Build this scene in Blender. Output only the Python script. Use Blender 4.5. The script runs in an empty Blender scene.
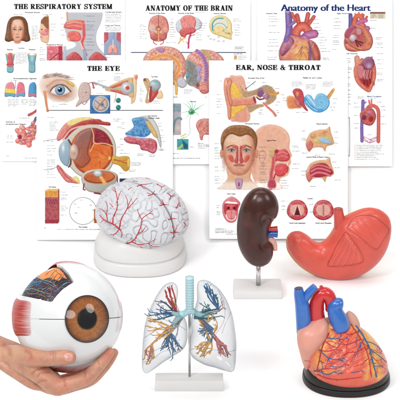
import bpy, bmesh, math, random
import numpy as np
from mathutils import Vector
from mathutils.bvhtree import BVHTree

random.seed(7)
RNG = np.random.default_rng(11)
scene = bpy.context.scene
COL = scene.collection
PI = math.pi

# ------------------------------------------------------------------ camera
PITCH = math.radians(25.0)
SN, CS = math.sin(PITCH), math.cos(PITCH)
FOC = 1500.0                      # focal length in photo pixels (400 px wide picture)
CAM = np.array([0.0, 0.0, 1.614])
F = np.array([0.0, CS, -SN]); U = np.array([0.0, SN, CS]); R = np.array([1.0, 0.0, 0.0])

def uv(px, py):
    return (px - 200.0) / FOC, (200.0 - py) / FOC
def at_d(px, py, d):
    u, v = uv(px, py)
    return CAM + d * (F + u * R + v * U)
def at_y(px, py, y):
    u, v = uv(px, py)
    r = F + u * R + v * U
    return CAM + r * ((y - CAM[1]) / r[1])
def at_z(px, py, z=0.0):
    u, v = uv(px, py)
    r = F + u * R + v * U
    return CAM + r * ((z - CAM[2]) / r[2])
def to_px(P):
    P = np.asarray(P, float) - CAM
    d = P @ F
    return 200.0 + FOC * (P @ R) / d, 200.0 - FOC * (P @ U) / d

# ------------------------------------------------------------------ colour
WHITE = 0.80      # reflectance of good white paper / paint in this scene
def lin(c):
    c = np.asarray(c, float)
    return np.where(c <= 0.04045, c / 12.92, ((np.maximum(c, 0) + 0.055) / 1.055) ** 2.4)
def alb(r, g, b, k=WHITE):
    return tuple(lin(np.array([r, g, b]) / 255.0) * k)
def c8(r, g, b):
    return np.array([r, g, b], float) / 255.0

# ------------------------------------------------------------------ noise (vectorised gradient noise)
_perm = np.random.default_rng(3).permutation(256)
_perm = np.concatenate([_perm, _perm, _perm])
_grad = np.random.default_rng(5).normal(size=(256, 3)); _grad /= np.linalg.norm(_grad, axis=1)[:, None]
def noise3(x, y, z):
    x, y, z = np.broadcast_arrays(np.asarray(x, float), np.asarray(y, float), np.asarray(z, float))
    xi, yi, zi = np.floor(x).astype(int), np.floor(y).astype(int), np.floor(z).astype(int)
    xf, yf, zf = x - xi, y - yi, z - zi
    s = lambda t: t * t * t * (t * (6 * t - 15) + 10)
    a, b, c = s(xf), s(yf), s(zf)
    out = 0.0
    for dx in (0, 1):
        wx = a if dx else 1 - a
        for dy in (0, 1):
            wy = b if dy else 1 - b
            for dz in (0, 1):
                wz = c if dz else 1 - c
                h = _perm[_perm[_perm[(xi + dx) & 255] + ((yi + dy) & 255)] + ((zi + dz) & 255)]
                g = _grad[h]
                out = out + wx * wy * wz * (g[..., 0] * (xf - dx) + g[..., 1] * (yf - dy) + g[..., 2] * (zf - dz))
    return out * 1.5
def fbm(x, y, z, n=3):
    v, a, f = 0.0, 1.0, 1.0
    for i in range(n):
        v = v + a * noise3(x * f + 7.1 * i, y * f + 3.3 * i, z * f - 5.7 * i); a *= 0.5; f *= 2.03
    return v
def sstep(a, b, x):
    t = np.clip((x - a) / (b - a), 0, 1)
    return t * t * (3 - 2 * t)

def catmull(pts, n=8, closed=False):
    p = np.asarray(pts, float)
    m = len(p)
    if m < 3 and not closed:
        t = np.linspace(0, 1, n + 1)[:, None]
        return p[0] * (1 - t) + p[-1] * t
    out = []
    segs = m if closed else m - 1
    for i in range(segs):
        if closed:
            p0, p1, p2, p3 = p[(i - 1) % m], p[i], p[(i + 1) % m], p[(i + 2) % m]
        else:
            p1, p2 = p[i], p[i + 1]
            p0 = p[i - 1] if i > 0 else 2 * p1 - p2
            p3 = p[i + 2] if i + 2 < m else 2 * p2 - p1
        for k in range(n):
            t = k / n
            out.append(0.5 * ((2 * p1) + (-p0 + p2) * t + (2 * p0 - 5 * p1 + 4 * p2 - p3) * t * t + (-p0 + 3 * p1 - 3 * p2 + p3) * t ** 3))
    if not closed:
        out.append(p[-1])
    return np.array(out)

# ------------------------------------------------------------------ objects
def tag(o, label=None, cat=None, group=None, kind=None):
    if label: o['label'] = label
    if cat: o['category'] = cat
    if group: o['group'] = group
    if kind: o['kind'] = kind
    return o
def thing(name, label, cat, loc, group=None):
    o = bpy.data.objects.new(name, None)
    o.empty_display_size = 0.03
    o.location = loc
    COL.objects.link(o)
    return tag(o, label, cat, group)
def mesh_obj(name, verts, faces, mat, parent=None, cols=None, smooth=True, loc=None, flip=False):
    base = np.array(parent_loc(parent)) if parent is not None else np.array(loc if loc is not None else (0, 0, 0), float)
    V = np.asarray(verts, float) - base
    me = bpy.data.meshes.new(name)
    if isinstance(faces, np.ndarray):
        k = faces.shape[1]
        me.vertices.add(len(V)); me.vertices.foreach_set('co', V.astype(np.float32).ravel())
        me.loops.add(faces.size); me.loops.foreach_set('vertex_index', faces.astype(np.int32).ravel())
        me.polygons.add(len(faces))
        me.polygons.foreach_set('loop_start', np.arange(0, faces.size, k, dtype=np.int32))
        me.polygons.foreach_set('loop_total', np.full(len(faces), k, dtype=np.int32))
        me.update(calc_edges=True)
    else:
        me.from_pydata([tuple(v) for v in V], [], faces)
    me.validate()
    if cols is not None:
        a = me.color_attributes.new('Col', 'FLOAT_COLOR', 'POINT')
        c = np.ones((len(V), 4), np.float32); c[:, :3] = cols
        a.data.foreach_set('color', c.ravel())
    me.materials.append(mat)
    me.polygons.foreach_set('use_smooth', np.full(len(me.polygons), bool(smooth)))
    o = bpy.data.objects.new(name, me)
    COL.objects.link(o)
    if parent is not None:
        o.parent = parent
    else:
        o.location = tuple(base)
    return o
def parent_loc(p):
    l = np.zeros(3)
    while p is not None:
        l = l + np.array(p.location); p = p.parent
    return l
def fix_normals(o):
    bm = bmesh.new(); bm.from_mesh(o.data)
    bmesh.ops.recalc_face_normals(bm, faces=bm.faces)
    bm.to_mesh(o.data); bm.free()
    return o
def auto_smooth(o, deg=35):
    me = o.data
    bm = bmesh.new(); bm.from_mesh(me)
    lim = math.radians(deg)
    for e in bm.edges:
        if len(e.link_faces) == 2 and e.calc_face_angle(0) > lim:
            e.smooth = False
    bm.to_mesh(me); bm.free()
    return o

# ------------------------------------------------------------------ materials
def mat(name, color=None, rough=0.5, spec=0.5, coat=0.0, metal=0.0, sss=0.0, bump=None, coat_rough=0.05, attr=None, tint=None):
    m = bpy.data.materials.new(name); m.use_nodes = True
    nt = m.node_tree; b = nt.nodes['Principled BSDF']
    b.inputs['Roughness'].default_value = rough
    b.inputs['Specular IOR Level'].default_value = spec
    b.inputs['Coat Weight'].default_value = coat
    b.inputs['Coat Roughness'].default_value = coat_rough
    b.inputs['Metallic'].default_value = metal
    if sss:
        b.inputs['Subsurface Weight'].default_value = sss
        b.inputs['Subsurface Radius'].default_value = (0.006, 0.0025, 0.0012)
        b.inputs['Subsurface Scale'].default_value = 1.0
    if attr:
        a = nt.nodes.new('ShaderNodeVertexColor'); a.layer_name = attr
        nt.links.new(a.outputs['Color'], b.inputs['Base Color'])
    else:
        n = nt.nodes.new('ShaderNodeTexNoise'); n.inputs['Scale'].default_value = 35.0
        n.inputs['Detail'].default_value = 4.0
        tc = nt.nodes.new('ShaderNodeTexCoord'); nt.links.new(tc.outputs['Object'], n.inputs['Vector'])
        r = nt.nodes.new('ShaderNodeValToRGB')
        k = 0.06 if tint is None else tint
        r.color_ramp.elements[0].color = tuple(c * (1 - k) for c in color) + (1,)
        r.color_ramp.elements[1].color = tuple(min(1, c * (1 + k)) for c in color) + (1,)
        r.color_ramp.elements[0].position = 0.35; r.color_ramp.elements[1].position = 0.65
        nt.links.new(n.outputs['Fac'], r.inputs['Fac']); nt.links.new(r.outputs['Color'], b.inputs['Base Color'])
    if bump:
        n2 = nt.nodes.new('ShaderNodeTexNoise'); n2.inputs['Scale'].default_value = bump[0]; n2.inputs['Detail'].default_value = 5
        tc2 = nt.nodes.new('ShaderNodeTexCoord'); nt.links.new(tc2.outputs['Object'], n2.inputs['Vector'])
        bp = nt.nodes.new('ShaderNodeBump'); bp.inputs['Strength'].default_value = bump[1]; bp.inputs['Distance'].default_value = bump[2]
        nt.links.new(n2.outputs['Fac'], bp.inputs['Height']); nt.links.new(bp.outputs['Normal'], b.inputs['Normal'])
    return m
def clear_mat(name, tint_face, tint_edge, gloss=1.0, ior=1.49, rough=0.03):
    """thin clear plastic: light passes straight through, tinted more where the sheet is seen edge-on, with a fresnel gloss"""
    m = bpy.data.materials.new(name); m.use_nodes = True
    nt = m.node_tree; nt.nodes.clear()
    out = nt.nodes.new('ShaderNodeOutputMaterial')
    lw = nt.nodes.new('ShaderNodeLayerWeight'); lw.inputs['Blend'].default_value = 0.35
    rp = nt.nodes.new('ShaderNodeValToRGB')
    rp.color_ramp.elements[0].color = tuple(tint_face) + (1,); rp.color_ramp.elements[0].position = 0.15
    rp.color_ramp.elements[1].color = tuple(tint_edge) + (1,); rp.color_ramp.elements[1].position = 0.95
    nt.links.new(lw.outputs['Facing'], rp.inputs['Fac'])
    tr = nt.nodes.new('ShaderNodeBsdfTransparent'); nt.links.new(rp.outputs['Color'], tr.inputs['Color'])
    gl = nt.nodes.new('ShaderNodeBsdfGlossy'); gl.inputs['Roughness'].default_value = rough
    pw = nt.nodes.new('ShaderNodeMath'); pw.operation = 'POWER'; pw.inputs[1].default_value = 4.0      # fresnel of a thin sheet, the same from both sides
    nt.links.new(lw.outputs['Facing'], pw.inputs[0]); lw.inputs['Blend'].default_value = 0.5
    mu = nt.nodes.new('ShaderNodeMath'); mu.operation = 'MULTIPLY_ADD'; mu.inputs[1].default_value = .6 * gloss; mu.inputs[2].default_value = ((ior - 1) / (ior + 1)) ** 2 * 1.3
    nt.links.new(pw.outputs[0], mu.inputs[0])
    mx = nt.nodes.new('ShaderNodeMixShader')
    nt.links.new(mu.outputs[0], mx.inputs['Fac']); nt.links.new(tr.outputs[0], mx.inputs[1]); nt.links.new(gl.outputs[0], mx.inputs[2])
    nt.links.new(mx.outputs[0], out.inputs['Surface'])
    return m

# ------------------------------------------------------------------ mesh builders
def grid_faces(nu, nv, wrap_v=True):
    i = np.arange(nu - 1)[:, None]
    j = np.arange(nv if wrap_v else nv - 1)[None, :]
    j2 = (j + 1) % nv
    f = np.stack([i * nv + j, i * nv + j2, (i + 1) * nv + j2, (i + 1) * nv + j], -1)
    return f.reshape(-1, 4)
def tube_mesh(pts, rad, n=10, smooth_n=6, flat=1.0):
    """round bar along a polyline; returns verts, faces with pinched end caps"""
    p = np.asarray(pts, float); r = np.asarray(rad, float)
    if r.ndim == 0: r = np.full(len(p), float(r))
    if smooth_n > 1 and len(p) > 2:
        q = catmull(np.column_stack([p, r]), smooth_n)
        p, r = q[:, :3], np.maximum(q[:, 3], 1e-5)
    T = np.gradient(p, axis=0); T /= np.maximum(np.linalg.norm(T, axis=1), 1e-9)[:, None]
    ref = np.array([0.0, 0, 1]) if abs(T[0][2]) < 0.9 else np.array([0.0, 1, 0])
    N = np.cross(T[0], ref); N /= np.linalg.norm(N)
    ns = []
    for i in range(len(p)):
        N = N - T[i] * (N @ T[i]); N /= max(np.linalg.norm(N), 1e-9); ns.append(N.copy())
    ns = np.array(ns); bs = np.cross(T, ns)
    a = np.arange(n) * 2 * PI / n
    ring = p[:, None] + r[:, None, None] * (np.cos(a)[None, :, None] * ns[:, None] + flat * np.sin(a)[None, :, None] * bs[:, None])
    first = ring[:1] * 0.001 + p[0] * 0.999; last = ring[-1:] * 0.001 + p[-1] * 0.999
    V = np.concatenate([first, ring, last]).reshape(-1, 3)
    return V, grid_faces(len(p) + 2, n)
def join(parts):
    vs, fs, o = [], [], 0
    for v, f in parts:
        vs.append(v); fs.append(np.asarray(f) + o); o += len(v)
    return np.concatenate(vs), np.concatenate(fs)
def joinc(parts):
    vs, fs, cs, o = [], [], [], 0
    for v, f, c in parts:
        c = np.asarray(c, float)
        if c.ndim == 1: c = np.tile(c, (len(v), 1))
        vs.append(v); fs.append(np.asarray(f) + o); cs.append(c); o += len(v)
    return np.concatenate(vs), np.concatenate(fs), np.concatenate(cs)
def loft(rows, y, kf=0.6, kb=0.6, n=48, sub=8, power=2.0, yoff=None, cap=4):
    """organ between an outline's paired edges: rows of ((xa,ya),(xb,yb)) photo pixels set on the upright plane y;
    each section is an ellipse reaching kf half-widths to the front and kb to the back"""
    q = catmull(np.array([[a[0], a[1], b[0], b[1]] for a, b in rows], float), sub)
    m = len(q)
    A = np.array([at_y(r[0], r[1], y) for r in q]); B = np.array([at_y(r[2], r[3], y) for r in q])
    C = (A + B) / 2; H = (B - A) / 2
    L = np.linalg.norm(H, axis=1)
    def prof(k):
        k = np.asarray(k, float)
        if k.ndim == 0: return np.full(m, float(k))
        return catmull(np.column_stack([k, k]), sub)[:, 0]
    kf, kb = prof(kf), prof(kb)
    yo = np.zeros(m) if yoff is None else prof(yoff)
    a = np.arange(n) * 2 * PI / n
    ca, sa = np.cos(a), np.sin(a)
    if power != 2.0:
        e = 2.0 / power
        ca = np.sign(ca) * np.abs(ca) ** e; sa = np.sign(sa) * np.abs(sa) ** e
    dep = np.where(sa[None, :] > 0, -kf[:, None] * sa[None, :], -kb[:, None] * sa[None, :]) * L[:, None]
    V = C[:, None] + ca[None, :, None] * H[:, None]
    V[:, :, 1] += dep + yo[:, None]
    cen0 = V[:1].mean(1, keepdims=True); cen1 = V[-1:].mean(1, keepdims=True)
    caps0 = [cen0 + (V[:1] - cen0) * s for s in (0.001, 0.5)]
    caps1 = [cen1 + (V[-1:] - cen1) * s for s in (0.5, 0.001)]
    W = np.concatenate(caps0 + [V] + caps1)
    return W.reshape(-1, 3), grid_faces(len(W), n)
def slab(cx, cy, z0, z1, hx, hyf, hyb, power=6.0, n=96, bev=0.003, taper=0.0):
    """rounded plate: superellipse outline, bevelled rim, from z0 to z1 (world)"""
    a = np.arange(n) * 2 * PI / n
    e = 2.0 / power
    ca = np.sign(np.cos(a)) * np.abs(np.cos(a)) ** e; sa = np.sign(np.sin(a)) * np.abs(np.sin(a)) ** e
    prof = [(0.0, z0), (1.0, z0, -bev), (1.0, z0 + bev * .3, -bev * .3), (1.0, z0 + bev, 0)]
    prof += [(1.0, z1 - bev, -taper), (1.0, z1 - bev * .3, -taper - bev * .3), (1.0, z1, -taper - bev), (0.0, z1)]
    rows = []
    for pr in prof:
        off = pr[2] if len(pr) > 2 else 0
        s = pr[0]
        hy = np.where(sa > 0, hyb, hyf)
        if s == 0: x = cx + ca * hx * .001; yy = cy + sa * hy * .001
        else: x = cx + ca * (hx + off); yy = cy + sa * (hy + off)
        rows.append(np.column_stack([x, yy, np.full(n, pr[1])]))
    V = np.concatenate(rows)
    return V, grid_faces(len(prof), n)
def box_mesh(x0, x1, y0, y1, z0, z1, b=0.002):
    bm = bmesh.new(); bmesh.ops.create_cube(bm, size=1)
    for v in bm.verts:
        v.co = ((x0 + x1) / 2 + v.co.x * (x1 - x0), (y0 + y1) / 2 + v.co.y * (y1 - y0), (z0 + z1) / 2 + v.co.z * (z1 - z0))
    if b: bmesh.ops.bevel(bm, geom=list(bm.edges), offset=b, segments=3, profile=0.5, affect='EDGES')
    V = np.array([v.co[:] for v in bm.verts]); Fc = [[v.index for v in f.verts] for f in bm.faces]
    bm.free(); return V, Fc
def bvh_of(*objs):
    vs, fs, o = [], [], 0
    for ob in objs:
        l = parent_loc(ob)
        V = np.empty(len(ob.data.vertices) * 3, np.float32); ob.data.vertices.foreach_get('co', V)
        vs.append(V.reshape(-1, 3) + l)
        fs += [[i + o for i in p.vertices] for p in ob.data.polygons]; o += len(ob.data.vertices)
    V = np.concatenate(vs)
    return BVHTree.FromPolygons([tuple(v) for v in V], fs)
def drape(bvh, path, lift=0.0, n=6):
    """lay a polyline, traced in photo pixels, on a model's front surface"""
    q = catmull(np.array(path, float), n)
    out = []
    for px, py in q:
        u, v = uv(px, py); d = F + u * R + v * U; d = d / np.linalg.norm(d)
        hit, nor, _, _ = bvh.ray_cast(Vector(CAM), Vector(d))
        if hit is not None:
            nor = np.array(nor)
            if nor @ d > 0: nor = -nor
            out.append(np.array(hit) + nor * lift)
    return out
WORLD_S, KEY_W, FILL_W, TOP_W, EXPO = 0.44, 29.0, 13.0, 16.0, 0.05
FRONT_W = 32.0
# ================================================================== printed artwork of the wall charts
# each chart's print is laid out in chart units (1 unit = the size of one photo pixel on the chart), flat ink with its own printed colours
PAPER_UP = .14; INK = .70
SS = 3      # print samples per unit
class Print:
    def __init__(s, x0, y0, x1, y1):
        s.x0, s.y0, s.x1, s.y1 = x0, y0, x1, y1
        s.nx, s.ny = int(round((x1 - x0) * SS)) + 1, int(round((y1 - y0) * SS)) + 1
        s.b = np.ones((s.ny, s.nx, 3)); s.words = []
    def word(s, text, x, y, w, k=0): s.words.append((text, x, y, w, k))      # k: 0 bold, 1 light, 2 blue
    def box(s, x0, y0, x1, y1):
        i0 = max(0, int((x0 - s.x0) * SS)); i1 = min(s.nx, int((x1 - s.x0) * SS) + 2)
        j0 = max(0, int((y0 - s.y0) * SS)); j1 = min(s.ny, int((y1 - s.y0) * SS) + 2)
        if i1 <= i0 or j1 <= j0: return None
        X, Y = np.meshgrid(s.x0 + np.arange(i0, i1) / SS, s.y0 + np.arange(j0, j1) / SS)
        return (slice(j0, j1), slice(i0, i1)), X, Y
    def lay(s, sl, col, a):
        a = np.clip(a, 0, 1)[..., None]
        s.b[sl] = s.b[sl] * (1 - a) + col * a
    def poly(s, pts, c, edge=None, ew=2.0, soft=0.4, smooth=True, tex=None, a=1.0, grad=None, gy=None):
        p = np.asarray(pts, float)
        if smooth: p = catmull(p, 5, closed=True)
        m = max(soft, .4) + .5
        r = s.box(p[:, 0].min() - m, p[:, 1].min() - m, p[:, 0].max() + m, p[:, 1].max() + m)
        if r is None: return
        sl, X, Y = r
        d = np.full(X.shape, 1e9); ins = np.zeros(X.shape, bool)
        q = np.roll(p, -1, 0)
        for (ax, ay), (bx, by) in zip(p, q):
            ex, ey = bx - ax, by - ay
            wx, wy = X - ax, Y - ay
            t = np.clip((wx * ex + wy * ey) / max(ex * ex + ey * ey, 1e-9), 0, 1)
            d = np.minimum(d, (wx - ex * t) ** 2 + (wy - ey * t) ** 2)
            c1 = (ay <= Y) != (by <= Y)
            if ey != 0:
                ins ^= c1 & (X < ax + (Y - ay) * ex / ey)
        d = np.sqrt(d); sd = np.where(ins, d, -d)
        col = np.broadcast_to(c8(*c), X.shape + (3,)).copy()
        if grad is not None:      # second colour along a direction (x0,y0)->(x1,y1)
            (gx0, gy0, gx1, gy1), c2 = grad
            L = (gx1 - gx0) ** 2 + (gy1 - gy0) ** 2
            t = np.clip(((X - gx0) * (gx1 - gx0) + (Y - gy0) * (gy1 - gy0)) / L, 0, 1)[..., None]
            col = col * (1 - t) + c8(*c2) * t
        if tex is not None:
            sc, c2, amt = tex
            n = fbm(X / sc, Y / sc, 0.37 * len(p), 3)
            t = (np.clip(n * 1.2 + .35, 0, 1) * amt)[..., None]
            col = col * (1 - t) + c8(*c2) * t
        if gy is not None:        # winding folds, as on a brain
            lam, c2, amt = gy
            kr = np.random.default_rng(len(p)); n = 0
            wx, wy = X + .5 * lam * .4 * noise3(X / lam, Y / lam, 1.3), Y + .5 * lam * .4 * noise3(X / lam, Y / lam, 6.1)
            for k in range(20):
                an = kr.uniform(0, PI); n = n + np.cos((wx * math.cos(an) + wy * math.sin(an)) * 2 * PI / lam + kr.uniform(0, 6.28))
            n = n / math.sqrt(10)
            t = (np.clip(1 - np.abs(n) / .55, 0, 1) * amt)[..., None]
            col = col * (1 - t) + c8(*c2) * t
            hi = (np.clip(np.abs(n) - .8, 0, 1) * .45 * amt)[..., None]
            col = col * (1 - hi) + np.array([1., .93, .88]) * hi
        if edge is not None:
            gy_, gx_ = np.gradient(sd) if min(sd.shape) > 1 else (np.zeros_like(sd), np.zeros_like(sd))
            ld = (gx_ * .55 + gy_ * .83) * SS          # printed modelling: the artist's light comes from the upper left
            t = ((1 - sstep(0, ew, sd)) * np.clip(.72 - .5 * ld, 0, 1))[..., None]
            col = col * (1 - t) + c8(*edge) * t
            hi = (sstep(0, ew * .5, sd) * (1 - sstep(ew * .5, ew * 1.5, sd)) * np.clip(ld, 0, 1) * .22)[..., None]
            col = col * (1 - hi) + hi
        s.lay(sl, np.clip(col, 0, 1), a * np.clip(0.5 + sd / soft, 0, 1))
    def ell(s, cx, cy, rx, ry, c, rot=0, **k):
        t = np.linspace(0, 2 * PI, 28, endpoint=False); r = math.radians(rot)
        x, y = rx * np.cos(t), ry * np.sin(t)
        s.poly(np.column_stack([cx + x * math.cos(r) - y * math.sin(r), cy + x * math.sin(r) + y * math.cos(r)]), c, smooth=False, **k)
    def ball(s, cx, cy, rx, ry, c, dark, light=(255, 255, 255), rot=0, hl=.6):
        dark = tuple(.5 * a + .5 * b for a, b in zip(dark, c))
        s.ell(cx, cy, rx, ry, c, rot, edge=dark, ew=min(rx, ry) * .7)
        s.ell(cx - rx * .28, cy - ry * .32, rx * .28, ry * .22, light, rot, soft=min(rx, ry) * .5, a=hl)
    def line(s, pts, w, c, w2=None, edge=None, soft=.35, a=1.0, n=6):
        p = np.asarray(pts, float)
        if len(p) > 2: p = catmull(p, n)
        w2 = w if w2 is None else w2
        m = max(w, w2) + .8
        r = s.box(p[:, 0].min() - m, p[:, 1].min() - m, p[:, 0].max() + m, p[:, 1].max() + m)
        if r is None: return
        sl, X, Y = r
        best = np.full(X.shape, 1e9); rel = np.zeros(X.shape)
        k = len(p) - 1
        for i in range(k):
            ax, ay = p[i]; ex, ey = p[i + 1] - p[i]
            wx, wy = X - ax, Y - ay
            t = np.clip((wx * ex + wy * ey) / max(ex * ex + ey * ey, 1e-9), 0, 1)
            d = np.hypot(wx - ex * t, wy - ey * t)
            hw = .5 * (w + (w2 - w) * (i + t) / k)
            sd = d - hw
            up = sd < best
            best = np.where(up, sd, best); rel = np.where(up, d / np.maximum(hw, 1e-6), rel)
        col = np.broadcast_to(c8(*c), X.shape + (3,))
        if edge is not None:
            t = np.clip(rel, 0, 1)[..., None] ** 1.5
            col = col * (1 - t) + c8(*edge) * t
        s.lay(sl, col, a * np.clip(.5 - best / soft, 0, 1))
    def rect(s, x0, y0, x1, y1, c, **k):
        s.poly([(x0, y0), (x1, y0), (x1, y1), (x0, y1)], c, smooth=False, **k)
    def soft(s, cx, cy, rx, ry, c, a=.6, rot=0):
        r = s.box(cx - 2.2 * max(rx, ry), cy - 2.2 * max(rx, ry), cx + 2.2 * max(rx, ry), cy + 2.2 * max(rx, ry))
        if r is None: return
        sl, X, Y = r; t = math.radians(rot)
        x = (X - cx) * math.cos(t) + (Y - cy) * math.sin(t); y = -(X - cx) * math.sin(t) + (Y - cy) * math.cos(t)
        s.lay(sl, c8(*c), a * np.exp(-((x / rx) ** 2 + (y / ry) ** 2) * 1.2))
    def cap(s, x, y, w, lines=1, c=(84, 84, 90), a=.46, gap=1.5, h=.75, bold=False):
        """a caption too small to read: rows of short words in fine grey print"""
        if bold: a, h, c = .55, .95, (40, 40, 46)
        for k in range(lines):
            xx = x; end = x + w * (1 if k < lines - 1 else random.uniform(.6, 1))
            while xx < end - .4:
                L = min(random.uniform(1.5, 4.2), end - xx)
                ch = xx
                while ch < xx + L:
                    r = s.box(ch - .2, y - 1, ch + .7, y + 1.4)
                    if r is not None:
                        sl, X, Y = r; hh = h * random.choice((.7, .8, 1.0))
                        s.lay(sl, c8(*c), a * random.uniform(.5, 1) * (np.abs(X - ch - .22) < .3) * np.clip(1.1 - np.abs(Y - y - (h - hh) / 2) / (hh / 2 + .12), 0, 1) * 1.5)
                    ch += .62
                xx += L + .55
            y += gap
    def lead(s, x0, y0, x1, y1, a=.36):
        s.line([(x0, y0), (x1, y1)], .22, (60, 60, 60), a=a)
    def note(s, x, y, w, tx, ty, lines=1):
        """caption with a leader line to (tx,ty)"""
        s.cap(x, y, w, lines)
        s.lead(x + w + .6 if tx > x + w else x - .6, y, tx, ty)
    def title(s, text, x0, x1, yt, yb, c=(12, 12, 14)):
        pol, W = slab_text(text)
        k = (x1 - x0) / W; h = yb - yt
        r = s.box(x0 - 1, yt - .6, x1 + 1, yb + 1.6)
        sl, X, Y = r
        acc = np.zeros(X.shape); Q = 4
        offs = (np.arange(Q) - (Q - 1) / 2) / Q / SS * 1.25
        for ox in offs:
            for oy in offs:
                gx, gy = (X + ox - x0) / k, (yb - Y - oy) / h
                acc += pol(gx, gy) | pol(gx + .11 / k, gy) | pol(gx - .11 / k, gy)
        s.lay(sl, c8(*c), acc / Q / Q)
    # ---- turn the print into thin ink sheets on the paper
    def part(s, name, parent, d, m, x0, y0, x1, y1, raw=False):
        i0 = max(0, int(round((x0 - s.x0) * SS))); i1 = min(s.nx, int(round((x1 - s.x0) * SS)) + 1)
        j0 = max(0, int(round((y0 - s.y0) * SS))); j1 = min(s.ny, int(round((y1 - s.y0) * SS)) + 1)
        sub = s.b[j0:j1, i0:i1]
        ink = (sub < .985).any(-1)
        H, W = ink.shape
        fm = ink[:-1, :-1] | ink[1:, :-1] | ink[:-1, 1:] | ink[1:, 1:]
        fm &= ~s.done[j0:j1 - 1, i0:i1 - 1]
        s.done[j0:j1 - 1, i0:i1 - 1] |= fm
        jj, ii = np.nonzero(fm)
        if len(jj) == 0: return None
        quad = np.stack([jj * W + ii, (jj + 1) * W + ii, (jj + 1) * W + ii + 1, jj * W + ii + 1], -1)
        used, inv = np.unique(quad, return_inverse=True)
        inv = inv.reshape(quad.shape)
        uj, ui = used // W, used % W
        px = s.x0 + (i0 + ui) / SS; py = s.y0 + (j0 + uj) / SS
        P = CAM + d * (F + ((px - 200) / FOC)[:, None] * R + ((200 - py) / FOC)[:, None] * U)
        cols = lin(sub[uj, ui]); cols = cols * (INK + (WHITE + PAPER_UP - INK) * sstep(.84, .995, sub[uj, ui].min(-1)))[:, None]
        if raw: return P, inv, cols
        return mesh_obj(name, P, inv, m, parent, cols=cols, smooth=False)
    def finish(s):
        """printed half-tones: fine mottling and a slight ink spread"""
        X, Y = np.meshgrid(s.x0 + np.arange(s.nx) / SS, s.y0 + np.arange(s.ny) / SS)
        b = s.b
        k = np.array([.22, .56, .22])
        for ax in (0, 1):
            b = k[0] * np.roll(b, 1, ax) + k[1] * b + k[2] * np.roll(b, -1, ax)
        sat = b.max(-1) - b.min(-1)
        keep = (1 - np.clip(sat * 4, 0, 1))[..., None]; b = s.b * keep + b * (1 - keep)
        m = np.clip(sat * 2.2, 0, 1)
        n = .07 * fbm(X / 3.1, Y / 3.1, 4.4, 3) + .045 * noise3(X / 1.0, Y / 1.0, 2.2)
        b = b * (1 + m * n)[..., None]
        g = b.mean(-1, keepdims=True)
        s.b = np.clip(g + (b - g) * 1.06, 0, 1)
    def start(s): s.done = np.zeros((s.ny, s.nx), bool)

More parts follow.
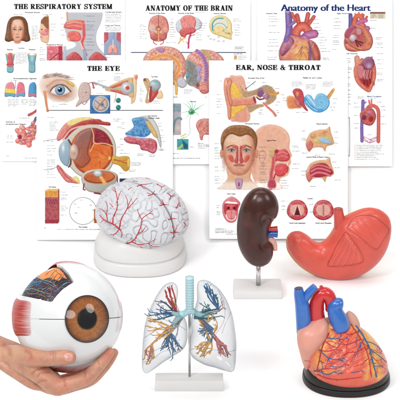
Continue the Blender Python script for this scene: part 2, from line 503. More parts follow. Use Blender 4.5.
def _rc(x0, y0, x1, y1): return lambda x, y: (x >= x0) & (x <= x1) & (y >= y0) & (y <= y1)
def _ring(cx, cy, rx, ry, sx, sy, keep=None):
    def f(x, y):
        o = ((x - cx) / rx) ** 2 + ((y - cy) / ry) ** 2 <= 1
        i = ((x - cx) / (rx - sx)) ** 2 + ((y - cy) / (ry - sy)) ** 2 < 1
        r = o & ~i
        return r & keep(x, y) if keep else r
    return f
def _bar(xa, ya, xb, yb, w):      # slanted bar with horizontal ends, w = horizontal width
    def f(x, y):
        t = (y - ya) / (yb - ya)
        xc = xa + (xb - xa) * t
        return (t >= 0) & (t <= 1) & (np.abs(x - xc) <= w / 2)
    return f
def _glyph(ch):
    g = []; st = lambda x: g.append(_rc(x, 0, x + .27, 1))
    sf = lambda x0, x1, top: g.append(_rc(x0, .89 if top else 0, x1, 1 if top else .11))
    if ch == 'T': g += [_rc(.27, 0, .55, 1), _rc(0, .87, .82, 1), _rc(0, .6, .1, 1), _rc(.72, .6, .82, 1)]; sf(.13, .69, 0); w = .82
    elif ch == 'H': st(.09); st(.6); g += [_rc(.3, .44, .65, .57)]; sf(0, .45, 0); sf(0, .45, 1); sf(.51, .96, 0); sf(.51, .96, 1); w = .96
    elif ch in 'EF':
        st(.09); g += [_rc(0, .88, .8, 1), _rc(.3, .44, .6, .56), _rc(.7, .6, .8, 1), _rc(.54, .3, .63, .7)]
        if ch == 'E': g += [_rc(0, 0, .83, .12), _rc(.73, 0, .83, .4)]
        else: sf(0, .5, 0)
        w = .83
    elif ch in 'RPB':
        st(.09); sf(0, .45, 0); sf(0, .4, 1)
        g += [_ring(.42, .74, .43, .26, .27, .1, lambda x, y: x > .4), _rc(.3, .9, .42, 1), _rc(.3, .48, .42, .58)]
        w = .85
        if ch == 'R': g += [_bar(.76, 0, .5, .5, .28), _rc(.7, 0, .98, .11)]; w = .98
        if ch == 'B': g += [_ring(.45, .28, .45, .28, .28, .11, lambda x, y: x > .42), _rc(0, 0, .45, .11)]; w = .9
    elif ch == 'I': st(.09); sf(0, .45, 0); sf(0, .45, 1); w = .45
    elif ch == 'A': g += [_bar(.16, 0, .47, 1, .12), _bar(.78, 0, .47, 1, .3), _rc(.25, .27, .7, .37), _rc(.36, .9, .56, 1)]; sf(0, .34, 0); sf(.56, 1.0, 0); w = 1.0
    elif ch == 'O': g += [_ring(.48, .5, .48, .525, .28, .1)]; w = .96
    elif ch == 'S':
        g += [_ring(.38, .73, .36, .285, .2, .12, lambda x, y: (x < .42) | (y > .73)), _ring(.38, .27, .38, .285, .2, .12, lambda x, y: (x > .36) | (y < .27)),
              _rc(.62, .64, .72, 1), _rc(0, 0, .1, .36), _bar(.52, .36, .24, .62, .3)]; w = .76
    elif ch == 'Y': g += [_bar(.47, .4, .2, 1, .28), _bar(.47, .4, .76, 1, .12), _rc(.33, 0, .61, .5)]; sf(.19, .75, 0); sf(0, .42, 1); sf(.58, .96, 1); w = .96
    elif ch == 'M': g += [_rc(.11, 0, .21, 1), _rc(.82, 0, 1.09, 1), _bar(.56, 0, .22, 1, .26), _bar(.56, 0, .9, 1, .12)]; sf(0, .34, 0); sf(0, .3, 1); sf(.74, 1.18, 0); sf(.85, 1.18, 1); w = 1.18
    elif ch == 'N': g += [_rc(.11, 0, .22, 1), _rc(.76, 0, .87, 1), _bar(.76, 0, .22, 1, .28)]; sf(0, .34, 0); sf(0, .3, 1); sf(.62, 1.0, 1); w = .98
    elif ch == 'U': st(.09); w = .9
    elif ch == 'G': g += [_ring(.46, .5, .46, .52, .27, .1, lambda x, y: (x < .55) | (y > .68) | (y < .3)), _rc(.58, .05, .84, .45), _rc(.48, .36, .92, .46), _rc(.72, .6, .82, 1)]; w = .92
    elif ch == ',': g += [_ring(.14, .12, .14, .14, .139, .139), _bar(.1, -.25, .2, .12, .1)]; w = .3
    elif ch == '&':
        g += [_ring(.4, .77, .24, .25, .13, .09), _ring(.38, .27, .37, .29, .22, .1), _bar(.82, 0, .3, .72, .24), _bar(.56, .1, .84, .52, .11), _rc(.7, .47, 1.0, .56), _rc(.7, 0, 1.0, .1)]; w = 1.0
    else: w = .42
    return g, w
def slab_text(text):
    items, x = [], 0.0
    for ch in text:
        if ch == ' ': x += .5; continue
        g, w = _glyph(ch); items.append((x, w, g)); x += w + .09
    W = x - .09
    def f(gx, gy):
        r = np.zeros(gx.shape, bool)
        for x0, w, g in items:
            c0, c1 = np.searchsorted(gx[0], [x0 - .1, x0 + w + .1])
            if c1 <= c0: continue
            X, Y = gx[:, c0:c1] - x0, gy[:, c0:c1]
            o = np.zeros(X.shape, bool)
            for p in g: o |= p(X, Y)
            r[:, c0:c1] |= o
        return r
    return f, W
SKIN, SKIN_D = (240, 200, 172), (205, 140, 110)
PINK, PINK_D = (238, 160, 150), (196, 92, 92)
RED, RED_D = (205, 70, 70), (140, 30, 40)

def face(p, cx, cy, w, h, hair=(120, 72, 45), man=False):
    """printed portrait: skin oval with brows, eyes, nose and mouth (cy = eye line)"""
    p.poly([(cx - w, cy - h * .3), (cx - w * .98, cy + h * .25), (cx - w * .72, cy + h * .72), (cx - w * .3, cy + h), (cx + w * .3, cy + h),
            (cx + w * .72, cy + h * .72), (cx + w * .98, cy + h * .25), (cx + w, cy - h * .3), (cx + w * .6, cy - h * .8), (cx - w * .6, cy - h * .8)],
           (236, 190, 162), edge=(196, 128, 100), ew=w * .45)
    p.soft(cx, cy - h * .4, w * .5, h * .3, (250, 220, 198), .7)
    for s in (-1, 1):
        p.soft(cx + s * w * .62, cy + h * .35, w * .3, h * .25, (226, 140, 120), .45)
        p.soft(cx + s * w * .45, cy, w * .32, h * .1, (150, 90, 70), .55)
        p.ell(cx + s * w * .45, cy + .1, w * .22, h * .055, (226, 216, 210), soft=.6)
        p.ell(cx + s * w * .45, cy + .1, w * .10, h * .06, (78, 92, 104), soft=.5); p.line([(cx + s * w * .7, cy), (cx + s * w * .45, cy - h * .055), (cx + s * w * .2, cy + .2)], .5, (70, 40, 32), a=.8)
        p.ell(cx + s * w * .45, cy + .1, w * .05, h * .035, (20, 20, 20), soft=.3)
        p.line([(cx + s * w * .75, cy - h * .1), (cx + s * w * .45, cy - h * .19), (cx + s * w * .18, cy - h * .17)], h * .055, (100, 62, 42), a=.75)
    p.line([(cx + w * .1, cy), (cx + w * .16, cy + h * .3), (cx + w * .05, cy + h * .4)], w * .12, (205, 140, 112), a=.7)
    p.soft(cx, cy + h * .4, w * .24, h * .06, (170, 96, 80), .7)
    p.ell(cx, cy + h * .625, w * .34, h * .06, (204, 116, 108), soft=.8); p.soft(cx, cy + h * .65, w * .16, h * .025, (236, 170, 156), .7)
    for s in (-1, 1): p.soft(cx + s * w * .9, cy + h * .3, w * .16, h * .5, (176, 110, 86), .55)
    p.line([(cx - w * .36, cy + h * .605), (cx, cy + h * .625), (cx + w * .36, cy + h * .605)], .3, (120, 50, 50), a=.8)
    p.soft(cx, cy + h * .75, w * .3, h * .06, (190, 128, 104), .5)

def heart_print(p, cx, cy, w, h, cut=None):
    """printed heart: auricles, ventricle mass with fat and coronary vessels, great vessels above"""
    X = lambda a: cx + a * w
    Y = lambda b: cy + b * h
    p.line([(X(-.52), Y(-1.05)), (X(-.5), Y(-.6)), (X(-.52), Y(-.1))], w * .3, (150, 120, 180), edge=(96, 70, 130), w2=w * .36)
    p.line([(X(-.12), Y(-1.0)), (X(-.02), Y(-.65))], w * .22, (214, 110, 100), edge=(160, 60, 60))
    p.line([(X(.42), Y(-1.05)), (X(.3), Y(-.6))], w * .22, (214, 120, 104), edge=(160, 60, 60))
    p.line([(X(.7), Y(-.95)), (X(.42), Y(-.62))], w * .18, (214, 120, 104), edge=(160, 60, 60))
    p.line([(X(-.2), Y(-.05)), (X(-.12), Y(-.42)), (X(.18), Y(-.58)), (X(.42), Y(-.42))], w * .44, (226, 130, 110), edge=(180, 70, 64))
    p.line([(X(.1), Y(.05)), (X(.35), Y(-.2)), (X(.72), Y(-.28))], w * .42, (208, 140, 178), edge=(150, 80, 130))
    p.poly([(X(-.55), Y(-.2)), (X(-.95), Y(.25)), (X(-1), Y(.65)), (X(-.8), Y(.95)), (X(-.3), Y(1.05)), (X(.2), Y(1.0)), (X(.75), Y(.95)), (X(1.0), Y(.75)),
            (X(.95), Y(.35)), (X(.7), Y(.02)), (X(.25), Y(-.1))], (222, 138, 116), edge=(160, 70, 72), ew=w * .3, tex=(w * .3, (236, 186, 140), .8))
    p.poly([(X(-.6), Y(-.2)), (X(-.95), Y(.3)), (X(-.85), Y(.6)), (X(-.5), Y(.35)), (X(-.25), Y(.0))], (184, 110, 136), edge=(128, 64, 100), ew=w * .25, tex=(w * .12, (214, 150, 160), .7))
    p.poly([(X(-.1), Y(.2)), (X(.2), Y(.05)), (X(.45), Y(.3)), (X(.4), Y(.9)), (X(-.2), Y(.95)), (X(-.35), Y(.55))], (236, 186, 118), edge=(220, 150, 90), ew=w * .2, soft=w * .12, tex=(w * .2, (212, 128, 84), .6))
    p.poly([(X(.72), Y(.05)), (X(.98), Y(.4)), (X(1.0), Y(.75)), (X(.8), Y(.94)), (X(.6), Y(.6)), (X(.5), Y(.25))], (200, 110, 92), edge=(150, 64, 64), ew=w * .2, soft=w * .08, tex=(w * .15, (226, 156, 120), .7))
    rg = random.Random(int(w * 10))
    for k in range(14):
        x0, y0 = rg.uniform(-.35, .55), rg.uniform(.1, .5); a = rg.uniform(.3, 2.6); L = rg.uniform(.25, .6)
        p.line([(X(x0), Y(y0)), (X(x0 + L * .5 * math.cos(a) + rg.uniform(-.06, .06)), Y(y0 + L * .5 * math.sin(a))), (X(x0 + L * math.cos(a + .3)), Y(min(.97, y0 + L * math.sin(a + .3))))], w * .045, rg.choice([(176, 66, 62), (196, 96, 80), (120, 96, 140), (206, 140, 80)]), a=.75, w2=w * .015)
    p.line([(X(.42), Y(.02)), (X(.5), Y(.35)), (X(.42), Y(.93))], w * .06, (170, 60, 60), a=.8); p.line([(X(.47), Y(.02)), (X(.56), Y(.35)), (X(.5), Y(.93))], w * .06, (110, 100, 160), a=.8)
    p.soft(X(-.35), Y(.25), w * .2, h * .18, (255, 225, 200), .35)

def ear_canal(p): pass

# ------------------------------------------------------------------ chart: respiratory system
def chart_respiratory():
    p = Print(-14, -8, 126, 168)
    p.title('THE RESPIRATORY SYSTEM', 14.2, 112.2, 3.9, 9.1)
    p.word('Paranasal Sinuses', 25, 12.3, 15); p.word('Anterior View', 13.5, 14.4, 9, 1); p.word('Lateral View', 43, 14.4, 9, 1); p.word('Conducting System', 105, 12, 16.4)
    # woman, front
    p.poly([(17.6, 16), (11, 17.5), (7.5, 23), (6, 32), (4.8, 40), (9, 42), (12, 41), (23, 41), (26, 42), (30.3, 40), (28.8, 32), (27.5, 23), (24, 17.5)],
           (118, 78, 56), edge=(88, 54, 38), ew=3, tex=(1.6, (160, 114, 82), .6))
    p.poly([(14.5, 36), (14.3, 43), (20.6, 43), (20.6, 36)], (214, 158, 130))
    face(p, 17.6, 29.6, 6.3, 12.2)
    p.poly([(10.5, 31), (10.8, 24), (13, 20.5), (17.5, 19.2), (22.3, 20.5), (24.3, 24), (24.9, 31), (26, 26), (24, 18.5), (17.6, 16.8), (11, 18.5), (9, 26)], (112, 72, 50), tex=(1.2, (150, 104, 74), .6))
    p.soft(15, 26, 2.2, 1.3, (232, 140, 140), .5); p.soft(20.5, 26, 2.2, 1.3, (232, 140, 140), .5)
    # woman, profile cut at a straight edge
    p.poly([(48.7, 16.3), (44, 17), (41.2, 20.5), (40.5, 24), (39.8, 28), (38.6, 32.2), (39.9, 33.2), (39.9, 35), (40.3, 37), (40.6, 40), (42.5, 42), (48.7, 41.5)], (238, 196, 168), edge=(206, 150, 122), ew=1.5, smooth=True)
    p.poly([(48.7, 16.3), (44, 16.8), (41, 20), (40.6, 23.5), (43, 24), (45.5, 27.5), (48.7, 30)], (140, 92, 62), tex=(1.3, (180, 128, 92), .6), smooth=False)
    p.ell(44.6, 33, 3.8, 2.6, (232, 150, 150), edge=(210, 100, 105), ew=1.6, tex=(1, (240, 190, 180), .6)); p.ell(46.5, 30.5, 2.2, 1.8, (226, 128, 128))
    p.ell(41.8, 29.4, .9, .5, (60, 50, 50)); p.ell(41.2, 37.2, 1.1, .55, (196, 100, 96))
    for y in (26, 29, 32, 35, 38): p.cap(31.5, y, 6.5, 2, gap=1.3)
    for y in (24, 27, 30): p.cap(50.5, y, 6, 1)
    p.lead(45, 33, 50, 30)
    for y in (12, 18, 24, 29): p.cap(60.5, y + 6, 5, 1)
    # head section
    p.poly([(66.8, 12.3), (66.6, 18), (65.3, 23), (63, 27.6), (64.8, 29.5), (65, 32), (66.2, 33.5), (66, 36), (67, 40), (69, 41.6), (73, 42), (75.6, 43.2), (75.6, 45.6), (73, 47.6), (68, 49.2), (63, 51), (59, 53.6), (57.3, 57), (56.8, 61), (107.5, 61),
            (106.6, 57.4), (104.4, 54), (101.4, 50.6), (98.8, 47.4), (97, 44), (96.2, 40), (96.2, 36), (97, 32), (98.6, 28), (100.6, 24), (102, 19.6), (102.8, 15), (102.8, 12.3)], (200, 201, 207), edge=(190, 192, 200), ew=1.2, soft=.6, smooth=False)
    p.line([(66.9, 12.5), (67.2, 17), (67.6, 20)], 1.6, (226, 150, 130), edge=(206, 176, 120))
    p.poly([(64, 27.2), (66.5, 21.5), (73, 19.6), (82, 19.8), (84.6, 23), (84.8, 32), (82, 30), (73, 29.5)], (222, 116, 112), edge=(186, 72, 78), ew=1.5)
    p.line([(68, 23.5), (74, 22), (81, 23)], 1.4, (240, 170, 160)); p.line([(67, 26.5), (74, 25.4), (82, 26.8)], 1.5, (236, 150, 142)); p.line([(66.5, 21.6), (75, 19.7), (83, 20)], .8, (228, 200, 130))
    p.line([(67, 30.2), (74, 29.6), (81, 31.5)], 1.0, (236, 206, 160))
    p.poly([(68, 33), (73, 31), (79, 32.5), (81, 37), (79, 41), (71, 41), (68.2, 38)], (228, 110, 104), edge=(196, 76, 80), ew=1.6, tex=(1.5, (240, 150, 138), .5))
    p.rect(67.6, 38.3, 69.6, 41.4, (232, 206, 150))
    p.line([(83.6, 25), (84, 36), (82, 43), (84, 50), (86.4, 55)], 4.2, (216, 92, 96), edge=(236, 168, 158), w2=2.8)
    p.line([(80, 42), (82, 47), (85.5, 53)], 1.4, (244, 214, 206))
    p.line([(84.8, 50), (85.2, 61)], 2.8, (170, 190, 210), edge=(130, 150, 180))
    for sx in (-1, 1):
        c = 85.6 + sx * 11.6
        p.poly([(c - sx * 7.6, 60.9), (c - sx * 5.5, 55), (c - sx * 1, 52), (c + sx * 4, 54), (c + sx * 9.5, 60.9)], (205, 84, 88), edge=(166, 52, 60), ew=2, tex=(2, (226, 130, 124), .6))
    for y in (16, 21.4, 25, 26.6, 28.3, 30, 35, 39, 42, 45, 50): p.cap(87, y, random.uniform(6, 10), 1); p.lead(84, y, 86.6, y)
    p.cap(59, 53.3, 7, 1); p.cap(101, 44.5, 5, 1)
    # texts on the right, small lungs figure
    p.cap(105.2, 14.3, 16, 6); p.word('Lungs and Thorax', 105, 25.4, 15.4); p.cap(105.2, 27.6, 16, 3)
    p.rect(104, 32.2, 121, 55, (176, 188, 204), grad=((104, 32, 104, 55), (150, 164, 190)))
    for x in (104, 116.6):
        p.rect(x, 32.2, x + 4.4, 43.5, (206, 110, 118), tex=(2, (180, 70, 84), .6))
    p.poly([(110.5, 32), (114.5, 32), (115, 38), (120.5, 43), (120.9, 55), (104.1, 55), (104.5, 43), (110, 38)], (158, 172, 198), edge=(136, 150, 178), ew=1.2, smooth=False)
    p.poly([(112.3, 44.5), (109.2, 46), (107.8, 51), (108.6, 54.5), (112, 53), (113, 49), (114, 53), (117.4, 54.5), (118, 51), (116.6, 46), (113.6, 44.5)], (236, 172, 160), edge=(206, 110, 104), ew=1.4)
    p.line([(113, 40), (113, 48)], .8, (236, 226, 220)); p.cap(105, 57.4, 6)
    # mucosa picture
    p.rect(46.8, 46, 62.5, 61, (222, 112, 124), tex=(1.6, (240, 170, 172), .8)); p.word('Respiratory Mucosa', 46.8, 44.6, 16)
    p.rect(58.5, 46, 62.5, 61, (190, 70, 86), tex=(1.2, (150, 40, 60), .8)); p.ell(51.5, 52, 2.6, 2.2, (236, 150, 156), edge=(200, 80, 96), ew=1.2); p.ell(56, 57, 2, 1.6, (240, 164, 164), edge=(200, 80, 96), ew=1)
    p.line([(50, 60.5), (55, 56), (58.5, 53)], .6, (60, 20, 34))
    p.rect(63.2, 46, 66.2, 61, (196, 204, 216), edge=(170, 184, 204), ew=1); 
    for y in (47.5, 49.5, 51.5, 54.5, 58.5, 60): p.cap(39.5, y, 5.8)
    # larynx figures
    for x, lft in ((10.2, 1), (32, 0)):
        p.poly([(x - 4.5, 53), (x - 3, 55), (x + 3, 55), (x + 4.5, 53), (x + 4, 59), (x + 3.2, 63), (x + 3, 72), (x - 3, 72), (x - 3.2, 63), (x - 4, 59)], (126, 178, 186), edge=(80, 130, 144), ew=1.5)
        p.line([(x - 4.6, 54.4), (x - 2, 53.8)], 1.2, (222, 196, 130)); p.line([(x + 4.6, 54.4), (x + 2, 53.8)], 1.2, (222, 196, 130))
        if lft:
            p.poly([(x - 1.8, 53.5), (x + 1.8, 53.5), (x + 2.4, 60), (x + 2.6, 64), (x - 2.6, 64), (x - 2.4, 60)], (222, 110, 110), edge=(186, 70, 76), ew=1); p.ell(x, 64.5, 3.8, 2.4, (206, 90, 92), edge=(160, 50, 60), ew=1.2)
        else: p.soft(x, 58.5, 1.6, 3.4, (206, 226, 228), .8)
        for y in (66, 68, 70): p.line([(x - 2.8, y), (x + 2.8, y)], .5, (196, 220, 222), a=.8)
    p.word('Anterior', 7, 49.5, 6); p.word('Larynx', 18.5, 48, 6); p.word('Posterior', 29, 49.5, 6.6); p.cap(15.5, 53, 11, 8)
    # lobes of the lungs
    p.word('Bronchopulmonary Segments', 13.6, 78.4, 23); p.cap(11, 80.4, 9)
    def lung(x, y, w, h, c1, c2, c3, s):
        P = [(x - s * w * .1, y), (x + s * w * .35, y + h * .12), (x + s * w * .5, y + h * .5), (x + s * w * .5, y + h * .95), (x, y + h * .93), (x - s * w * .45, y + h * .98), (x - s * w * .42, y + h * .5), (x - s * w * .35, y + h * .2)]
        p.poly(P, c1, edge=(150, 90, 110), ew=1, grad=((x, y, x, y + h), c1))
        if c2: p.poly([(x - s * w * .44, y + h * .5), (x + s * w * .5, y + h * .42), (x + s * w * .5, y + h * .72), (x - s * w * .44, y + h * .78)], c2, smooth=False, edge=(190, 150, 60), ew=.6)
        p.poly([(x - s * w * .44, y + h * .78), (x + s * w * .5, y + h * .7), (x + s * w * .52, y + h * .96), (x, y + h * .93), (x - s * w * .46, y + h)], c3, smooth=False, edge=(50, 100, 130), ew=.6)
    lung(10.4, 81.8, 11, 15.5, (236, 150, 162), (240, 216, 90), (110, 170, 196), -1)
    lung(20.4, 81.8, 9, 15.5, (232, 130, 146), None, (110, 170, 196), 1)
    lung(33, 82, 9, 15.5, (90, 160, 206), None, (214, 130, 150), -1)
    p.line([(15.5, 81), (15.5, 88)], .7, (150, 160, 170))
    p.cap(8, 99.5, 11, 5, gap=1.6); p.cap(21, 99.5, 7, 4); p.cap(29, 99.5, 7, 5)
    # bronchioles
    p.word('Structure of', 6, 121.8, 9); p.word('Intrapulmonary Airways', 6, 124, 20); p.cap(19, 118, 12, 1); p.lead(24, 118.6, 29, 122)
    p.line([(37, 110), (33, 113), (29, 115)], 2.2, (214, 110, 112), edge=(180, 70, 76), w2=3); p.line([(36, 118), (33, 124), (29, 128)], 2.6, (110, 130, 160), edge=(90, 90, 130))
    rr = random.Random(4)
    blobs = []
    for k in range(46):
        a = rr.uniform(0, 6.28); q = rr.uniform(0, 1) ** .6
        blobs.append((25 + 10 * q * math.cos(a) + 2 * math.sin(a), 136 + 9.5 * q * math.sin(a)))
    blobs += [(33, 123), (35, 127), (31, 127), (35.5, 131), (28, 129)]
    for x, y in sorted(blobs, key=lambda t: t[1]):
        r = rr.uniform(1.7, 2.9)
        p.ball(x, y, r, r, rr.choice([(230, 140, 130), (222, 116, 112), (240, 170, 156)]), (170, 70, 70), hl=.5)
    for k in range(8):
        x, y = rr.uniform(18, 32), rr.uniform(130, 143)
        p.line([(x, y), (x + rr.uniform(-4, 4), y + rr.uniform(-3, 3))], .7, rr.choice([(170, 50, 56), (90, 100, 150)]), a=.8)
    p.ell(20, 137, 2.2, 2.6, (150, 54, 60), edge=(214, 110, 106), ew=.8)
    for y in (136, 138, 142): p.cap(6.5, y, 7)
    p.cap(25, 158, 14); p.cap(6, 156, 3)
    return p, (2, -2.5, 125, 161), [('title_lettering', 10, 2, 116, 10.6), ('portrait_illustration', 3, 15, 31, 44), ('profile_illustration', 38, 15.5, 49.4, 44),
        ('head_section_illustration', 56, 11, 104, 62), ('lungs_illustration', 103.5, 31, 122, 56), ('membrane_illustration', 46, 45.4, 67, 62), ('larynx_illustration', 5, 52, 15, 73), ('larynx_illustration', 27, 52, 37.2, 73),
        ('lobes_illustration', 4, 81, 38, 98), ('bronchiole_illustration', 14, 109, 40, 150)]

# ------------------------------------------------------------------ chart: brain
def chart_brain():
    p = Print(120, -6, 256, 172)
    p.title('ANATOMY OF THE BRAIN', 145.5, 232.6, 5.4, 10.8)
    p.word('Arteries of the Brain', 149, 13.2, 16); p.word('Arteries of the Brain', 178, 13.2, 16); p.cap(196, 12.2, 9); p.word('Venous Sinuses', 213.5, 13.4, 12.6)
    BR, BD = (226, 150, 136), (172, 84, 82)
    # underside of the brain
    p.poly([(158.5, 15), (152, 17), (149, 22), (148, 29), (149.5, 33), (150.5, 38), (154, 41), (158.5, 41.5), (163, 41), (166.5, 38), (167.5, 33), (169, 29), (168, 22), (165, 17)], BR, edge=BD, ew=2.2, tex=(2.4, (238, 178, 160), .6), gy=(2.6, (176, 88, 84), .6))
    p.line([(158.5, 15), (158.4, 28)], .5, (120, 50, 54)); p.ell(152, 28.5, 3.6, 3, (226, 206, 196), soft=1.5, tex=(1, (200, 160, 150), .7)); p.ell(165.6, 30, 3.2, 3.6, (230, 158, 142), edge=BD, ew=1.4, tex=(1.2, (240, 184, 164), .8))
    p.soft(158.5, 28.5, 2.6, 2.2, (120, 56, 40), .8); p.ell(158.5, 29, 1.4, 1, (236, 206, 140)); p.line([(155, 31), (158.5, 33), (162, 31)], 1.1, (236, 206, 150)); p.line([(158.5, 31), (158.5, 40)], 2.6, (228, 170, 130), edge=(190, 110, 90))
    p.ell(154.3, 37, 4, 3.4, (196, 104, 100), edge=(150, 64, 70), ew=1.6, tex=(.9, (222, 140, 126), .8)); p.ell(162.7, 37, 4, 3.4, (196, 104, 100), edge=(150, 64, 70), ew=1.6, tex=(.9, (222, 140, 126), .8)); p.line([(158.5, 31), (158.5, 41)], 1.8, (232, 176, 136), edge=(200, 120, 96))
    for s in (-1, 1): p.line([(158.5 + s * 5.2, 41.2), (158.5 + s * 4.6, 43), (158.5 + s * 1.8, 44.6)], .9, (186, 76, 110))
    for y in (25, 26.6, 29.5, 31.5, 34, 36.5, 38.5): p.cap(139.5, y, 7.4); p.cap(169.5, y - 2, 6.5)
    p.cap(166, 42.4, 11)
    # side view
    p.poly([(176, 23), (180, 19), (183, 25), (183.5, 33), (179, 33), (176, 29)], (206, 208, 214), edge=(156, 160, 172), ew=1.8, tex=(1, (236, 238, 240), .8)); p.poly([(193, 17), (199, 19), (202, 24), (200, 29), (195, 30), (192, 25)], (206, 208, 214), edge=(156, 160, 172), ew=1.8, tex=(1, (236, 238, 240), .8))
    p.poly([(180.5, 20), (184, 15.8), (190, 15), (194.5, 17.5), (196, 23), (194, 28.5), (188, 31), (183, 29)], (236, 146, 140), edge=(196, 90, 92), ew=1.6, gy=(2.3, (196, 96, 96), .7))
    p.poly([(180, 30), (186, 28), (192, 27.5), (196, 30), (194, 33), (187, 35), (185, 37.5), (180.5, 35.5)], (204, 92, 92), edge=(150, 50, 60), ew=1.4, tex=(.9, (228, 140, 130), .8))
    p.line([(191, 33), (189, 39), (188.4, 48)], 1.7, (206, 80, 116), edge=(160, 44, 80)); p.line([(189, 40), (191, 36), (195, 34.5)], .9, (214, 100, 130)); p.line([(185, 38), (181, 40), (178.5, 43.5)], 1.5, (232, 200, 130), edge=(200, 160, 90)); p.line([(182, 40), (184, 42)], 1, (232, 200, 130)); p.line([(186, 41.5), (188, 44)], .6, (206, 80, 116)); p.line([(181, 37), (180, 39)], 1.2, (230, 170, 130))
    for y in (22, 24.5, 27, 29.4, 32, 34, 36.5, 38.8): p.cap(199 + (y > 30) * -3, y + 1, 8)
    for y in (22, 25, 30): p.cap(170.5, y - 3, 4.5)
    # skull
    p.poly([(209, 24), (212, 18), (219, 15), (227, 17), (231.5, 23), (232, 30), (232.8, 33), (231.5, 36), (231.8, 39.5), (227, 38.8), (221, 36.5), (213.5, 34), (210, 30)], (236, 218, 160), edge=(200, 172, 104), ew=2, tex=(1.4, (246, 234, 196), .7))
    p.poly([(212.5, 27), (214, 20.5), (220, 17.5), (226.5, 20), (228.8, 25), (226, 29), (220, 31), (214.5, 31)], (232, 232, 214), edge=(206, 196, 150), ew=1.6)
    p.line([(212.4, 30), (212.8, 23), (217, 18.8), (223, 18.4)], 1.2, (70, 150, 150), edge=(110, 180, 176)); p.line([(213, 27.5), (217, 23.5), (223, 24), (227, 28)], .7, (110, 176, 176)); p.line([(213, 30.5), (219, 29.5), (224, 31)], 1.2, (110, 180, 170))
    p.poly([(214, 28), (219, 26), (224, 29), (220, 33), (215, 33)], (240, 214, 160), edge=(214, 180, 110), ew=1.2, soft=.8); p.soft(229, 33.5, 1.6, .9, (110, 76, 60), .7); p.soft(226, 33, 1, .8, (110, 76, 60), .5)
    for x, y in ((208.5, 36), (210.5, 38.8), (214, 39.5), (218.5, 41), (223.5, 41), (218.5, 37)): p.ell(x, y, 1.5, 1.1, (222, 222, 222), edge=(190, 190, 194), ew=.6)
    for y in (19, 21, 25, 27.5, 30, 32.5, 35): p.cap(233 + (y - 19) * .1, y, 8)
    p.rect(234, 45.7, 243.5, 50.5, (240, 238, 232), edge=(200, 198, 190), ew=.6); p.cap(234.8, 47, 8, 2)
    p.rect(131, 52, 246, 52.9, (66, 74, 104))
    p.cap(234, 53.8, 10, bold=True); p.rect(234, 55.2, 237, 59.5, (226, 200, 130), tex=(.8, (200, 120, 120), .8)); p.cap(238, 56, 8, 3)
    # big medial section (left)
    p.poly([(143, 60), (146, 54), (151, 49.5), (158, 46.8), (166, 46.3), (175, 48), (181, 52.5), (184.6, 58), (186.3, 65), (185.6, 73), (183, 79), (176, 84), (160, 86), (146, 80), (142.5, 70)], (230, 164, 144), edge=(176, 98, 88), ew=2.2, tex=(3, (240, 196, 172), .6), gy=(4.4, (178, 100, 92), .8))
    rr = random.Random(9)
    p.poly([(156, 48.5), (160, 47.6), (164, 50), (163, 52.6), (158, 51)], (176, 134, 176), edge=(140, 96, 150), ew=.9, tex=(.8, (210, 170, 200), .7))
    p.line([(146, 70), (151, 60), (162, 55.5), (173, 58), (179, 65), (178, 72), (174, 76)], 4.4, (228, 150, 96), edge=(244, 206, 150)); p.line([(150, 68), (158, 61.5), (168, 61), (174, 66), (173, 73)], 2.4, (150, 100, 84), edge=(240, 204, 170)); p.line([(152, 70), (160, 64), (168, 64.5)], 3, (244, 220, 186), edge=(214, 160, 130))
    p.ball(172.5, 67.5, 3.6, 4.6, (236, 214, 190), (176, 130, 108)); p.line([(172, 80), (176, 84), (176.5, 94)], 4.2, (236, 196, 122), edge=(206, 150, 84), w2=2.6); p.line([(175, 76), (179, 77)], 2.4, (230, 160, 110))
    p.poly([(178, 79), (182, 77.6), (186, 80.5), (186.6, 85), (183, 88), (178.5, 86.5), (177, 82.5)], (196, 194, 200), edge=(140, 138, 150), ew=1.6, tex=(1, (226, 226, 230), .8))
    # coronal and lateral section (right)
    p.poly([(186, 60), (189, 54.5), (195, 51), (203, 49.6), (212, 50.5), (219, 54), (224, 60), (226, 70), (224, 82), (216, 92), (204, 91), (194, 87), (187, 78), (185, 68)], (232, 164, 150), edge=(180, 100, 94), ew=2.2, tex=(3, (242, 196, 178), .6), gy=(4.6, (182, 104, 98), .8))
    p.line([(197, 51), (202.5, 56), (205.5, 64), (206.5, 73), (205.8, 80)], 4.0, (156, 110, 160), edge=(186, 142, 182))
    for t in np.linspace(0, 1, 11): 
        x = 197.5 + 9 * math.sin(t * 1.6); y = 52 + 26 * t
        p.line([(x - 1.8, y + .6), (x + 1.8, y - .5)], .5, (216, 180, 206), a=.9)
    p.line([(203, 50.4), (208, 55), (210.5, 61)], 2.6, (196, 186, 120), edge=(170, 150, 110))
    p.poly([(185.4, 62), (188, 59.5), (193, 62), (197, 66), (200, 74), (200.5, 82), (198, 86), (190, 86), (186, 80)], (138, 138, 134), edge=(178, 172, 164), ew=1.6, tex=(2, (168, 166, 160), .7))
    for q in ([(189, 62), (191, 69)], [(186.5, 70), (191, 73)], [(194, 66), (192, 74)], [(188, 84), (191, 78)], [(198, 74), (194, 78)]): p.line(q, 1.1, (112, 106, 102), a=.45, soft=.9)
    p.ball(187.4, 75.5, 1.8, 2.4, (90, 160, 172), (50, 110, 130)); p.poly([(195.5, 67.5), (199, 66.4), (201.6, 68.5), (200, 72), (201, 78), (199, 82), (196.6, 80), (197.4, 74)], (176, 166, 206), edge=(136, 124, 176), ew=1.3)
    p.ell(204.5, 88, 5.8, 6, (232, 156, 142), edge=(176, 92, 90), ew=2.2, gy=(3, (186, 104, 98), .7)); p.line([(200.5, 86), (204, 84.5), (208, 87)], .7, (190, 104, 100)); p.line([(201, 91), (205, 90)], .7, (190, 104, 100))
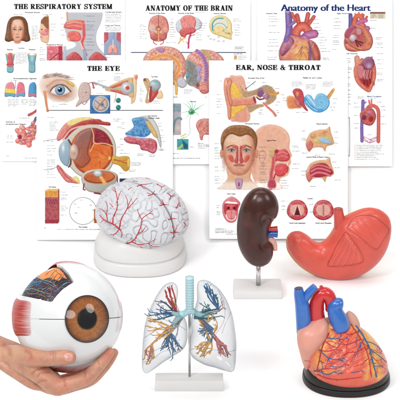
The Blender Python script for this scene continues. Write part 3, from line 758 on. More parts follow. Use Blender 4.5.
    p.poly([(196, 84.5), (198.6, 83), (199.5, 86), (197, 87.6)], (150, 84, 84))
    # lower figures in the strip between the front charts
    p.cap(184, 90, 9, 3); p.lead(186, 84, 188, 89); p.cap(173, 97, 5, bold=True); p.word('Neuron', 190, 101.4, 6); p.cap(205, 97, 3)
    p.rect(172.5, 103.5, 181, 135, (178, 186, 192), tex=(3, (212, 176, 168), .8)); p.rect(172.5, 103.5, 181, 112, (160, 178, 184), tex=(1.5, (120, 140, 150), .6)); p.line([(173, 132), (175, 121), (179, 118), (181, 119)], 3, (120, 140, 150), edge=(170, 190, 196)); p.soft(178, 128, 3, 3, (236, 214, 206), .8)
    for e in ((183, 103), (187, 101), (196, 103), (201, 108), (199, 116), (186, 118), (181.5, 113), (191, 100), (205, 104)):
        p.line([(191.5, 112), ((191.5 + e[0]) / 2 + 1, (112 + e[1]) / 2 - 1), e], .8, (70, 170, 110), w2=.25, a=.85)
    p.line([(191, 113), (189.5, 122), (190, 132), (186, 137), (182, 138)], .5, (120, 180, 150), a=.8); p.line([(186, 134), (181, 136.5)], 1.2, (214, 210, 120)); p.line([(184, 137), (180, 140)], .9, (214, 210, 120))
    p.ball(191.5, 112, 3.2, 2.7, (80, 180, 110), (40, 130, 76)); p.ell(191.8, 112.2, .9, .9, (30, 100, 60))
    p.poly([(196, 126), (198, 120.5), (204, 118.4), (211, 120), (214, 127), (211, 134), (204, 135), (202.5, 140), (200, 139), (199, 133.5)], (232, 156, 144), edge=(180, 92, 90), ew=1.8, gy=(3.2, (184, 100, 96), .8))
    for k in range(9):
        x, y = rr.uniform(198, 211), rr.uniform(121, 133); p.line([(x, y), (x + rr.uniform(-3, 3), y + rr.uniform(-2, 2))], .6, (180, 96, 94), a=.8)
    p.rect(177, 139, 188.5, 149.8, (60, 150, 164), tex=(1.6, (110, 196, 200), .8)); p.poly([(177.3, 148), (184, 142.5), (186, 143.5), (179, 149.6)], (196, 206, 110), smooth=False); p.poly([(182, 140), (188, 145), (188, 148), (184, 149)], (40, 100, 120), smooth=False, soft=1)
    p.cap(189.5, 147, 5); p.cap(198, 143.4, 10, 1, bold=True); p.cap(198, 145, 11, 3); p.cap(173, 153.5, 7); p.cap(173, 158.2, 37, 1, a=.6)
    return p, (126, .3, 250, 164), [('title_lettering', 140, 4, 236, 11.6), ('brain_underside_illustration', 147.5, 14.4, 169.5, 46), ('brain_side_illustration', 175, 14.4, 203, 49.5), ('skull_illustration', 207, 14.4, 233, 42.5),
        ('divider_rule', 130, 51.4, 247, 53.2), ('brain_section_illustration', 141, 45.5, 186.6, 96), ('brain_lobe_illustration', 184.5, 48.5, 228, 95), ('brainstem_illustration', 172, 103, 181.4, 136), ('neuron_illustration', 181, 99.5, 196, 138.8), ('brain_illustration', 195.6, 118, 215, 141), ('synapse_illustration', 176.5, 138.9, 189, 150.4)]

# ------------------------------------------------------------------ chart: heart (its sans title is cut from a font)
def chart_heart():
    p = Print(251, -8, 398, 172)
    p.word('Anterior View', 266.2, 13.4, 11, 2); p.word('Right Ventricle', 337, 13.4, 12.4, 2)
    heart_print(p, 299.5, 41, 20.5, 25.5)
    p.line([(287.5, 11.5), (288, 22), (288, 32), (286, 40)], 5, (158, 132, 186), edge=(104, 80, 140)); p.line([(288, 26), (294, 22.5)], 3.4, (158, 132, 186), edge=(110, 84, 146)); p.line([(292, 13.5), (295.5, 21)], 3.2, (216, 118, 104), edge=(160, 66, 62))
    p.ell(287.5, 11.8, 2.2, 1, (190, 170, 210)); p.line([(285, 40), (290, 34.5), (298, 36), (304, 35), (309, 38)], .8, (128, 80, 160))
    for y in (16.5, 19, 21.5, 25.7, 32.4, 39.5, 42.5, 46, 50.8, 57.2, 59.5): p.cap(268.5 - (y > 45) * 1, y, 12); p.lead(281, y, 284 + abs(y - 38) * .15, y + .4)
    for y in (19.5, 23.4, 27.4, 30.3, 33.5, 37.2, 40, 42.8, 45.5, 48.4, 51.4, 58, 59.4): p.cap(312 + (y - 19) * .28, y, 9); p.lead(309, y, 311.6 + (y - 19) * .28, y)
    # opened right side
    heart_print(p, 357.5, 33.5, 13.5, 17.5)
    p.line([(350.6, 15.8), (350.6, 26)], 3.6, (124, 110, 176), edge=(84, 70, 130)); p.line([(354, 24), (355.5, 17.6), (359, 15.8), (362, 18.5)], 4.6, (228, 128, 100), edge=(186, 76, 62)); p.line([(355.4, 17), (355.2, 13.8)], 1.8, (220, 116, 96)); p.line([(358.6, 15.6), (358.8, 12.6)], 1.8, (220, 116, 96)); p.line([(361, 16.8), (362, 13.6)], 1.6, (220, 116, 96)); p.line([(357, 24), (361, 21), (366, 20.6)], 4, (206, 130, 172), edge=(160, 84, 130))
    p.poly([(354, 24), (347.5, 29), (344.4, 34), (345.8, 41), (352, 47), (362, 51), (370, 49), (373, 42), (371, 34), (365, 27.5)], (206, 118, 104), edge=(140, 62, 62), ew=1.8, tex=(1.5, (230, 168, 124), .8), soft=.6)
    p.poly([(353, 25), (346, 30), (345, 36.5), (349, 38), (354, 33), (357, 28)], (176, 88, 110), edge=(130, 52, 78), ew=1.4)
    p.poly([(355, 29), (361, 27.5), (364, 33), (366, 41), (362, 47.5), (354, 46), (348.5, 41.5), (350, 35)], (170, 84, 84), edge=(206, 120, 96), ew=1.2, tex=(1.2, (206, 130, 122), .9))
    p.ball(353, 38, 3.3, 3.5, (206, 196, 206), (150, 120, 140)); p.ell(359, 32, 3, 3.4, (206, 146, 150), edge=(160, 90, 100), ew=1.2)
    for e in ((358, 46.5), (361, 45.5), (363, 43)): p.line([(355, 40), e], .7, (110, 36, 44), w2=1.3)
    for k in range(6): p.line([(363 + k * .7, 29 + k), (366 + k * .6, 38 + k * .6), (366 + k * .3, 47.5)], .6, (240, 196, 130) if k % 2 else (176, 84, 66), a=.8)
    p.soft(369, 44, 1.6, 1.4, (206, 90, 50), .8)
    for y in (18.4, 22, 25.6, 28.5, 35.5, 37.5, 40.5, 42, 44.5, 49.4): p.cap(333.5 - (y > 36), y, 8); p.lead(342.5, y, 346, y + .3)
    for y, l in ((20.3, 1), (28.2, 1), (37.6, 2), (43, 2), (47.5, 1)): p.cap(374.8 if y > 30 else 370, y, 8, l); p.lead(370, y, 374, y)
    p.rect(370, 12, 385.3, 18.6, (232, 222, 196), edge=(206, 194, 160), ew=.5); p.rect(370, 12, 385.3, 13.7, (126, 84, 76)); p.cap(371, 15, 5, 3, gap=1.3); p.cap(378.5, 15, 5, 3, gap=1.3)
    # opened left ventricle
    p.word('Left Ventricle', 346.5, 53.5, 11, 2); p.line([(357, 58), (357.5, 65)], 5.6, (226, 168, 140), edge=(200, 128, 100)); p.ell(362, 60, 2, 2, (190, 110, 140)); p.line([(370, 59), (372, 57)], 1.8, (206, 120, 140))
    p.poly([(354.5, 66), (353.8, 74), (356, 82), (362, 88.5), (369.5, 92.3), (373.5, 85), (376, 77), (375.6, 66), (372, 60), (363, 59)], (216, 116, 96), edge=(166, 70, 66), ew=1.3, soft=.6, tex=(1.2, (232, 160, 130), .8))
    p.poly([(357.5, 67), (362, 63), (370, 64), (373, 70), (372.5, 79), (368.5, 88.5), (362, 84), (358, 77)], (178, 72, 72), edge=(216, 120, 96), ew=1.3, tex=(1.2, (140, 40, 50), .8))
    p.ell(368.6, 63.2, 6, 6.6, (150, 96, 128), edge=(110, 50, 80), ew=2); p.soft(369, 66, 3, 3, (216, 186, 206), .8); p.poly([(357.5, 67), (362.5, 66), (365, 74), (361, 79), (358, 75)], (206, 130, 136), edge=(170, 84, 90), ew=1)
    for x in (364.5, 366.5, 368, 370.5): p.line([(x + .6, 70), (x - .5, 75), (x, 79)], .5, (240, 220, 214))
    for x, y in ((364, 80), (367, 81), (370, 79)): p.line([(x, y), (x + .4, y + 4)], 1.6, (150, 44, 50), edge=(110, 24, 34))
    p.soft(374, 84, 1, 2, (150, 40, 36), .7)
    for y in (58.5, 60.5, 62, 67.5, 69, 72.4, 77.5, 84, 86, 90, 94.3, 97, 100.4, 104): p.cap(346.5, y, 5.5)
    for y in (53.6, 59.8, 63.8, 68.5, 73, 74.6, 79.4, 80.8): p.cap(377, y, 8)
    p.lead(352.4, 58.5, 355, 59); p.lead(352.4, 77.5, 355, 77)
    # circulation figure
    p.word('Blood Circulation', 367.3, 96.4, 14, 2); p.cap(367.5, 98.3, 10, c=(90, 140, 190)); p.cap(357.5, 97, 6, 2)
    p.line([(363, 101), (362.6, 112), (361.8, 126), (362, 141)], 3.3, (146, 122, 190), edge=(104, 80, 150)); p.line([(366.5, 111), (369, 106.6), (374, 106), (378, 110), (378.6, 120), (378.4, 141.5)], 3.6, (226, 122, 108), edge=(186, 76, 70)); p.line([(369, 100.5), (370, 106)], 1.8, (224, 120, 110)); p.line([(371.5, 99.6), (371.6, 105)], 1.6, (224, 120, 110)); p.line([(364, 104), (366, 102)], 1.4, (146, 122, 190))
    p.poly([(363, 110), (367.5, 107), (373, 109), (376, 115), (375, 121), (371, 125.5), (364, 124), (360.4, 119), (360, 113.5)], (186, 84, 84), edge=(130, 46, 62), ew=1.6, tex=(1.3, (226, 150, 130), .8)); p.ell(369.5, 112.5, 3, 2, (206, 130, 160), edge=(150, 80, 110), ew=1); p.ell(364, 117.5, 2.6, 3, (130, 50, 76), edge=(176, 90, 110), ew=.9); p.ell(371, 119, 3, 3.4, (160, 46, 50), edge=(226, 120, 100), ew=1)
    for k in range(5):
        x = 364.5 + k * 2.4
        p.line([(362.4, 136), (x - 1, 140 + (k % 3)), (370, 143), (x + 3, 140.5), (378, 136 + k * .6)], .45, (150, 110, 180) if k % 2 else (206, 110, 120), a=.85)
    for y in (103, 107, 115.5, 123.5, 128): p.cap(354, y, 6); p.lead(360, y, 362, y)
    for y in (102, 106.6, 110, 116.5, 124): p.cap(376.5 + (y > 103) * 4, y, 6)
    p.cap(367.4, 134.8, 5)
    for k in range(9):
        y = 145.2 + k * 1.75
        p.cap(355.8, y, 29); p.ell(355, y, .35, .35, (190, 70, 60))
    p.line([(330, 118.2), (347.5, 118.2), (349.6, 120.5), (349.6, 153), (347.5, 155.4), (330, 155.4)], .5, (120, 120, 124), n=3)
    for y in (85, 88, 93, 96, 100, 103, 128, 132, 140, 146): p.cap(342, y, 5.5)
    p.soft(300, 100, 30, 26, (235, 170, 160), .6)
    return p, (257.5, -3.5, 392, 166), [('heart_illustration', 278, 10, 322, 61.6), ('opened_heart_illustration', 343.5, 12.2, 374, 52), ('ventricle_illustration', 353, 56, 376.6, 93), ('circulation_illustration', 359.4, 99, 381, 144), ('key_box', 369.6, 11.6, 385.8, 19)]

# ------------------------------------------------------------------ chart: eye
def chart_eye():
    p = Print(31, 55, 178, 245)
    p.title('THE EYE', 87.3, 119.6, 65.9, 70.9)
    # photographic eye with skin
    p.soft(56, 84, 15, 9, (226, 186, 164), .9); p.soft(60, 91, 15, 8, (222, 176, 150), .95); p.soft(48, 82, 8, 9, (240, 210, 194), .7); p.soft(64, 96, 10, 5, (196, 140, 108), .7)
    rr = random.Random(2)
    for k in range(150):
        t = rr.random(); x = 42.5 + 25 * t; y = 77.5 - 3.6 * math.sin(t * 2.6) + 2.6 * t + rr.uniform(-1.8, 1.8)
        p.line([(x, y), (x + rr.uniform(2, 4), y - rr.uniform(-.4, 1.4))], .7, (120, 92, 76), a=.16, soft=.9)
    p.line([(47, 86.5), (56, 80.5), (66, 81), (73, 86)], 1.6, (186, 130, 108), soft=2, a=.7)
    p.soft(60, 91, 12, 6.5, (150, 96, 70), .6)
    p.poly([(49.5, 93), (53, 88), (59, 85), (65, 86), (70.5, 91.5), (66, 94.6), (60, 96), (54, 94.8)], (232, 228, 226), edge=(176, 150, 140), ew=1.8, soft=.7)
    p.line([(49.5, 92.8), (53, 87.8), (59, 84.8), (65, 85.8), (71, 91.6)], 1.0, (66, 44, 38), a=.85); p.line([(51, 93.8), (56, 95.8), (62, 96), (67, 94.4)], .7, (190, 120, 104), a=.8)
    p.ell(60, 89.9, 5.1, 5.2, (128, 158, 186), edge=(58, 78, 108), ew=1.5, tex=(.8, (178, 200, 216), .8)); p.ell(60, 89.7, 2.2, 2.3, (16, 18, 22)); p.ell(59.2, 88.6, .9, .7, (240, 244, 248), soft=.5)
    p.soft(50.4, 92.6, 1.5, 1.1, (220, 150, 140), .8)
    p.poly([(65.5, 80.4), (70, 81.4), (74.6, 84.6), (73.5, 87), (69.5, 85), (66, 82.5)], (218, 182, 96), edge=(180, 138, 66), ew=1.2, tex=(.9, (236, 206, 140), .8))
    p.line([(44.5, 92), (45.5, 97), (46.4, 104), (47.6, 110.5)], 2.6, (226, 160, 118), edge=(190, 114, 80), w2=2.2); p.ell(47.7, 110.8, 1.4, 1.4, (206, 130, 92)); p.line([(45, 92.5), (48, 92), (50, 92.6)], 1.0, (226, 160, 130))
    for k in range(9): p.line([(48.5 + k * 1.5, 94 + k * .5), (53 + k * 1.9, 102 - k * .1)], .3, (170, 120, 96), a=.5)
    p.rect(49, 110, 163, 110.8, (84, 86, 92)); p.cap(66, 77.6, 8); p.cap(70, 79.3, 6); p.lead(62, 104, 74, 99); p.cap(52, 106.4, 9); p.cap(59, 104.4, 10)
    # lid and gland figure
    p.poly([(79, 88), (81.5, 83), (86, 82), (89.5, 84.5), (91, 90), (90.5, 97), (87.5, 101.5), (82.5, 103), (79, 105.5), (75.8, 107), (76.5, 103.5), (79, 99), (78.2, 94)], (204, 180, 172), edge=(176, 142, 134), ew=2, tex=(1.5, (222, 202, 194), .7))
    p.line([(82, 103), (84.5, 104.4), (87, 102)], .8, (150, 110, 104)); p.ell(86, 92.4, .6, .6, (110, 80, 76)); p.line([(88, 83.5), (92, 82.6), (96.5, 84.8)], .9, (150, 90, 84), a=.9); p.line([(92.5, 82.6), (93.8, 88)], 1.6, (190, 90, 96)); p.ell(93.6, 87.4, 1.2, 1.2, (206, 120, 120), edge=(160, 70, 76), ew=.7)
    p.line([(94, 82.5), (102, 85.6), (112, 89)], 1.8, (196, 198, 202), edge=(140, 142, 150))
    p.cap(97.5, 80.4, 8, 2); p.lead(95, 84, 99, 82.4)
    # blue inset
    p.rect(90, 95, 110.2, 113.6, (58, 106, 164), edge=(40, 80, 134), ew=1.6, tex=(2.5, (96, 146, 196), .6)); p.cap(96, 93.3, 10)
    p.ell(100.8, 104, 8.4, 8.2, (176, 186, 190), edge=(230, 226, 216), ew=1); p.ell(100.8, 104, 6.9, 6.7, (206, 176, 158), edge=(150, 120, 110), ew=1.8, tex=(1.2, (226, 206, 190), .8)); p.line([(95, 100), (100, 104.5), (105, 107.5)], .9, (110, 140, 170)); p.line([(105, 99), (100, 104.5), (97, 109.5)], .8, (160, 110, 100)); p.ell(102.2, 104.6, 1.9, 1.9, (96, 122, 150), edge=(150, 170, 186), ew=.7)
    for y in (100.4, 107.4):
        p.ell(118.3, y, 2.5, 2.6, (40, 120, 130), edge=(20, 70, 90), ew=1); p.ell(117.4, y - .8, .9, 1, (80, 170, 110), soft=.8); p.ell(119.3, y + .6, .8, .7, (60, 150, 190), soft=.6)
    # orbit from the side
    p.word('Lateral View', 115, 73.4, 9, 1); p.cap(114, 76.5, 7, 4, gap=1.3)
    p.poly([(133, 77), (135.5, 74.2), (138, 75), (137, 80), (136.6, 92), (135, 101), (132.5, 103), (131, 98), (129, 95)], (238, 214, 176), edge=(206, 160, 120), ew=1.6); p.ell(136.3, 77.5, 1.6, 2.2, (220, 140, 126))
    p.poly([(105.5, 88.5), (112, 84.5), (124, 79), (132, 77.5), (133, 82), (134, 92), (133, 98), (124, 94), (112, 92), (106, 90.6)], (228, 190, 140), edge=(190, 140, 96), ew=1.3)
    p.poly([(108, 88), (118, 83.5), (127, 80.5), (127, 83.5), (118, 86.5), (110, 89)], (208, 110, 96), edge=(166, 66, 64), ew=1); p.poly([(110, 90), (120, 90.5), (128, 94), (126, 95.5), (117, 92.8)], (208, 110, 96), edge=(166, 66, 64), ew=1); p.line([(103, 87.5), (112, 88.8), (121, 89)], 1.5, (206, 200, 186), edge=(150, 140, 120))
    p.ball(127, 88.3, 6.3, 6.4, (206, 208, 210), (120, 124, 130)); p.poly([(125.6, 87), (128.6, 86), (129.5, 89), (126.6, 90)], (196, 84, 80), soft=.8); p.line([(132.5, 84), (133.6, 88), (132.5, 92)], 1.1, (150, 176, 190))
    p.line([(116, 93.5), (115, 100), (114.3, 102)], 1.2, (222, 196, 160)); p.line([(131.5, 97), (131.8, 103.5)], 1.6, (236, 206, 160), edge=(206, 150, 120))
    # orbit from above
    p.word('Top View', 151, 76.6, 6.8)
    p.poly([(143, 79.5), (147, 78), (150, 82), (149, 90), (148, 98), (150, 102), (147, 103.5), (145, 101), (147, 92), (145, 86)], (226, 196, 150), edge=(186, 146, 100), ew=1.3, tex=(1, (150, 110, 80), .7)); p.ell(144.8, 79.8, 1.6, 1.6, (110, 84, 66), edge=(200, 160, 110), ew=.8); p.poly([(160, 90), (163, 94), (162.6, 98), (159, 99), (156, 97)], (236, 210, 170), edge=(206, 160, 120), ew=1.2)
    p.poly([(149.5, 90), (152, 87), (158, 91), (157, 95), (151.5, 102), (149, 99)], (196, 90, 84), edge=(150, 52, 54), ew=1.2, tex=(.9, (220, 130, 116), .8)); p.ball(155, 85.3, 6, 5.9, (176, 186, 190), (110, 120, 128)); p.soft(155.5, 81.8, 2.6, 1.2, (120, 180, 190), .9); p.line([(151, 87), (150.6, 94), (150, 101)], 1.7, (180, 70, 66), edge=(140, 44, 46)); p.line([(158, 90), (154.5, 96), (150.5, 102)], 1.4, (196, 84, 78), edge=(150, 52, 54))
    for y in (86.5, 89, 91, 94, 98, 99.5, 101): p.cap(139.5, y, 4)
    for y in (101, 103): p.cap(153, y, 8)
    # big section of the eyeball
    p.poly([(57, 136), (62, 127), (68, 121.5), (73.5, 121), (74, 125), (68, 131), (63, 138), (58, 141)], (222, 130, 124), edge=(186, 86, 84), ew=1.8, tex=(1.3, (238, 176, 164), .8)); p.poly([(67, 122), (74, 118.6), (84, 117), (91, 117.4), (94, 119.5), (84, 122), (74, 125.4), (69, 126)], (232, 214, 130), edge=(206, 176, 90), ew=1.2, tex=(1, (246, 236, 190), .9))
    p.poly([(71, 127), (80, 122), (90, 119.5), (99, 119.2), (103, 121.4), (109.5, 122.4), (110, 125.6), (102, 125), (93, 124.5), (82, 127), (74, 131), (66, 139), (64, 137)], (178, 60, 58), edge=(130, 32, 40), ew=1.4, tex=(1.6, (206, 100, 92), .7))
    p.line([(63, 140), (70, 130.5), (80, 126.6), (92, 125.6)], 1.6, (240, 206, 190), edge=(214, 150, 140))
    p.poly([(57, 165), (60, 166), (66, 173), (72, 177.5), (78, 180), (79, 183.5), (72, 183), (66, 181.5), (60, 174), (57, 169)], (222, 130, 124), edge=(180, 80, 80), ew=1.8, tex=(1.2, (236, 170, 158), .8)); p.poly([(72, 178), (76, 176), (79, 179), (80, 184), (75, 181)], (236, 222, 150), edge=(206, 180, 100), ew=.9); p.line([(60, 168), (66, 176), (72, 181)], .7, (170, 60, 60), a=.8)
    p.poly([(67, 141), (70, 134.5), (78, 128), (88, 124.6), (98, 125), (106, 128.5), (112, 135), (115.6, 144), (116, 154), (113, 164), (108, 171.5), (99, 178), (88, 179), (80, 176), (73, 170.5), (68.5, 163)], (214, 206, 192), edge=(150, 140, 128), ew=1.6)
    p.poly([(72, 142), (77, 134), (85, 129), (95, 128), (104, 131.5), (110, 138.5), (113, 148), (112.6, 157), (108, 166), (99, 173), (88, 174.5), (79, 170), (74, 163), (71.5, 152)], (214, 100, 52), edge=(150, 52, 34), ew=3.2, grad=((78, 132, 112, 168), (226, 126, 66)))
    p.poly([(75, 145), (77, 136), (84, 130.5), (92, 128.6), (91.5, 138), (88, 152), (90.5, 160), (82, 168), (76, 163), (79, 152)], (150, 108, 104), edge=(110, 60, 60), ew=2, soft=1.2, grad=((78, 132, 88, 162), (176, 96, 72)))
    p.poly([(92.5, 128.6), (98, 129), (105, 133), (110.5, 141.5), (112, 146), (95, 144), (90, 152), (92, 138)], (130, 36, 50), edge=(96, 20, 36), ew=1.6, tex=(1.4, (186, 84, 92), .8)); p.line([(91.6, 128.4), (93.6, 135), (94.4, 143), (104, 143.4), (112.8, 146)], 1.1, (238, 206, 130)); p.line([(94.4, 143), (90, 151.5)], 1.0, (238, 206, 130))
    for q in ([(110, 158), (103, 154), (97, 150), (93, 149)], [(110, 158), (102, 160), (95, 166)], [(103, 154), (100, 148)], [(102, 160), (98, 157), (92, 158)], [(110, 158), (108, 150)], [(100, 161), (100, 168)]): p.line(q, .55, (140, 40, 22), w2=.25, a=.8)
    p.soft(103, 158, 6, 5, (240, 150, 84), .6); p.ell(109.5, 158, 1.3, 1.8, (244, 210, 130), soft=.8)
    p.poly([(113, 155), (118, 156.6), (124, 156), (129.5, 157.6), (129.6, 168), (125, 171.4), (119, 165.5), (112, 163)], (222, 180, 84), edge=(170, 126, 50), ew=1.6, grad=((112, 158, 128, 168), (206, 156, 66))); p.line([(114, 159.5), (121, 161.5), (129, 164)], .7, (160, 80, 40)); p.line([(114, 160.4), (122, 160.4), (129, 160.2)], .5, (206, 90, 60)); p.ell(128.6, 163, 1.6, 4.9, (232, 196, 110), edge=(190, 146, 60), ew=.8)
    p.poly([(68, 139), (63.5, 141), (59.2, 147), (59, 156), (62, 163), (67.5, 166.4), (69.5, 160), (70.5, 152), (69.8, 144)], (176, 196, 208), edge=(120, 142, 158), ew=2, grad=((60, 140, 70, 165), (150, 172, 188))); p.soft(63.2, 148, 1.5, 4.5, (240, 246, 250), .9)
    p.line([(68.6, 140), (71.4, 145), (71.6, 150)], 1.6, (100, 66, 60)); p.line([(70.8, 159), (70.6, 164), (68.6, 167)], 1.6, (100, 66, 60))
    p.ell(73.8, 152.3, 4.9, 8.2, (206, 176, 160), edge=(150, 116, 104), ew=2, rot=4); p.soft(73, 148.6, 2, 3, (246, 226, 214), .9); p.soft(74.6, 153.6, 1.2, 1.6, (200, 110, 90), .6)
    # bisected bowl
    p.poly([(81.4, 176.5), (82.6, 184), (87, 190.5), (94, 192.6), (104, 192.4), (112, 188.6), (116.4, 181.5), (117.6, 175), (110, 170.6), (98, 169), (87, 171)], (202, 200, 190), edge=(146, 140, 130), ew=1.8, grad=((84, 176, 116, 190), (176, 172, 160)))
    p.ell(99.4, 176.8, 17, 7.4, (224, 216, 200), edge=(180, 150, 120), ew=.9, rot=-2); p.ell(99.4, 177, 15.8, 6.5, (186, 96, 58), edge=(130, 50, 36), ew=2.2, rot=-2, grad=((86, 172, 112, 182), (216, 120, 70))); p.ell(97.8, 173.6, 4.6, 3.2, (190, 196, 200), edge=(130, 134, 140), ew=1.2); p.ell(97.4, 172.6, 2.8, 1.6, (226, 230, 232), soft=.8)
    p.poly([(99, 177), (101.5, 175.5), (107, 183.5), (104, 185.6)], (244, 190, 120), soft=.9, smooth=False); p.line([(84, 184), (83.4, 189), (85, 190)], 1.3, (150, 44, 48)); p.line([(94.5, 193), (101, 194)], 1.6, (150, 48, 52)); p.line([(117.2, 177), (117.6, 183)], 1.2, (160, 50, 50))
    # ciliary body block
    p.poly([(125, 133.5), (133.5, 127), (131.6, 119.5), (137, 117.4), (147, 117.8), (152, 123), (151.6, 129), (150, 134), (145, 137), (138, 136.6), (131, 135.4)], (110, 172, 216), edge=(60, 116, 176), ew=2, tex=(2.2, (60, 120, 180), .9), gy=(2.0, (50, 96, 156), .7)); p.poly([(138.5, 117.2), (146, 115.4), (153, 118.6), (158.5, 128), (161.5, 143), (160.4, 148), (157.8, 141), (154, 132), (150, 123), (145, 118.4)], (216, 216, 212), edge=(160, 160, 158), ew=1.6); p.poly([(145, 121), (150, 122.5), (156, 131.5), (158, 138), (154, 136.5), (149.5, 130)], (214, 178, 116), edge=(170, 130, 80), ew=1.2, tex=(.9, (236, 212, 164), .8))
    p.poly([(124, 138), (131, 135.6), (140, 138), (149, 138), (156, 141), (157, 149), (153.4, 153.6), (147, 151), (141, 149.6), (139, 145), (130, 143.6), (125.6, 141.6)], (200, 90, 106), edge=(150, 46, 66), ew=1.8, tex=(2.2, (230, 150, 152), .9), gy=(2.4, (150, 46, 66), .7)); p.line([(126, 135), (136, 137.5), (148, 138.5)], 1.2, (190, 180, 210)); p.soft(161, 149.5, 5, 1.6, (206, 212, 216), .8)
    p.word('The Anterior', 148, 115.8, 9.4); p.word('Chamber Angle', 148, 118, 11.6)
    for y in (122.5, 124, 128.4, 139, 144.5, 150): p.cap(121.5 - (y > 138) * 1.5, y, 5)
    for y in (123.5, 126, 130, 135.5, 137.6, 141.5, 150.2): p.cap(158 + (y > 127) * 2.5, y, 5)
    p.cap(137, 154, 7, 2); p.cap(149, 155, 6, 2); p.cap(131, 162.5, 10, 3); p.cap(129, 170, 7, 2); p.cap(120, 153.4, 11)
    for y in (117.4, 122, 123.6, 125.2, 126.8, 128.4, 130): p.cap(49.5 - (y < 119) * 2, y, 9)
    for y in (141, 145.5, 148.5, 151, 155, 160, 162, 164, 166.4, 168.6, 172, 174.5, 177.5): p.cap(47, y, 9); p.lead(57, y, 60, y - .2 + (150 - y) * -.05)
    p.line([(43, 141.4), (49, 140), (57, 139)], .35, (60, 50, 50)); p.line([(43.5, 169.6), (50, 169.6), (58, 166.5)], .35, (60, 50, 50))
    p.cap(113, 119, 12); p.cap(113, 121, 8); p.cap(117, 127, 6); p.cap(117, 147, 5); p.cap(119, 173, 7); p.cap(72, 186.5, 7, 1)
    # retina block
    p.word('The Retina', 48.4, 186.9, 7.6); p.rect(45, 190.4, 58, 223.5, (204, 120, 104), tex=(1.4, (166, 76, 96), 1.0)); p.rect(45, 190.4, 58, 197, (230, 166, 84), tex=(1.2, (206, 124, 60), .7), edge=(246, 206, 140), ew=.8)
    for k in range(10): x = 46 + k * 1.25; p.line([(x, 198 + (k % 3)), (x + .3, 222)], .55, (150, 56, 84), a=.6); p.ell(x, 200 + (k % 2) * 3, .55, 1.6, (120, 50, 84), a=.7)
    p.poly([(45, 190.4), (48.5, 188.6), (59.4, 188.6), (58, 190.4)], (240, 200, 120), smooth=False); p.poly([(58, 190.4), (59.4, 188.6), (59.4, 221.5), (58, 223.5)], (150, 72, 66), smooth=False); p.rect(45, 219.8, 58, 223.5, (176, 70, 84), tex=(1, (130, 40, 60), .9))
    for y in (192, 195, 198, 199.6, 206, 208, 210, 215): p.cap(61, y, 7.5); p.lead(59.6, y, 60.6, y)
    # fundus circle and the small inset half hidden by the brain model
    p.line([(83 + 13.5 * math.cos(a), 211 + 13.5 * math.sin(a)) for a in np.linspace(0, 6.2832, 40)], .4, (90, 90, 90), n=1)
    for x, y in ((74, 204), (77.5, 207.5), (89, 205), (92, 210), (75, 213), (80, 200)): p.cap(x, y, 3)
    p.rect(94, 209, 106, 223, (206, 120, 56), edge=(160, 80, 36), ew=1, tex=(2, (130, 60, 34), .8)); p.ell(98, 216, 2.4, 3, (90, 40, 26)); p.rect(119.5, 178.5, 140, 184, (40, 44, 84), tex=(2, (80, 84, 130), .6)); p.word('The Fundus', 78.6, 227, 8.8); p.cap(44, 228, 2); p.cap(58, 229.4, 60); p.cap(134, 200, 26, 5)
    return p, (37, 61, 172.5, 239.5), [('title_lettering', 84, 64.6, 123, 71.8), ('photographic_eye_illustration', 39, 71.5, 75, 109.9), ('gland_illustration', 75, 81, 97, 107.6), ('inset_illustration', 89.5, 94.7, 110.6, 114), ('divider_rule', 48.6, 109.6, 164, 111.2), ('orbit_illustration', 102.5, 73.6, 139, 104), ('globe_illustration', 115.4, 97.4, 121.2, 110), ('orbit_illustration', 143, 77.4, 164, 104),
        ('eyeball_section_illustration', 56, 116.4, 118, 168.6), ('optic_nerve_illustration', 118, 155.6, 131, 172), ('bisected_eyeball_illustration', 56, 168.6, 119.2, 195), ('ciliary_illustration', 123.6, 114.8, 162, 154), ('retina_illustration', 44.6, 188.2, 59.7, 224), ('fundus_illustration', 69, 196.6, 97.6, 225.4)]

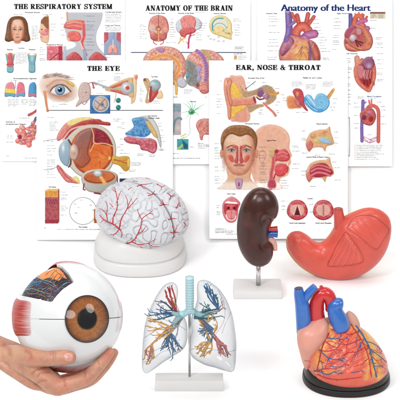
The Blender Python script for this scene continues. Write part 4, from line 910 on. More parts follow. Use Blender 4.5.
# ------------------------------------------------------------------ chart: ear, nose and throat
def chart_ent():
    p = Print(203, 55, 353, 245)
    p.title('EAR, NOSE & THROAT', 236, 320.4, 64.9, 70)
    p.word('Sectional View of Ear', 248, 78, 16.6); p.word('Middle Ear and Cochlea', 303, 77.8, 19); p.word('Paranasal Sinuses', 245.4, 123.6, 14); p.word('Nasal Septum', 316.6, 123.8, 11)
    # ear section
    p.poly([(229, 79), (236, 76), (243, 77), (247, 90), (250, 96), (254, 97.5), (256, 104), (246, 106), (250, 114), (248, 121.5), (236, 121.5), (230, 117)], (236, 178, 156), edge=(214, 140, 120), ew=1.5, soft=1.6)
    for k in range(8): p.line([(236 + k * 1.4, 106 + k * .3), (235.5 + k * 1.5, 121)], .6, (206, 120, 104), a=.6)
    p.poly([(231, 84), (235, 83), (238.5, 88), (242, 96.5), (238, 97.8), (233, 97.5), (230.5, 91)], (236, 186, 76), edge=(214, 150, 50), ew=1, tex=(.8, (250, 220, 130), .9)); p.poly([(230, 108), (236, 105.8), (246, 105.5), (244, 109), (238, 112), (234, 117.5), (230.6, 116.5)], (236, 186, 76), edge=(214, 150, 50), ew=1, tex=(.8, (250, 220, 130), .9))
    p.poly([(238.5, 82), (241.5, 86), (246, 91), (255, 89.5), (262, 86), (268, 85), (274, 89), (276.5, 94), (276, 99.5), (270, 104.5), (264, 105), (266, 98), (256, 95.5), (247, 98), (242.5, 96)], (206, 176, 138), edge=(236, 206, 166), ew=1.1, tex=(.7, (150, 118, 88), .9)); p.poly([(246, 105), (254, 104.5), (262, 104), (264, 106.5), (258, 108.5), (250, 113), (247, 109)], (206, 176, 138), edge=(236, 206, 166), ew=1, tex=(.7, (150, 118, 88), .9))
    p.poly([(232, 100), (240, 99), (248, 99), (254, 97.4), (256, 103.4), (248, 105), (240, 105.4), (234, 106.4), (230.5, 105)], (226, 146, 122), edge=(192, 100, 84), ew=1.4)
    p.poly([(224.5, 79), (228, 77.6), (231.5, 79.5), (232, 83), (230.6, 88), (230.8, 96), (232.6, 102), (231.4, 108), (231, 116), (229.6, 120), (227.6, 117), (227, 108), (225, 98), (223.6, 88)], (228, 160, 132), edge=(182, 104, 82), ew=1.7); p.line([(228.5, 80), (226.4, 86), (228, 97), (230.6, 106)], .9, (182, 100, 80), a=.8); p.soft(226.3, 84, .9, 3, (250, 214, 192), .8)
    p.ell(254.6, 99.6, 1.3, 3.6, (150, 70, 84), rot=-14); p.line([(255, 97), (258, 96), (260.6, 98)], 1.1, (232, 190, 110))
    p.ell(260.5, 93.5, 3.4, 3.6, (140, 90, 130), edge=(90, 46, 84), ew=1.1); p.line([(258, 91.5), (259.5, 88.8), (262.5, 89.2), (263, 92)], 1.1, (130, 80, 120), edge=(190, 150, 180)); p.line([(257, 97.6), (260, 99.5), (264, 98.6)], 1.5, (110, 54, 84)); p.ball(266.2, 96, 3.6, 3.5, (198, 150, 164), (130, 70, 100)); p.line([(264.5, 96), (266.5, 94.4), (268, 96.2), (266.6, 97.6)], .6, (130, 66, 100)); p.line([(269.5, 93.5), (274, 94.5), (278, 93)], 2.6, (230, 170, 90), edge=(200, 130, 60))
    p.line([(263.5, 103), (268, 107.5), (273, 112), (275.6, 115.6)], 2.2, (216, 120, 114), edge=(240, 180, 166), w2=2.8); p.line([(245.6, 89), (255.6, 81.2)], .55, (20, 20, 20))
    for y, x in ((81, 219), (94.5, 217), (99, 216.5), (101.5, 216.5), (104.5, 216.5), (107, 216.5), (113.4, 217)): p.cap(x, y, 5); p.lead(x + 5.5, y, 225, y)
    for x, y in ((246.5, 82.8), (252.6, 84), (262, 82.6), (263, 85.5), (270, 87), (275, 88.5), (259.6, 110), (258.5, 112.6), (258.6, 114.2), (276, 102), (275, 105), (276, 110.4), (276.5, 112.6)): p.cap(x, y, 5)
    # middle ear and cochlea
    p.poly([(287, 97), (294, 96.4), (299, 100), (302, 107.6), (296, 108.6), (288, 108)], (232, 160, 106), edge=(240, 190, 150), ew=1.2, soft=1.5, grad=((287, 100, 300, 104), (216, 120, 90))); p.poly([(292.5, 91.5), (295, 88.6), (299.5, 88.6), (302.6, 91.5), (304, 97), (304.6, 104), (308, 110.4), (306, 110.6), (301.6, 106), (298.4, 101.5), (295, 97)], (190, 72, 84), edge=(140, 40, 58), ew=1.3, tex=(1, (214, 120, 120), .7)); p.ell(297.6, 94, 1.5, 2.6, (226, 160, 96), edge=(190, 110, 60), ew=.8); p.ell(297.5, 102.5, 2.2, 4.4, (206, 130, 130), edge=(150, 70, 84), ew=1, rot=-28)
    p.line([(326, 100), (330, 94.5), (333.6, 89.5)], 4.4, (228, 170, 104), edge=(240, 200, 150), w2=3); p.line([(327, 98), (332.5, 90)], .5, (190, 120, 60)); p.line([(329, 99), (333.8, 91.4)], .5, (190, 120, 60))
    B1, B2 = (110, 182, 224), (44, 122, 184)
    p.poly([(304, 98), (307, 94.5), (311, 95.6), (314, 99.6), (317, 94.4), (322, 93.2), (327, 96.4), (329.8, 102), (327.6, 108.4), (321, 112.4), (314, 111.6), (309, 108), (305, 104)], (140, 200, 232), edge=B2, ew=1.2)
    a = np.linspace(-.2, 4.4 * PI / 1.45, 60)
    sp = [(320.4 + (9.2 - 8.2 * t / a[-1]) * math.cos(2.6 - t), 102.6 + (8.6 - 7.6 * t / a[-1]) * math.sin(2.6 - t)) for t in a]
    p.line(sp, 1.9, (150, 206, 236), edge=B2, n=1, w2=1.2); p.line(sp, .4, (226, 244, 250), n=1)
    p.line([(305, 98.6), (309, 104.6), (315, 109.4), (322, 110.4)], 2.4, B1, edge=B2); p.line([(307, 95.6), (311, 100), (315, 105.5)], .8, (226, 244, 250)); p.line([(306, 101), (311, 107), (317, 110.6)], .6, (226, 244, 250))
    for x, y, l in ((292, 82, 4), (306, 84.6, 4), (322.5, 82, 4)): p.cap(x, y, 10, l, gap=1.4)
    p.lead(311.5, 90, 311.5, 96); p.lead(296, 87.5, 297, 92)
    for x, y in ((281, 94.6), (282.5, 98), (282.5, 100.4), (333, 98.6), (333, 103), (331, 110), (296, 112.4), (302.4, 112.4), (330, 107)): p.cap(x, y, 5)
    # side head with mouth and throat
    p.poly([(252, 141), (256, 131), (264, 125.6), (273, 124.6), (282, 127.4), (288, 133), (289.8, 140), (289.4, 148), (291.8, 155), (290.6, 158), (290.8, 163), (289, 166), (289.6, 170), (287, 175.5), (281, 178), (279.6, 182), (281, 189), (258, 189), (254, 180), (250.5, 168), (250, 152)], (240, 186, 160), edge=(226, 160, 132), ew=2, soft=1.4, grad=((262, 126, 270, 190), (238, 192, 168)))
    p.poly([(257, 182), (281, 182), (283, 190), (256, 190)], (255, 250, 246), soft=3, smooth=False, a=.85)
    p.line([(284, 131), (287.6, 136.5), (288.4, 141.5)], .8, (244, 214, 190)); p.word('Sagittal View', 266.6, 140.4, 9.4)
    p.line([(263, 166), (260, 160), (259.4, 154), (262, 150.6), (265, 152), (265.6, 157), (263, 162), (264.4, 165), (262.8, 168)], .4, (150, 110, 92), a=.8)
    p.poly([(270, 151), (274, 148.6), (277, 151), (274.5, 155.5), (270, 157)], (214, 186, 130), edge=(190, 150, 90), ew=1, soft=.8); p.soft(269.5, 161, 1.8, 2, (240, 180, 120), .8)
    p.poly([(274, 156), (276, 149.6), (280, 150.4), (284.5, 149), (288, 152), (289.8, 156.4), (288, 160.6), (282, 161.4), (277, 160.6), (275.4, 163)], (206, 76, 86), edge=(160, 40, 56), ew=1.4, tex=(1, (230, 140, 136), .7)); p.line([(278, 153.4), (283, 152), (287, 154)], 1.1, (236, 150, 146)); p.line([(277.5, 157), (283, 156), (288, 157.6)], 1.2, (230, 130, 130)); p.ell(276.4, 151.4, 1.9, 1.7, (170, 50, 70))
    p.line([(275.6, 162), (281, 162.6), (288, 163)], 1.0, (240, 216, 180)); p.poly([(275, 168), (276.6, 164.6), (282, 163.6), (287.6, 165.4), (288.2, 169.6), (286, 174), (279.6, 176.6), (275.6, 174)], (214, 74, 84), edge=(168, 44, 58), ew=1.4, tex=(1.4, (230, 120, 120), .6)); p.soft(281, 168, 3, 2, (240, 140, 138), .7); p.line([(287, 163.6), (287.8, 166)], .8, (250, 246, 236)); p.ell(286.6, 174.6, 1.4, 1.6, (236, 206, 150))
    p.line([(273.4, 158), (273, 166), (271.4, 174), (270.8, 188)], 3.4, (206, 84, 96), edge=(236, 160, 152), w2=4.4); p.line([(275.4, 174), (273.6, 180), (274.6, 188)], 1.2, (160, 50, 70)); p.line([(268.4, 174), (267.6, 187)], .9, (236, 214, 210)); p.poly([(269, 180), (275, 180), (276, 187.6), (268, 187.6)], (200, 90, 106), edge=(240, 190, 186), ew=1, tex=(.9, (170, 56, 80), .8), soft=.6)
    for y in (147, 151.4, 155.5, 158, 163, 166, 169, 172, 174, 180, 182.5): p.cap(258.5 + (y > 160) * 1.5, y, 8); p.lead(268.5, y, 272, y)
    for x, y in ((291.5, 146), (293, 147.6), (292.6, 151), (292, 168.5), (280.6, 180.4), (281, 183), (282.5, 185.6), (281.6, 188.2), (293, 164)): p.cap(x, y, 7)
    # man's face
    p.poly([(228, 166), (227.6, 178), (222, 185), (219, 189.4), (259, 189.4), (256, 185), (250.6, 178), (250, 166)], (232, 184, 150), edge=(214, 150, 118), ew=2, soft=1.2); p.poly([(216, 184.6), (226, 182), (252, 182), (262, 184.6), (262, 192), (216, 192)], (255, 248, 240), soft=3.5, smooth=False, a=.75)
    for x in (221.6, 256.4): p.ell(x, 153.5, 1.7, 4.6, (226, 162, 130), edge=(182, 110, 84), ew=1)
    face(p, 239, 150.2, 16.2, 24.5)
    p.poly([(239, 125), (230, 126), (223.4, 131), (220.6, 139), (221.4, 147), (223, 150.5), (223.8, 143), (227, 136.6), (232, 134), (240, 136.6), (247, 134.6), (252.4, 138), (254.4, 145), (255, 150.5), (256.8, 146), (257.2, 138), (254, 130.4), (247.6, 126)], (146, 98, 62), edge=(106, 66, 40), ew=2, tex=(2.2, (182, 130, 88), .7))
    for k in range(26):
        t = k / 25; x = 224 + 30 * t
        p.line([(x, 133.8 - 3.4 * math.sin(t * 3) + (2 if t > .5 else 0)), (x + 1.6 - 3 * t, 130 - 2 * math.sin(t * 3))], .5, (110, 70, 44), a=.3, soft=.6)
    p.soft(231.4, 140, 5, 2.5, (252, 222, 196), .6)
    # sinuses drawn on the face
    for s in (-1, 1):
        p.poly([(239 + s * 1.2, 146.4), (239 + s * 5.6, 144.8), (239 + s * 7, 147), (239 + s * 3, 148.4)], (206, 90, 80), edge=(176, 60, 60), ew=.8, tex=(.7, (230, 150, 130), .8))
        p.poly([(239 + s * 6, 156.6), (239 + s * 9, 154.6), (239 + s * 11, 156), (239 + s * 8.6, 161), (239 + s * 5.6, 162)], (206, 84, 78), edge=(176, 56, 56), ew=1, tex=(.8, (232, 150, 134), .8))
        p.poly([(239 + s * .9, 147), (239 + s * 2.8, 148.6), (239 + s * 3.2, 157), (239 + s * 5, 161.4), (239 + s * 1, 162.4)], (186, 70, 70), edge=(150, 44, 50), ew=.9, tex=(.7, (226, 140, 130), .8))
        p.line([(239 + s * 2.6, 150), (239 + s * 3.6, 153)], .6, (240, 190, 170))
        p.ell(239 + s * 7.4, 150.5, 2.6, 1.2, (216, 212, 210), edge=(130, 88, 72), ew=.8, soft=.6); p.ell(239 + s * 7.4, 150.4, 1.2, 1.15, (76, 112, 138)); p.ell(239 + s * 7.4, 150.4, .5, .5, (14, 14, 16)); p.line([(239 + s * 10.4, 150.4), (239 + s * 7.6, 148.9), (239 + s * 4.6, 150.6)], .5, (84, 50, 40), a=.8); p.line([(239 + s * 9.8, 152.6), (239 + s * 7.4, 153.4), (239 + s * 5.4, 152.6)], .4, (176, 116, 92), a=.7)
    p.line([(239, 145.6), (239, 162)], .7, (240, 206, 190)); p.soft(239, 164, 3, 1, (150, 80, 66), .5)
    p.poly([(236, 178.5), (242, 178.5), (242.8, 182), (241.2, 188.4), (236.8, 188.4), (235.2, 182)], (190, 150, 178), edge=(140, 96, 140), ew=.9)
    for y in (181, 183, 185, 187): p.line([(236.6, y), (241.4, y)], .5, (226, 200, 216))
    p.ell(239, 184.5, .7, 2.2, (150, 50, 80))
    for y in (143.6, 147.4, 148.6, 150.6, 153, 156, 158.5, 167, 170.8, 176.4, 178.8, 180.4, 183): p.cap(214.5, y, 5.6); p.lead(220.4, y, 224, y)
    # nasal sections
    def nose(y, inner):
        p.poly([(305.6, y + 16), (308, y + 9), (311, y + 5), (318, y + 2.4), (326, y + 1.6), (329.6, y - 1), (331, y + 5), (333.8, y + 13.5), (333, y + 17), (327, y + 19), (325, y + 24), (321.6, y + 20), (313, y + 20.6), (309, y + 24.5)], (232, 184, 140), edge=(206, 150, 110), ew=1.6, soft=.9)
        p.poly([(306, y + 17), (310, y + 13), (313, y + 16.6), (311.4, y + 21.6), (308, y + 23)], (214, 116, 110), edge=(176, 76, 76), ew=1.2, tex=(1, (232, 160, 146), .7)); p.ball(313.4, y + 8.6, 2.9, 2.5, (226, 160, 120), (190, 110, 84), hl=.3)
        if inner == 0:
            p.poly([(313, y + 14), (319, y + 7), (325, y + 6), (331.6, y + 14), (331, y + 17), (320, y + 16)], (226, 198, 130), edge=(196, 160, 96), ew=1.2); p.poly([(318, y + 12.6), (323, y + 9.6), (328, y + 12), (332, y + 16.4), (324, y + 15.6)], (176, 204, 226), edge=(130, 164, 196), ew=1.2)
            for k in range(5): p.line([(327.5 - k * .8, y + 3.5), (324 - k * 1.6, y + 9)], .4, (206, 110, 80), a=.8)
        else:
            p.poly([(309.5, y + 12), (316, y + 6), (325, y + 5.4), (331, y + 11), (332.8, y + 15.6), (324, y + 18.6), (313, y + 18.6)], (180, 50, 70), edge=(140, 30, 50), ew=1.2)
            for dy, w in ((7.4, 1.7), (10.6, 2.2), (14.6, 2.5)): p.line([(311, y + dy + 3), (317, y + dy), (324, y + dy + .6), (330, y + dy + 3)], w, (232, 150, 154), edge=(190, 84, 100))
    nose(127.5, 0); nose(158, 1)
    p.word('Lateral Wall of Nasal Cavity', 306.4, 157, 22)
    for x, y in ((302, 131), (301, 138.6), (302, 140), (334, 132), (334.6, 137.4), (334.4, 143), (302, 153), (315, 155.2), (329, 154), (301, 171), (301.4, 175), (334.6, 167.6), (334.6, 180), (310, 186.4), (332, 162)): p.cap(x, y, 6)
    # mouth
    p.word('Oral Cavity', 227, 193.8, 8.4)
    p.poly([(231.8, 196.4), (234, 197.2), (237, 199), (240.4, 203.4), (238.6, 208), (237.6, 216), (235.6, 221), (231.6, 222.8), (227, 221.4), (223.4, 216), (222.2, 209), (223, 202.6), (226.6, 198.6), (229.6, 197)], (226, 130, 136), edge=(186, 80, 92), ew=1.5, tex=(1.3, (240, 170, 168), .6))
    p.poly([(224.4, 204), (228, 201.4), (231.6, 201.6), (236, 202.4), (238, 204.6), (236.4, 212), (235.4, 218.6), (231.6, 220), (227.4, 218), (224.4, 212)], (190, 60, 72), edge=(140, 30, 46), ew=1.3); p.poly([(225, 203), (228, 201), (231.6, 201.8), (236, 202.2), (237.6, 204), (233, 203.8), (229, 203.6)], (250, 248, 240), edge=(220, 210, 200), ew=.4); p.poly([(226.6, 205), (231, 204.4), (236, 205.4), (236, 209.6), (231.2, 210.4), (227, 209.4)], (214, 96, 100), edge=(160, 50, 60), ew=1.2); p.ell(228.4, 208, 1.4, 1.4, (96, 16, 28)); p.ell(234.4, 208, 1.4, 1.4, (96, 16, 28)); p.ell(231.3, 207.4, .7, 1.8, (226, 120, 120))
    p.poly([(226.4, 211), (231.2, 210), (236, 211), (235.6, 217.6), (231.4, 219.4), (227.2, 217.2)], (236, 150, 150), edge=(206, 100, 108), ew=1.2); p.line([(231.3, 211), (231.3, 218)], .5, (196, 90, 100)); p.line([(226, 214.6), (227.6, 218.4), (231.4, 220.2), (235, 218.8), (236, 216)], .9, (250, 246, 238))
    for y in (205.4, 207.6, 211.6, 212.8, 214.6): p.cap(215.8, y, 5); p.lead(221.2, y, 224, y)
    p.cap(215.4, 229, 16, 1, a=.8, c=(60, 130, 70)); p.cap(215.4, 231, 19, 2, a=.6)
    # larynx views
    p.word('Larynx', 307.6, 198.4, 5.2)
    for cx, op in ((297.3, 1), (323.4, 0)):
        p.poly([(cx + 10.4 * math.cos(t) * (1 + .05 * math.sin(3 * t)), 210 + 10.2 * math.sin(t)) for t in np.linspace(0, 2 * PI, 20, endpoint=False)], (196, 66, 76), edge=(150, 36, 50), ew=2, tex=(1.4, (226, 130, 128), .8))
        p.ell(cx, 210.3, 7.6, 7.4, (238, 186, 174), edge=(206, 110, 110), ew=1.6); p.poly([(cx - 7, 205.5), (cx, 201.2), (cx + 7, 205.5), (cx, 204.6)], (206, 90, 96), edge=(240, 170, 164), ew=.7); p.poly([(cx - 6, 214.8), (cx, 218.6), (cx + 6, 214.8), (cx, 216)], (190, 66, 78), edge=(230, 140, 138), ew=.7)
        if op: p.poly([(cx, 205.4), (cx + 1.2, 209), (cx + 3.2, 215.4), (cx - 3.2, 215.4), (cx - 1.2, 209)], (96, 30, 40), smooth=False, edge=(150, 70, 70), ew=.8); p.line([(cx - .8, 206), (cx - 3.8, 215)], .7, (250, 230, 224)); p.line([(cx + .8, 206), (cx + 3.8, 215)], .7, (250, 230, 224))
        else: p.line([(cx, 204.6), (cx, 215.6)], 2.6, (246, 226, 220), edge=(206, 130, 126)); p.line([(cx, 205), (cx, 215.4)], .6, (110, 40, 50))
        for t in (-2.5, -.6, .6, 2.5): p.soft(cx + 8.6 * math.cos(t), 210 + 8.4 * math.sin(t), 1.4, 1.4, (240, 160, 156), .8)
        p.word('Vocal Cords, ' + ('Inspiration' if op else 'Phonation'), cx - 8, 223, 16)
    for x, y in ((281, 201), (281.4, 206), (281.6, 209.5), (309.4, 204.5), (309.4, 212)): p.cap(x, y, 5); p.lead(x + 5, y, x + 8, y + .5)
    p.cap(226, 234, 60, 1)
    return p, (209.5, 61, 347.5, 238.5), [('title_lettering', 232, 63.6, 324, 71.5), ('ear_section_illustration', 222.6, 75, 279.5, 122.8), ('cochlea_illustration', 286.5, 87.5, 336, 112.2), ('face_illustration', 219.6, 124.9, 256.8, 189.6), ('head_profile_illustration', 256.8, 124, 291.6, 189.6),
        ('nose_section_illustration', 305, 126, 334.2, 152.4), ('nose_section_illustration', 305, 159.4, 334.2, 183.2), ('mouth_illustration', 221.6, 195.4, 241, 223.4), ('larynx_illustration', 286.5, 199.4, 308, 220.8), ('larynx_illustration', 312.5, 199.4, 334, 220.8)]

# ------------------------------------------------------------------ build the sheets
M_PRINT = mat('printed ink under matt laminate', rough=.6, spec=.08, attr='Col')
M_PAPER = mat('white chart paper', (WHITE * .985, WHITE * .985, WHITE * .985), rough=.6, spec=.2, tint=.01)
M_RIM = mat('grey laminate rim with edge shadow', alb(236, 237, 240), rough=.4, spec=.3, tint=.02)  # laminate border greyed to paint in the thin shadow along sheet edges
def make_chart(fn, d, label, sheet_h=.0011):
    p, (x0, y0, x1, y1), parts = fn()
    base = at_d((x0 + x1) / 2, y1, d)
    t = thing('anatomy_chart', label, 'wall chart', base, 'anatomy charts on the white board')
    def sheet(name, a0, b0, a1, b1, dd, thick, m):
        V = []
        for dep in (dd, dd + thick):
            for px, py in ((a0, b1), (a1, b1), (a1, b0), (a0, b0)):
                u, v = uv(px, py)
                V.append(CAM + dep * F + dd * (u * R + v * U))
        fq = [[0, 1, 2, 3], [7, 6, 5, 4], [0, 4, 5, 1], [1, 5, 6, 2], [2, 6, 7, 3], [3, 7, 4, 0]]
        if name is None: return V, fq
        return mesh_obj(name, V, [[0, 1, 2, 3], [7, 6, 5, 4], [0, 4, 5, 1], [1, 5, 6, 2], [2, 6, 7, 3], [3, 7, 4, 0]], m, t, smooth=False)
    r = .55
    sheet('edge_shadow_rim', x0 - r, y0 - r, x1 + r, y1 + r, d + .0003, sheet_h, M_RIM)
    p.finish()
    p.start()
    # ink outside the sheet does not exist
    m = np.zeros((p.ny, p.nx), bool)
    xs = p.x0 + np.arange(p.nx) / SS; ys = p.y0 + np.arange(p.ny) / SS
    m[np.ix_((ys > y0 + .3) & (ys < y1 - .3), (xs > x0 + .3) & (xs < x1 - .3))] = True
    p.b[~m] = 1.0
    for nm, a0, b0, a1, b1 in parts:
        p.part(nm, t, d - .00025, M_PRINT, a0, b0, a1, b1)
    # the sheet itself carries the fine captions
    P, q, cc = p.part('', t, d - .00025, M_PRINT, x0, y0, x1, y1, raw=True)
    SV, SF = sheet(None, x0, y0, x1, y1, d, .0002, None)
    TV, TF, TC, o = [np.array(SV), P], SF + [[int(i) + 8 for i in r4] for r4 in q], [np.full((8, 3), WHITE + PAPER_UP), cc], 8 + len(P)
    for text, x, y, w, k in p.words:
        v2, f2 = font_mesh(text)
        wd = v2[:, 0].max() - v2[:, 0].min()
        h = (1.45, 1.25, 1.5)[k]
        qx = x + (v2[:, 0] - v2[:, 0].min()) / wd * w; qy = y + h / 2 - v2[:, 1] / .7 * h
        for j, sx in enumerate((-.07, .07) if k != 1 else (0,)):
            e = d - .00032 - .00004 * j
            TV.append(CAM + e * (F + ((qx + sx - 200) / FOC)[:, None] * R + ((200 - qy) / FOC)[:, None] * U))
            TF += [[i + o for i in q] for q in f2]; o += len(v2)
            TC.append(np.tile(alb(*((30, 30, 34), (70, 70, 76), (34, 66, 128))[k]), (len(v2), 1)))
    mesh_obj('paper_sheet', np.concatenate(TV), TF, M_PRINT, t, cols=np.concatenate(TC), smooth=False)
    return t
def font_mesh(text):
    cu = bpy.data.curves.new('text', 'FONT'); cu.body = text; cu.size = 1.0; cu.resolution_u = 4
    to = bpy.data.objects.new('text', cu); COL.objects.link(to)
    bpy.context.view_layer.update()
    me = bpy.data.meshes.new_from_object(to.evaluated_get(bpy.context.evaluated_depsgraph_get()))
    V = np.empty(len(me.vertices) * 3, np.float32); me.vertices.foreach_get('co', V)
    fs = [list(q.vertices) for q in me.polygons]
    bpy.data.objects.remove(to); bpy.data.curves.remove(cu); bpy.data.meshes.remove(me)
    return V.reshape(-1, 3).astype(float), fs
BOARD_D = 3.600
chart_r = make_chart(chart_respiratory, BOARD_D - .004, 'respiratory system chart with a long haired woman portrait, half covered by the eye chart')
chart_b = make_chart(chart_brain, BOARD_D - .0065, 'brain anatomy chart with a navy rule, tucked behind the eye chart and the throat chart')
chart_h = make_chart(chart_heart, BOARD_D - .009, 'heart anatomy chart with a blue sans title, on the board above the stomach model')
chart_e = make_chart(chart_eye, BOARD_D - .0135, 'eye chart with a large cut open eyeball, directly behind the white brain model')
chart_n = make_chart(chart_ent, BOARD_D - .016, 'ear nose and throat chart with a man portrait, behind the brown kidney model')
# blue sans title of the heart chart
V, fs = font_mesh('Anatomy of the Heart')
wx = V[:, 0].max() - V[:, 0].min()
capH = 0.73
qx = 281.2 + (V[:, 0] - V[:, 0].min()) / wx * 89.3
qy = 10.9 - V[:, 1] / capH * 6.9
M_TITLE = mat('blue title ink', alb(22, 52, 116, .7), rough=.5, spec=.1, tint=.03)
TV, TF = [], []
for k, sx in enumerate((-.42, -.21, 0, .21, .42)):       # a heavier cut of the letters
    dd = BOARD_D - .009 - .00025 - .00004 * k
    TF += [[i + len(V) * k for i in q] for q in fs]
    TV.append(CAM + dd * (F + ((qx + sx - 200) / FOC)[:, None] * R + ((200 - qy) / FOC)[:, None] * U))
mesh_obj('title_lettering', np.concatenate(TV), TF, M_TITLE, chart_h, smooth=False)
# ================================================================== white sweep: table top curving up into a sloped board
M_SWEEP = mat('white sweep paper', (.93, .93, .93), rough=.9, spec=.05, tint=.004)
pA = at_d(200, 200, BOARD_D)
# board plane: points with depth BOARD_D; meets the table where z = 0
def board_pt(x, v): return CAM + BOARD_D * (F + v * U) + R * x
v0 = (SN - CAM[2] / BOARD_D) / CS
corner = board_pt(0, v0)
prof = [np.array([0, y, 0.0]) for y in np.linspace(1.6, corner[1] - .03, 12)]
for t in np.linspace(0, 1, 7)[1:-1]:
    a = np.array([0, corner[1] - .03, 0.]); b = corner; c = corner + U * .03
    prof.append((1 - t) ** 2 * a + 2 * t * (1 - t) * b + t * t * c)
prof += [corner + U * s for s in np.linspace(.03, 1.5, 20)]
xs = np.linspace(-1.8, 1.8, 25)
V = np.array([[(x, q[1], q[2]) for x in xs] for q in prof]).reshape(-1, 3)
sw = mesh_obj('backdrop', V, grid_faces(len(prof), len(xs), wrap_v=False), M_SWEEP, None, smooth=True)
tag(sw, 'seamless white paper sweep under and behind the models', 'backdrop', kind='structure')

# ================================================================== light
w = bpy.data.worlds.new('World'); scene.world = w; w.use_nodes = True
bg = w.node_tree.nodes['Background']; bg.inputs['Color'].default_value = (1, 1, 1, 1); bg.inputs['Strength'].default_value = WORLD_S
def area(name, loc, target, sx, sy, power, col=(1, 1, 1)):
    l = bpy.data.lights.new(name, 'AREA'); l.shape = 'ELLIPSE'; l.size = sx; l.size_y = sy; l.energy = power; l.color = col
    o = bpy.data.objects.new(name, l); COL.objects.link(o)
    o.location = loc
    o.rotation_euler = (Vector(target) - Vector(loc)).to_track_quat('-Z', 'Y').to_euler()
    return o
area('softbox_lamp', (-1.3, 1.3, 2.1), (0, 3.0, .1), .75, .9, KEY_W)
area('softbox_lamp', (1.5, 1.5, 1.7), (0, 3.0, .1), .9, .9, FILL_W)
area('added_backdrop_light', (0, 2.9, 2.3), (0, 3.25, 0), 2.4, 1.0, TOP_W)  # unseen light added to wash the backdrop white

area('added_front_fill', (-.25, -.35, 2.25), (0, 3.4, .25), 1.5, 1.2, FRONT_W)  # unseen light added near the camera to brighten the lower charts

# ================================================================== camera
cd = bpy.data.cameras.new('camera'); cam = bpy.data.objects.new('camera', cd); COL.objects.link(cam)
cam.location = tuple(CAM); cam.rotation_euler = (PI / 2 - PITCH, 0, 0)
cd.sensor_width = 36; cd.lens = 36 * FOC / 400; cd.clip_end = 100; cd.clip_start = .05
scene.camera = cam
vs = scene.view_settings; vs.view_transform = 'Standard'; vs.look = 'None'; vs.exposure = EXPO; vs.gamma = 1; vs.use_curve_mapping = False
scene.render.engine = 'CYCLES'
scene.cycles.transparent_max_bounces = 40
scene.cycles.max_bounces = 10
scene.cycles.use_denoising = True
scene.render.resolution_x = 1024; scene.render.resolution_y = 1024
M_ATTR_GLOSS = mat('painted glossy plastic', rough=.28, spec=.5, coat=.4, attr='Col')
M_ATTR_SATIN = mat('painted satin plastic', rough=.42, spec=.45, attr='Col')
M_WHITE_BASE = mat('white stand plastic', (.665, .66, .65), rough=.35, spec=.45, tint=.01)
M_STEEL = mat('polished steel rod', (.62, .62, .62), rough=.16, metal=1.0, tint=.03)
def yplane(py, z=0.0): return at_z(200, py, z)[1]

# ================================================================== kidney on a stand
yk = yplane(299.3)                       # front edge of its plate
hy = .032; ky = yk + hy
zt = .019
root = thing('kidney_model', 'dark brown kidney model on a chrome rod over a white square plate', 'anatomical model', (at_y(257.5, 290, ky)[0], ky, 0))
xL, xR = at_z(233.5, 299.3)[0], at_z(282.3, 299.3)[0]
v, f = slab((xL + xR) / 2, ky, 0, zt, (xR - xL) / 2, hy, hy, power=26, n=128, bev=.0015, taper=.001)
auto_smooth(mesh_obj('base_plate', v, f, M_WHITE_BASE, root))
pt = at_y(258.3, 262, ky); pb = at_y(258.3, 286, ky); pb[2] = zt - .001
v, f = tube_mesh([pb, (pb * .5 + pt * .5), pt], .0052, 24, 1)
mesh_obj('rod', v, f, M_STEEL, root)
rows = [((258, 188.2), (264, 188.2)), ((252.5, 190.3), (270, 190.6)), ((247.5, 194.5), (275, 195.5)), ((243.5, 200), (277.8, 201)), ((240.5, 206.5), (278.8, 207.5)), ((238.4, 214), (277.6, 214)), ((237.2, 221), (274, 219.6)),
        ((236.7, 228), (270.6, 224.5)), ((236.9, 235), (269, 231)), ((237.6, 241), (269.5, 237.5)), ((239, 247), (271.8, 243.5)), ((241.6, 253), (273.2, 250)), ((245.4, 258.8), (272.5, 256)), ((250, 263), (269.6, 261.4)), ((255, 265.6), (264.6, 265.2))]
v, f = loft(rows, ky, kf=.72, kb=.72, n=120, sub=12, power=2.15)
# folds near the hilum pressed into the front
px, py = to_px(v)
def crease(pts, wd):
    q = catmull(np.array(pts, float), 8)
    d = np.full(len(px), 1e9)
    for a, b in zip(q[:-1], q[1:]):
        e = b - a; t = np.clip(((px - a[0]) * e[0] + (py - a[1]) * e[1]) / max(e @ e, 1e-9), 0, 1)
        d = np.minimum(d, np.hypot(px - a[0] - e[0] * t, py - a[1] - e[1] * t))
    return np.exp(-(d / wd) ** 2)
front = v[:, 1] < ky
dent = .0075 * crease([(275, 222.5), (269, 222), (265.5, 220)], 3.4) + .0035 * crease([(274, 239), (269.5, 241.5), (266, 244)], 3.2)
bulge = .0045 * np.exp(-(((px - 262) / 5) ** 2 + ((py - 231) / 10) ** 2)) + .0025 * np.exp(-(((px - 247) / 4) ** 2 + ((py - 240) / 12) ** 2))
v[front, 1] += (dent - bulge)[front]
n1 = fbm(v[:, 0] * 28, v[:, 1] * 28, v[:, 2] * 28, 4)
c = np.array(alb(66, 29, 21))[None] * (1 + .22 * n1[:, None]) + np.array(alb(60, 20, 12))[None] * np.clip(n1, 0, 1)[:, None]
M_KID = mat('dark brown lacquer', rough=.3, spec=.3, coat=.3, coat_rough=.12, attr='Col', bump=(160, .1, .0005))
mesh_obj('kidney_body', v, f, M_KID, root, cols=np.clip(c, 0, 1))
V_RED, V_BLUE, V_PINK = alb(196, 40, 46), alb(28, 84, 168), alb(222, 168, 150)
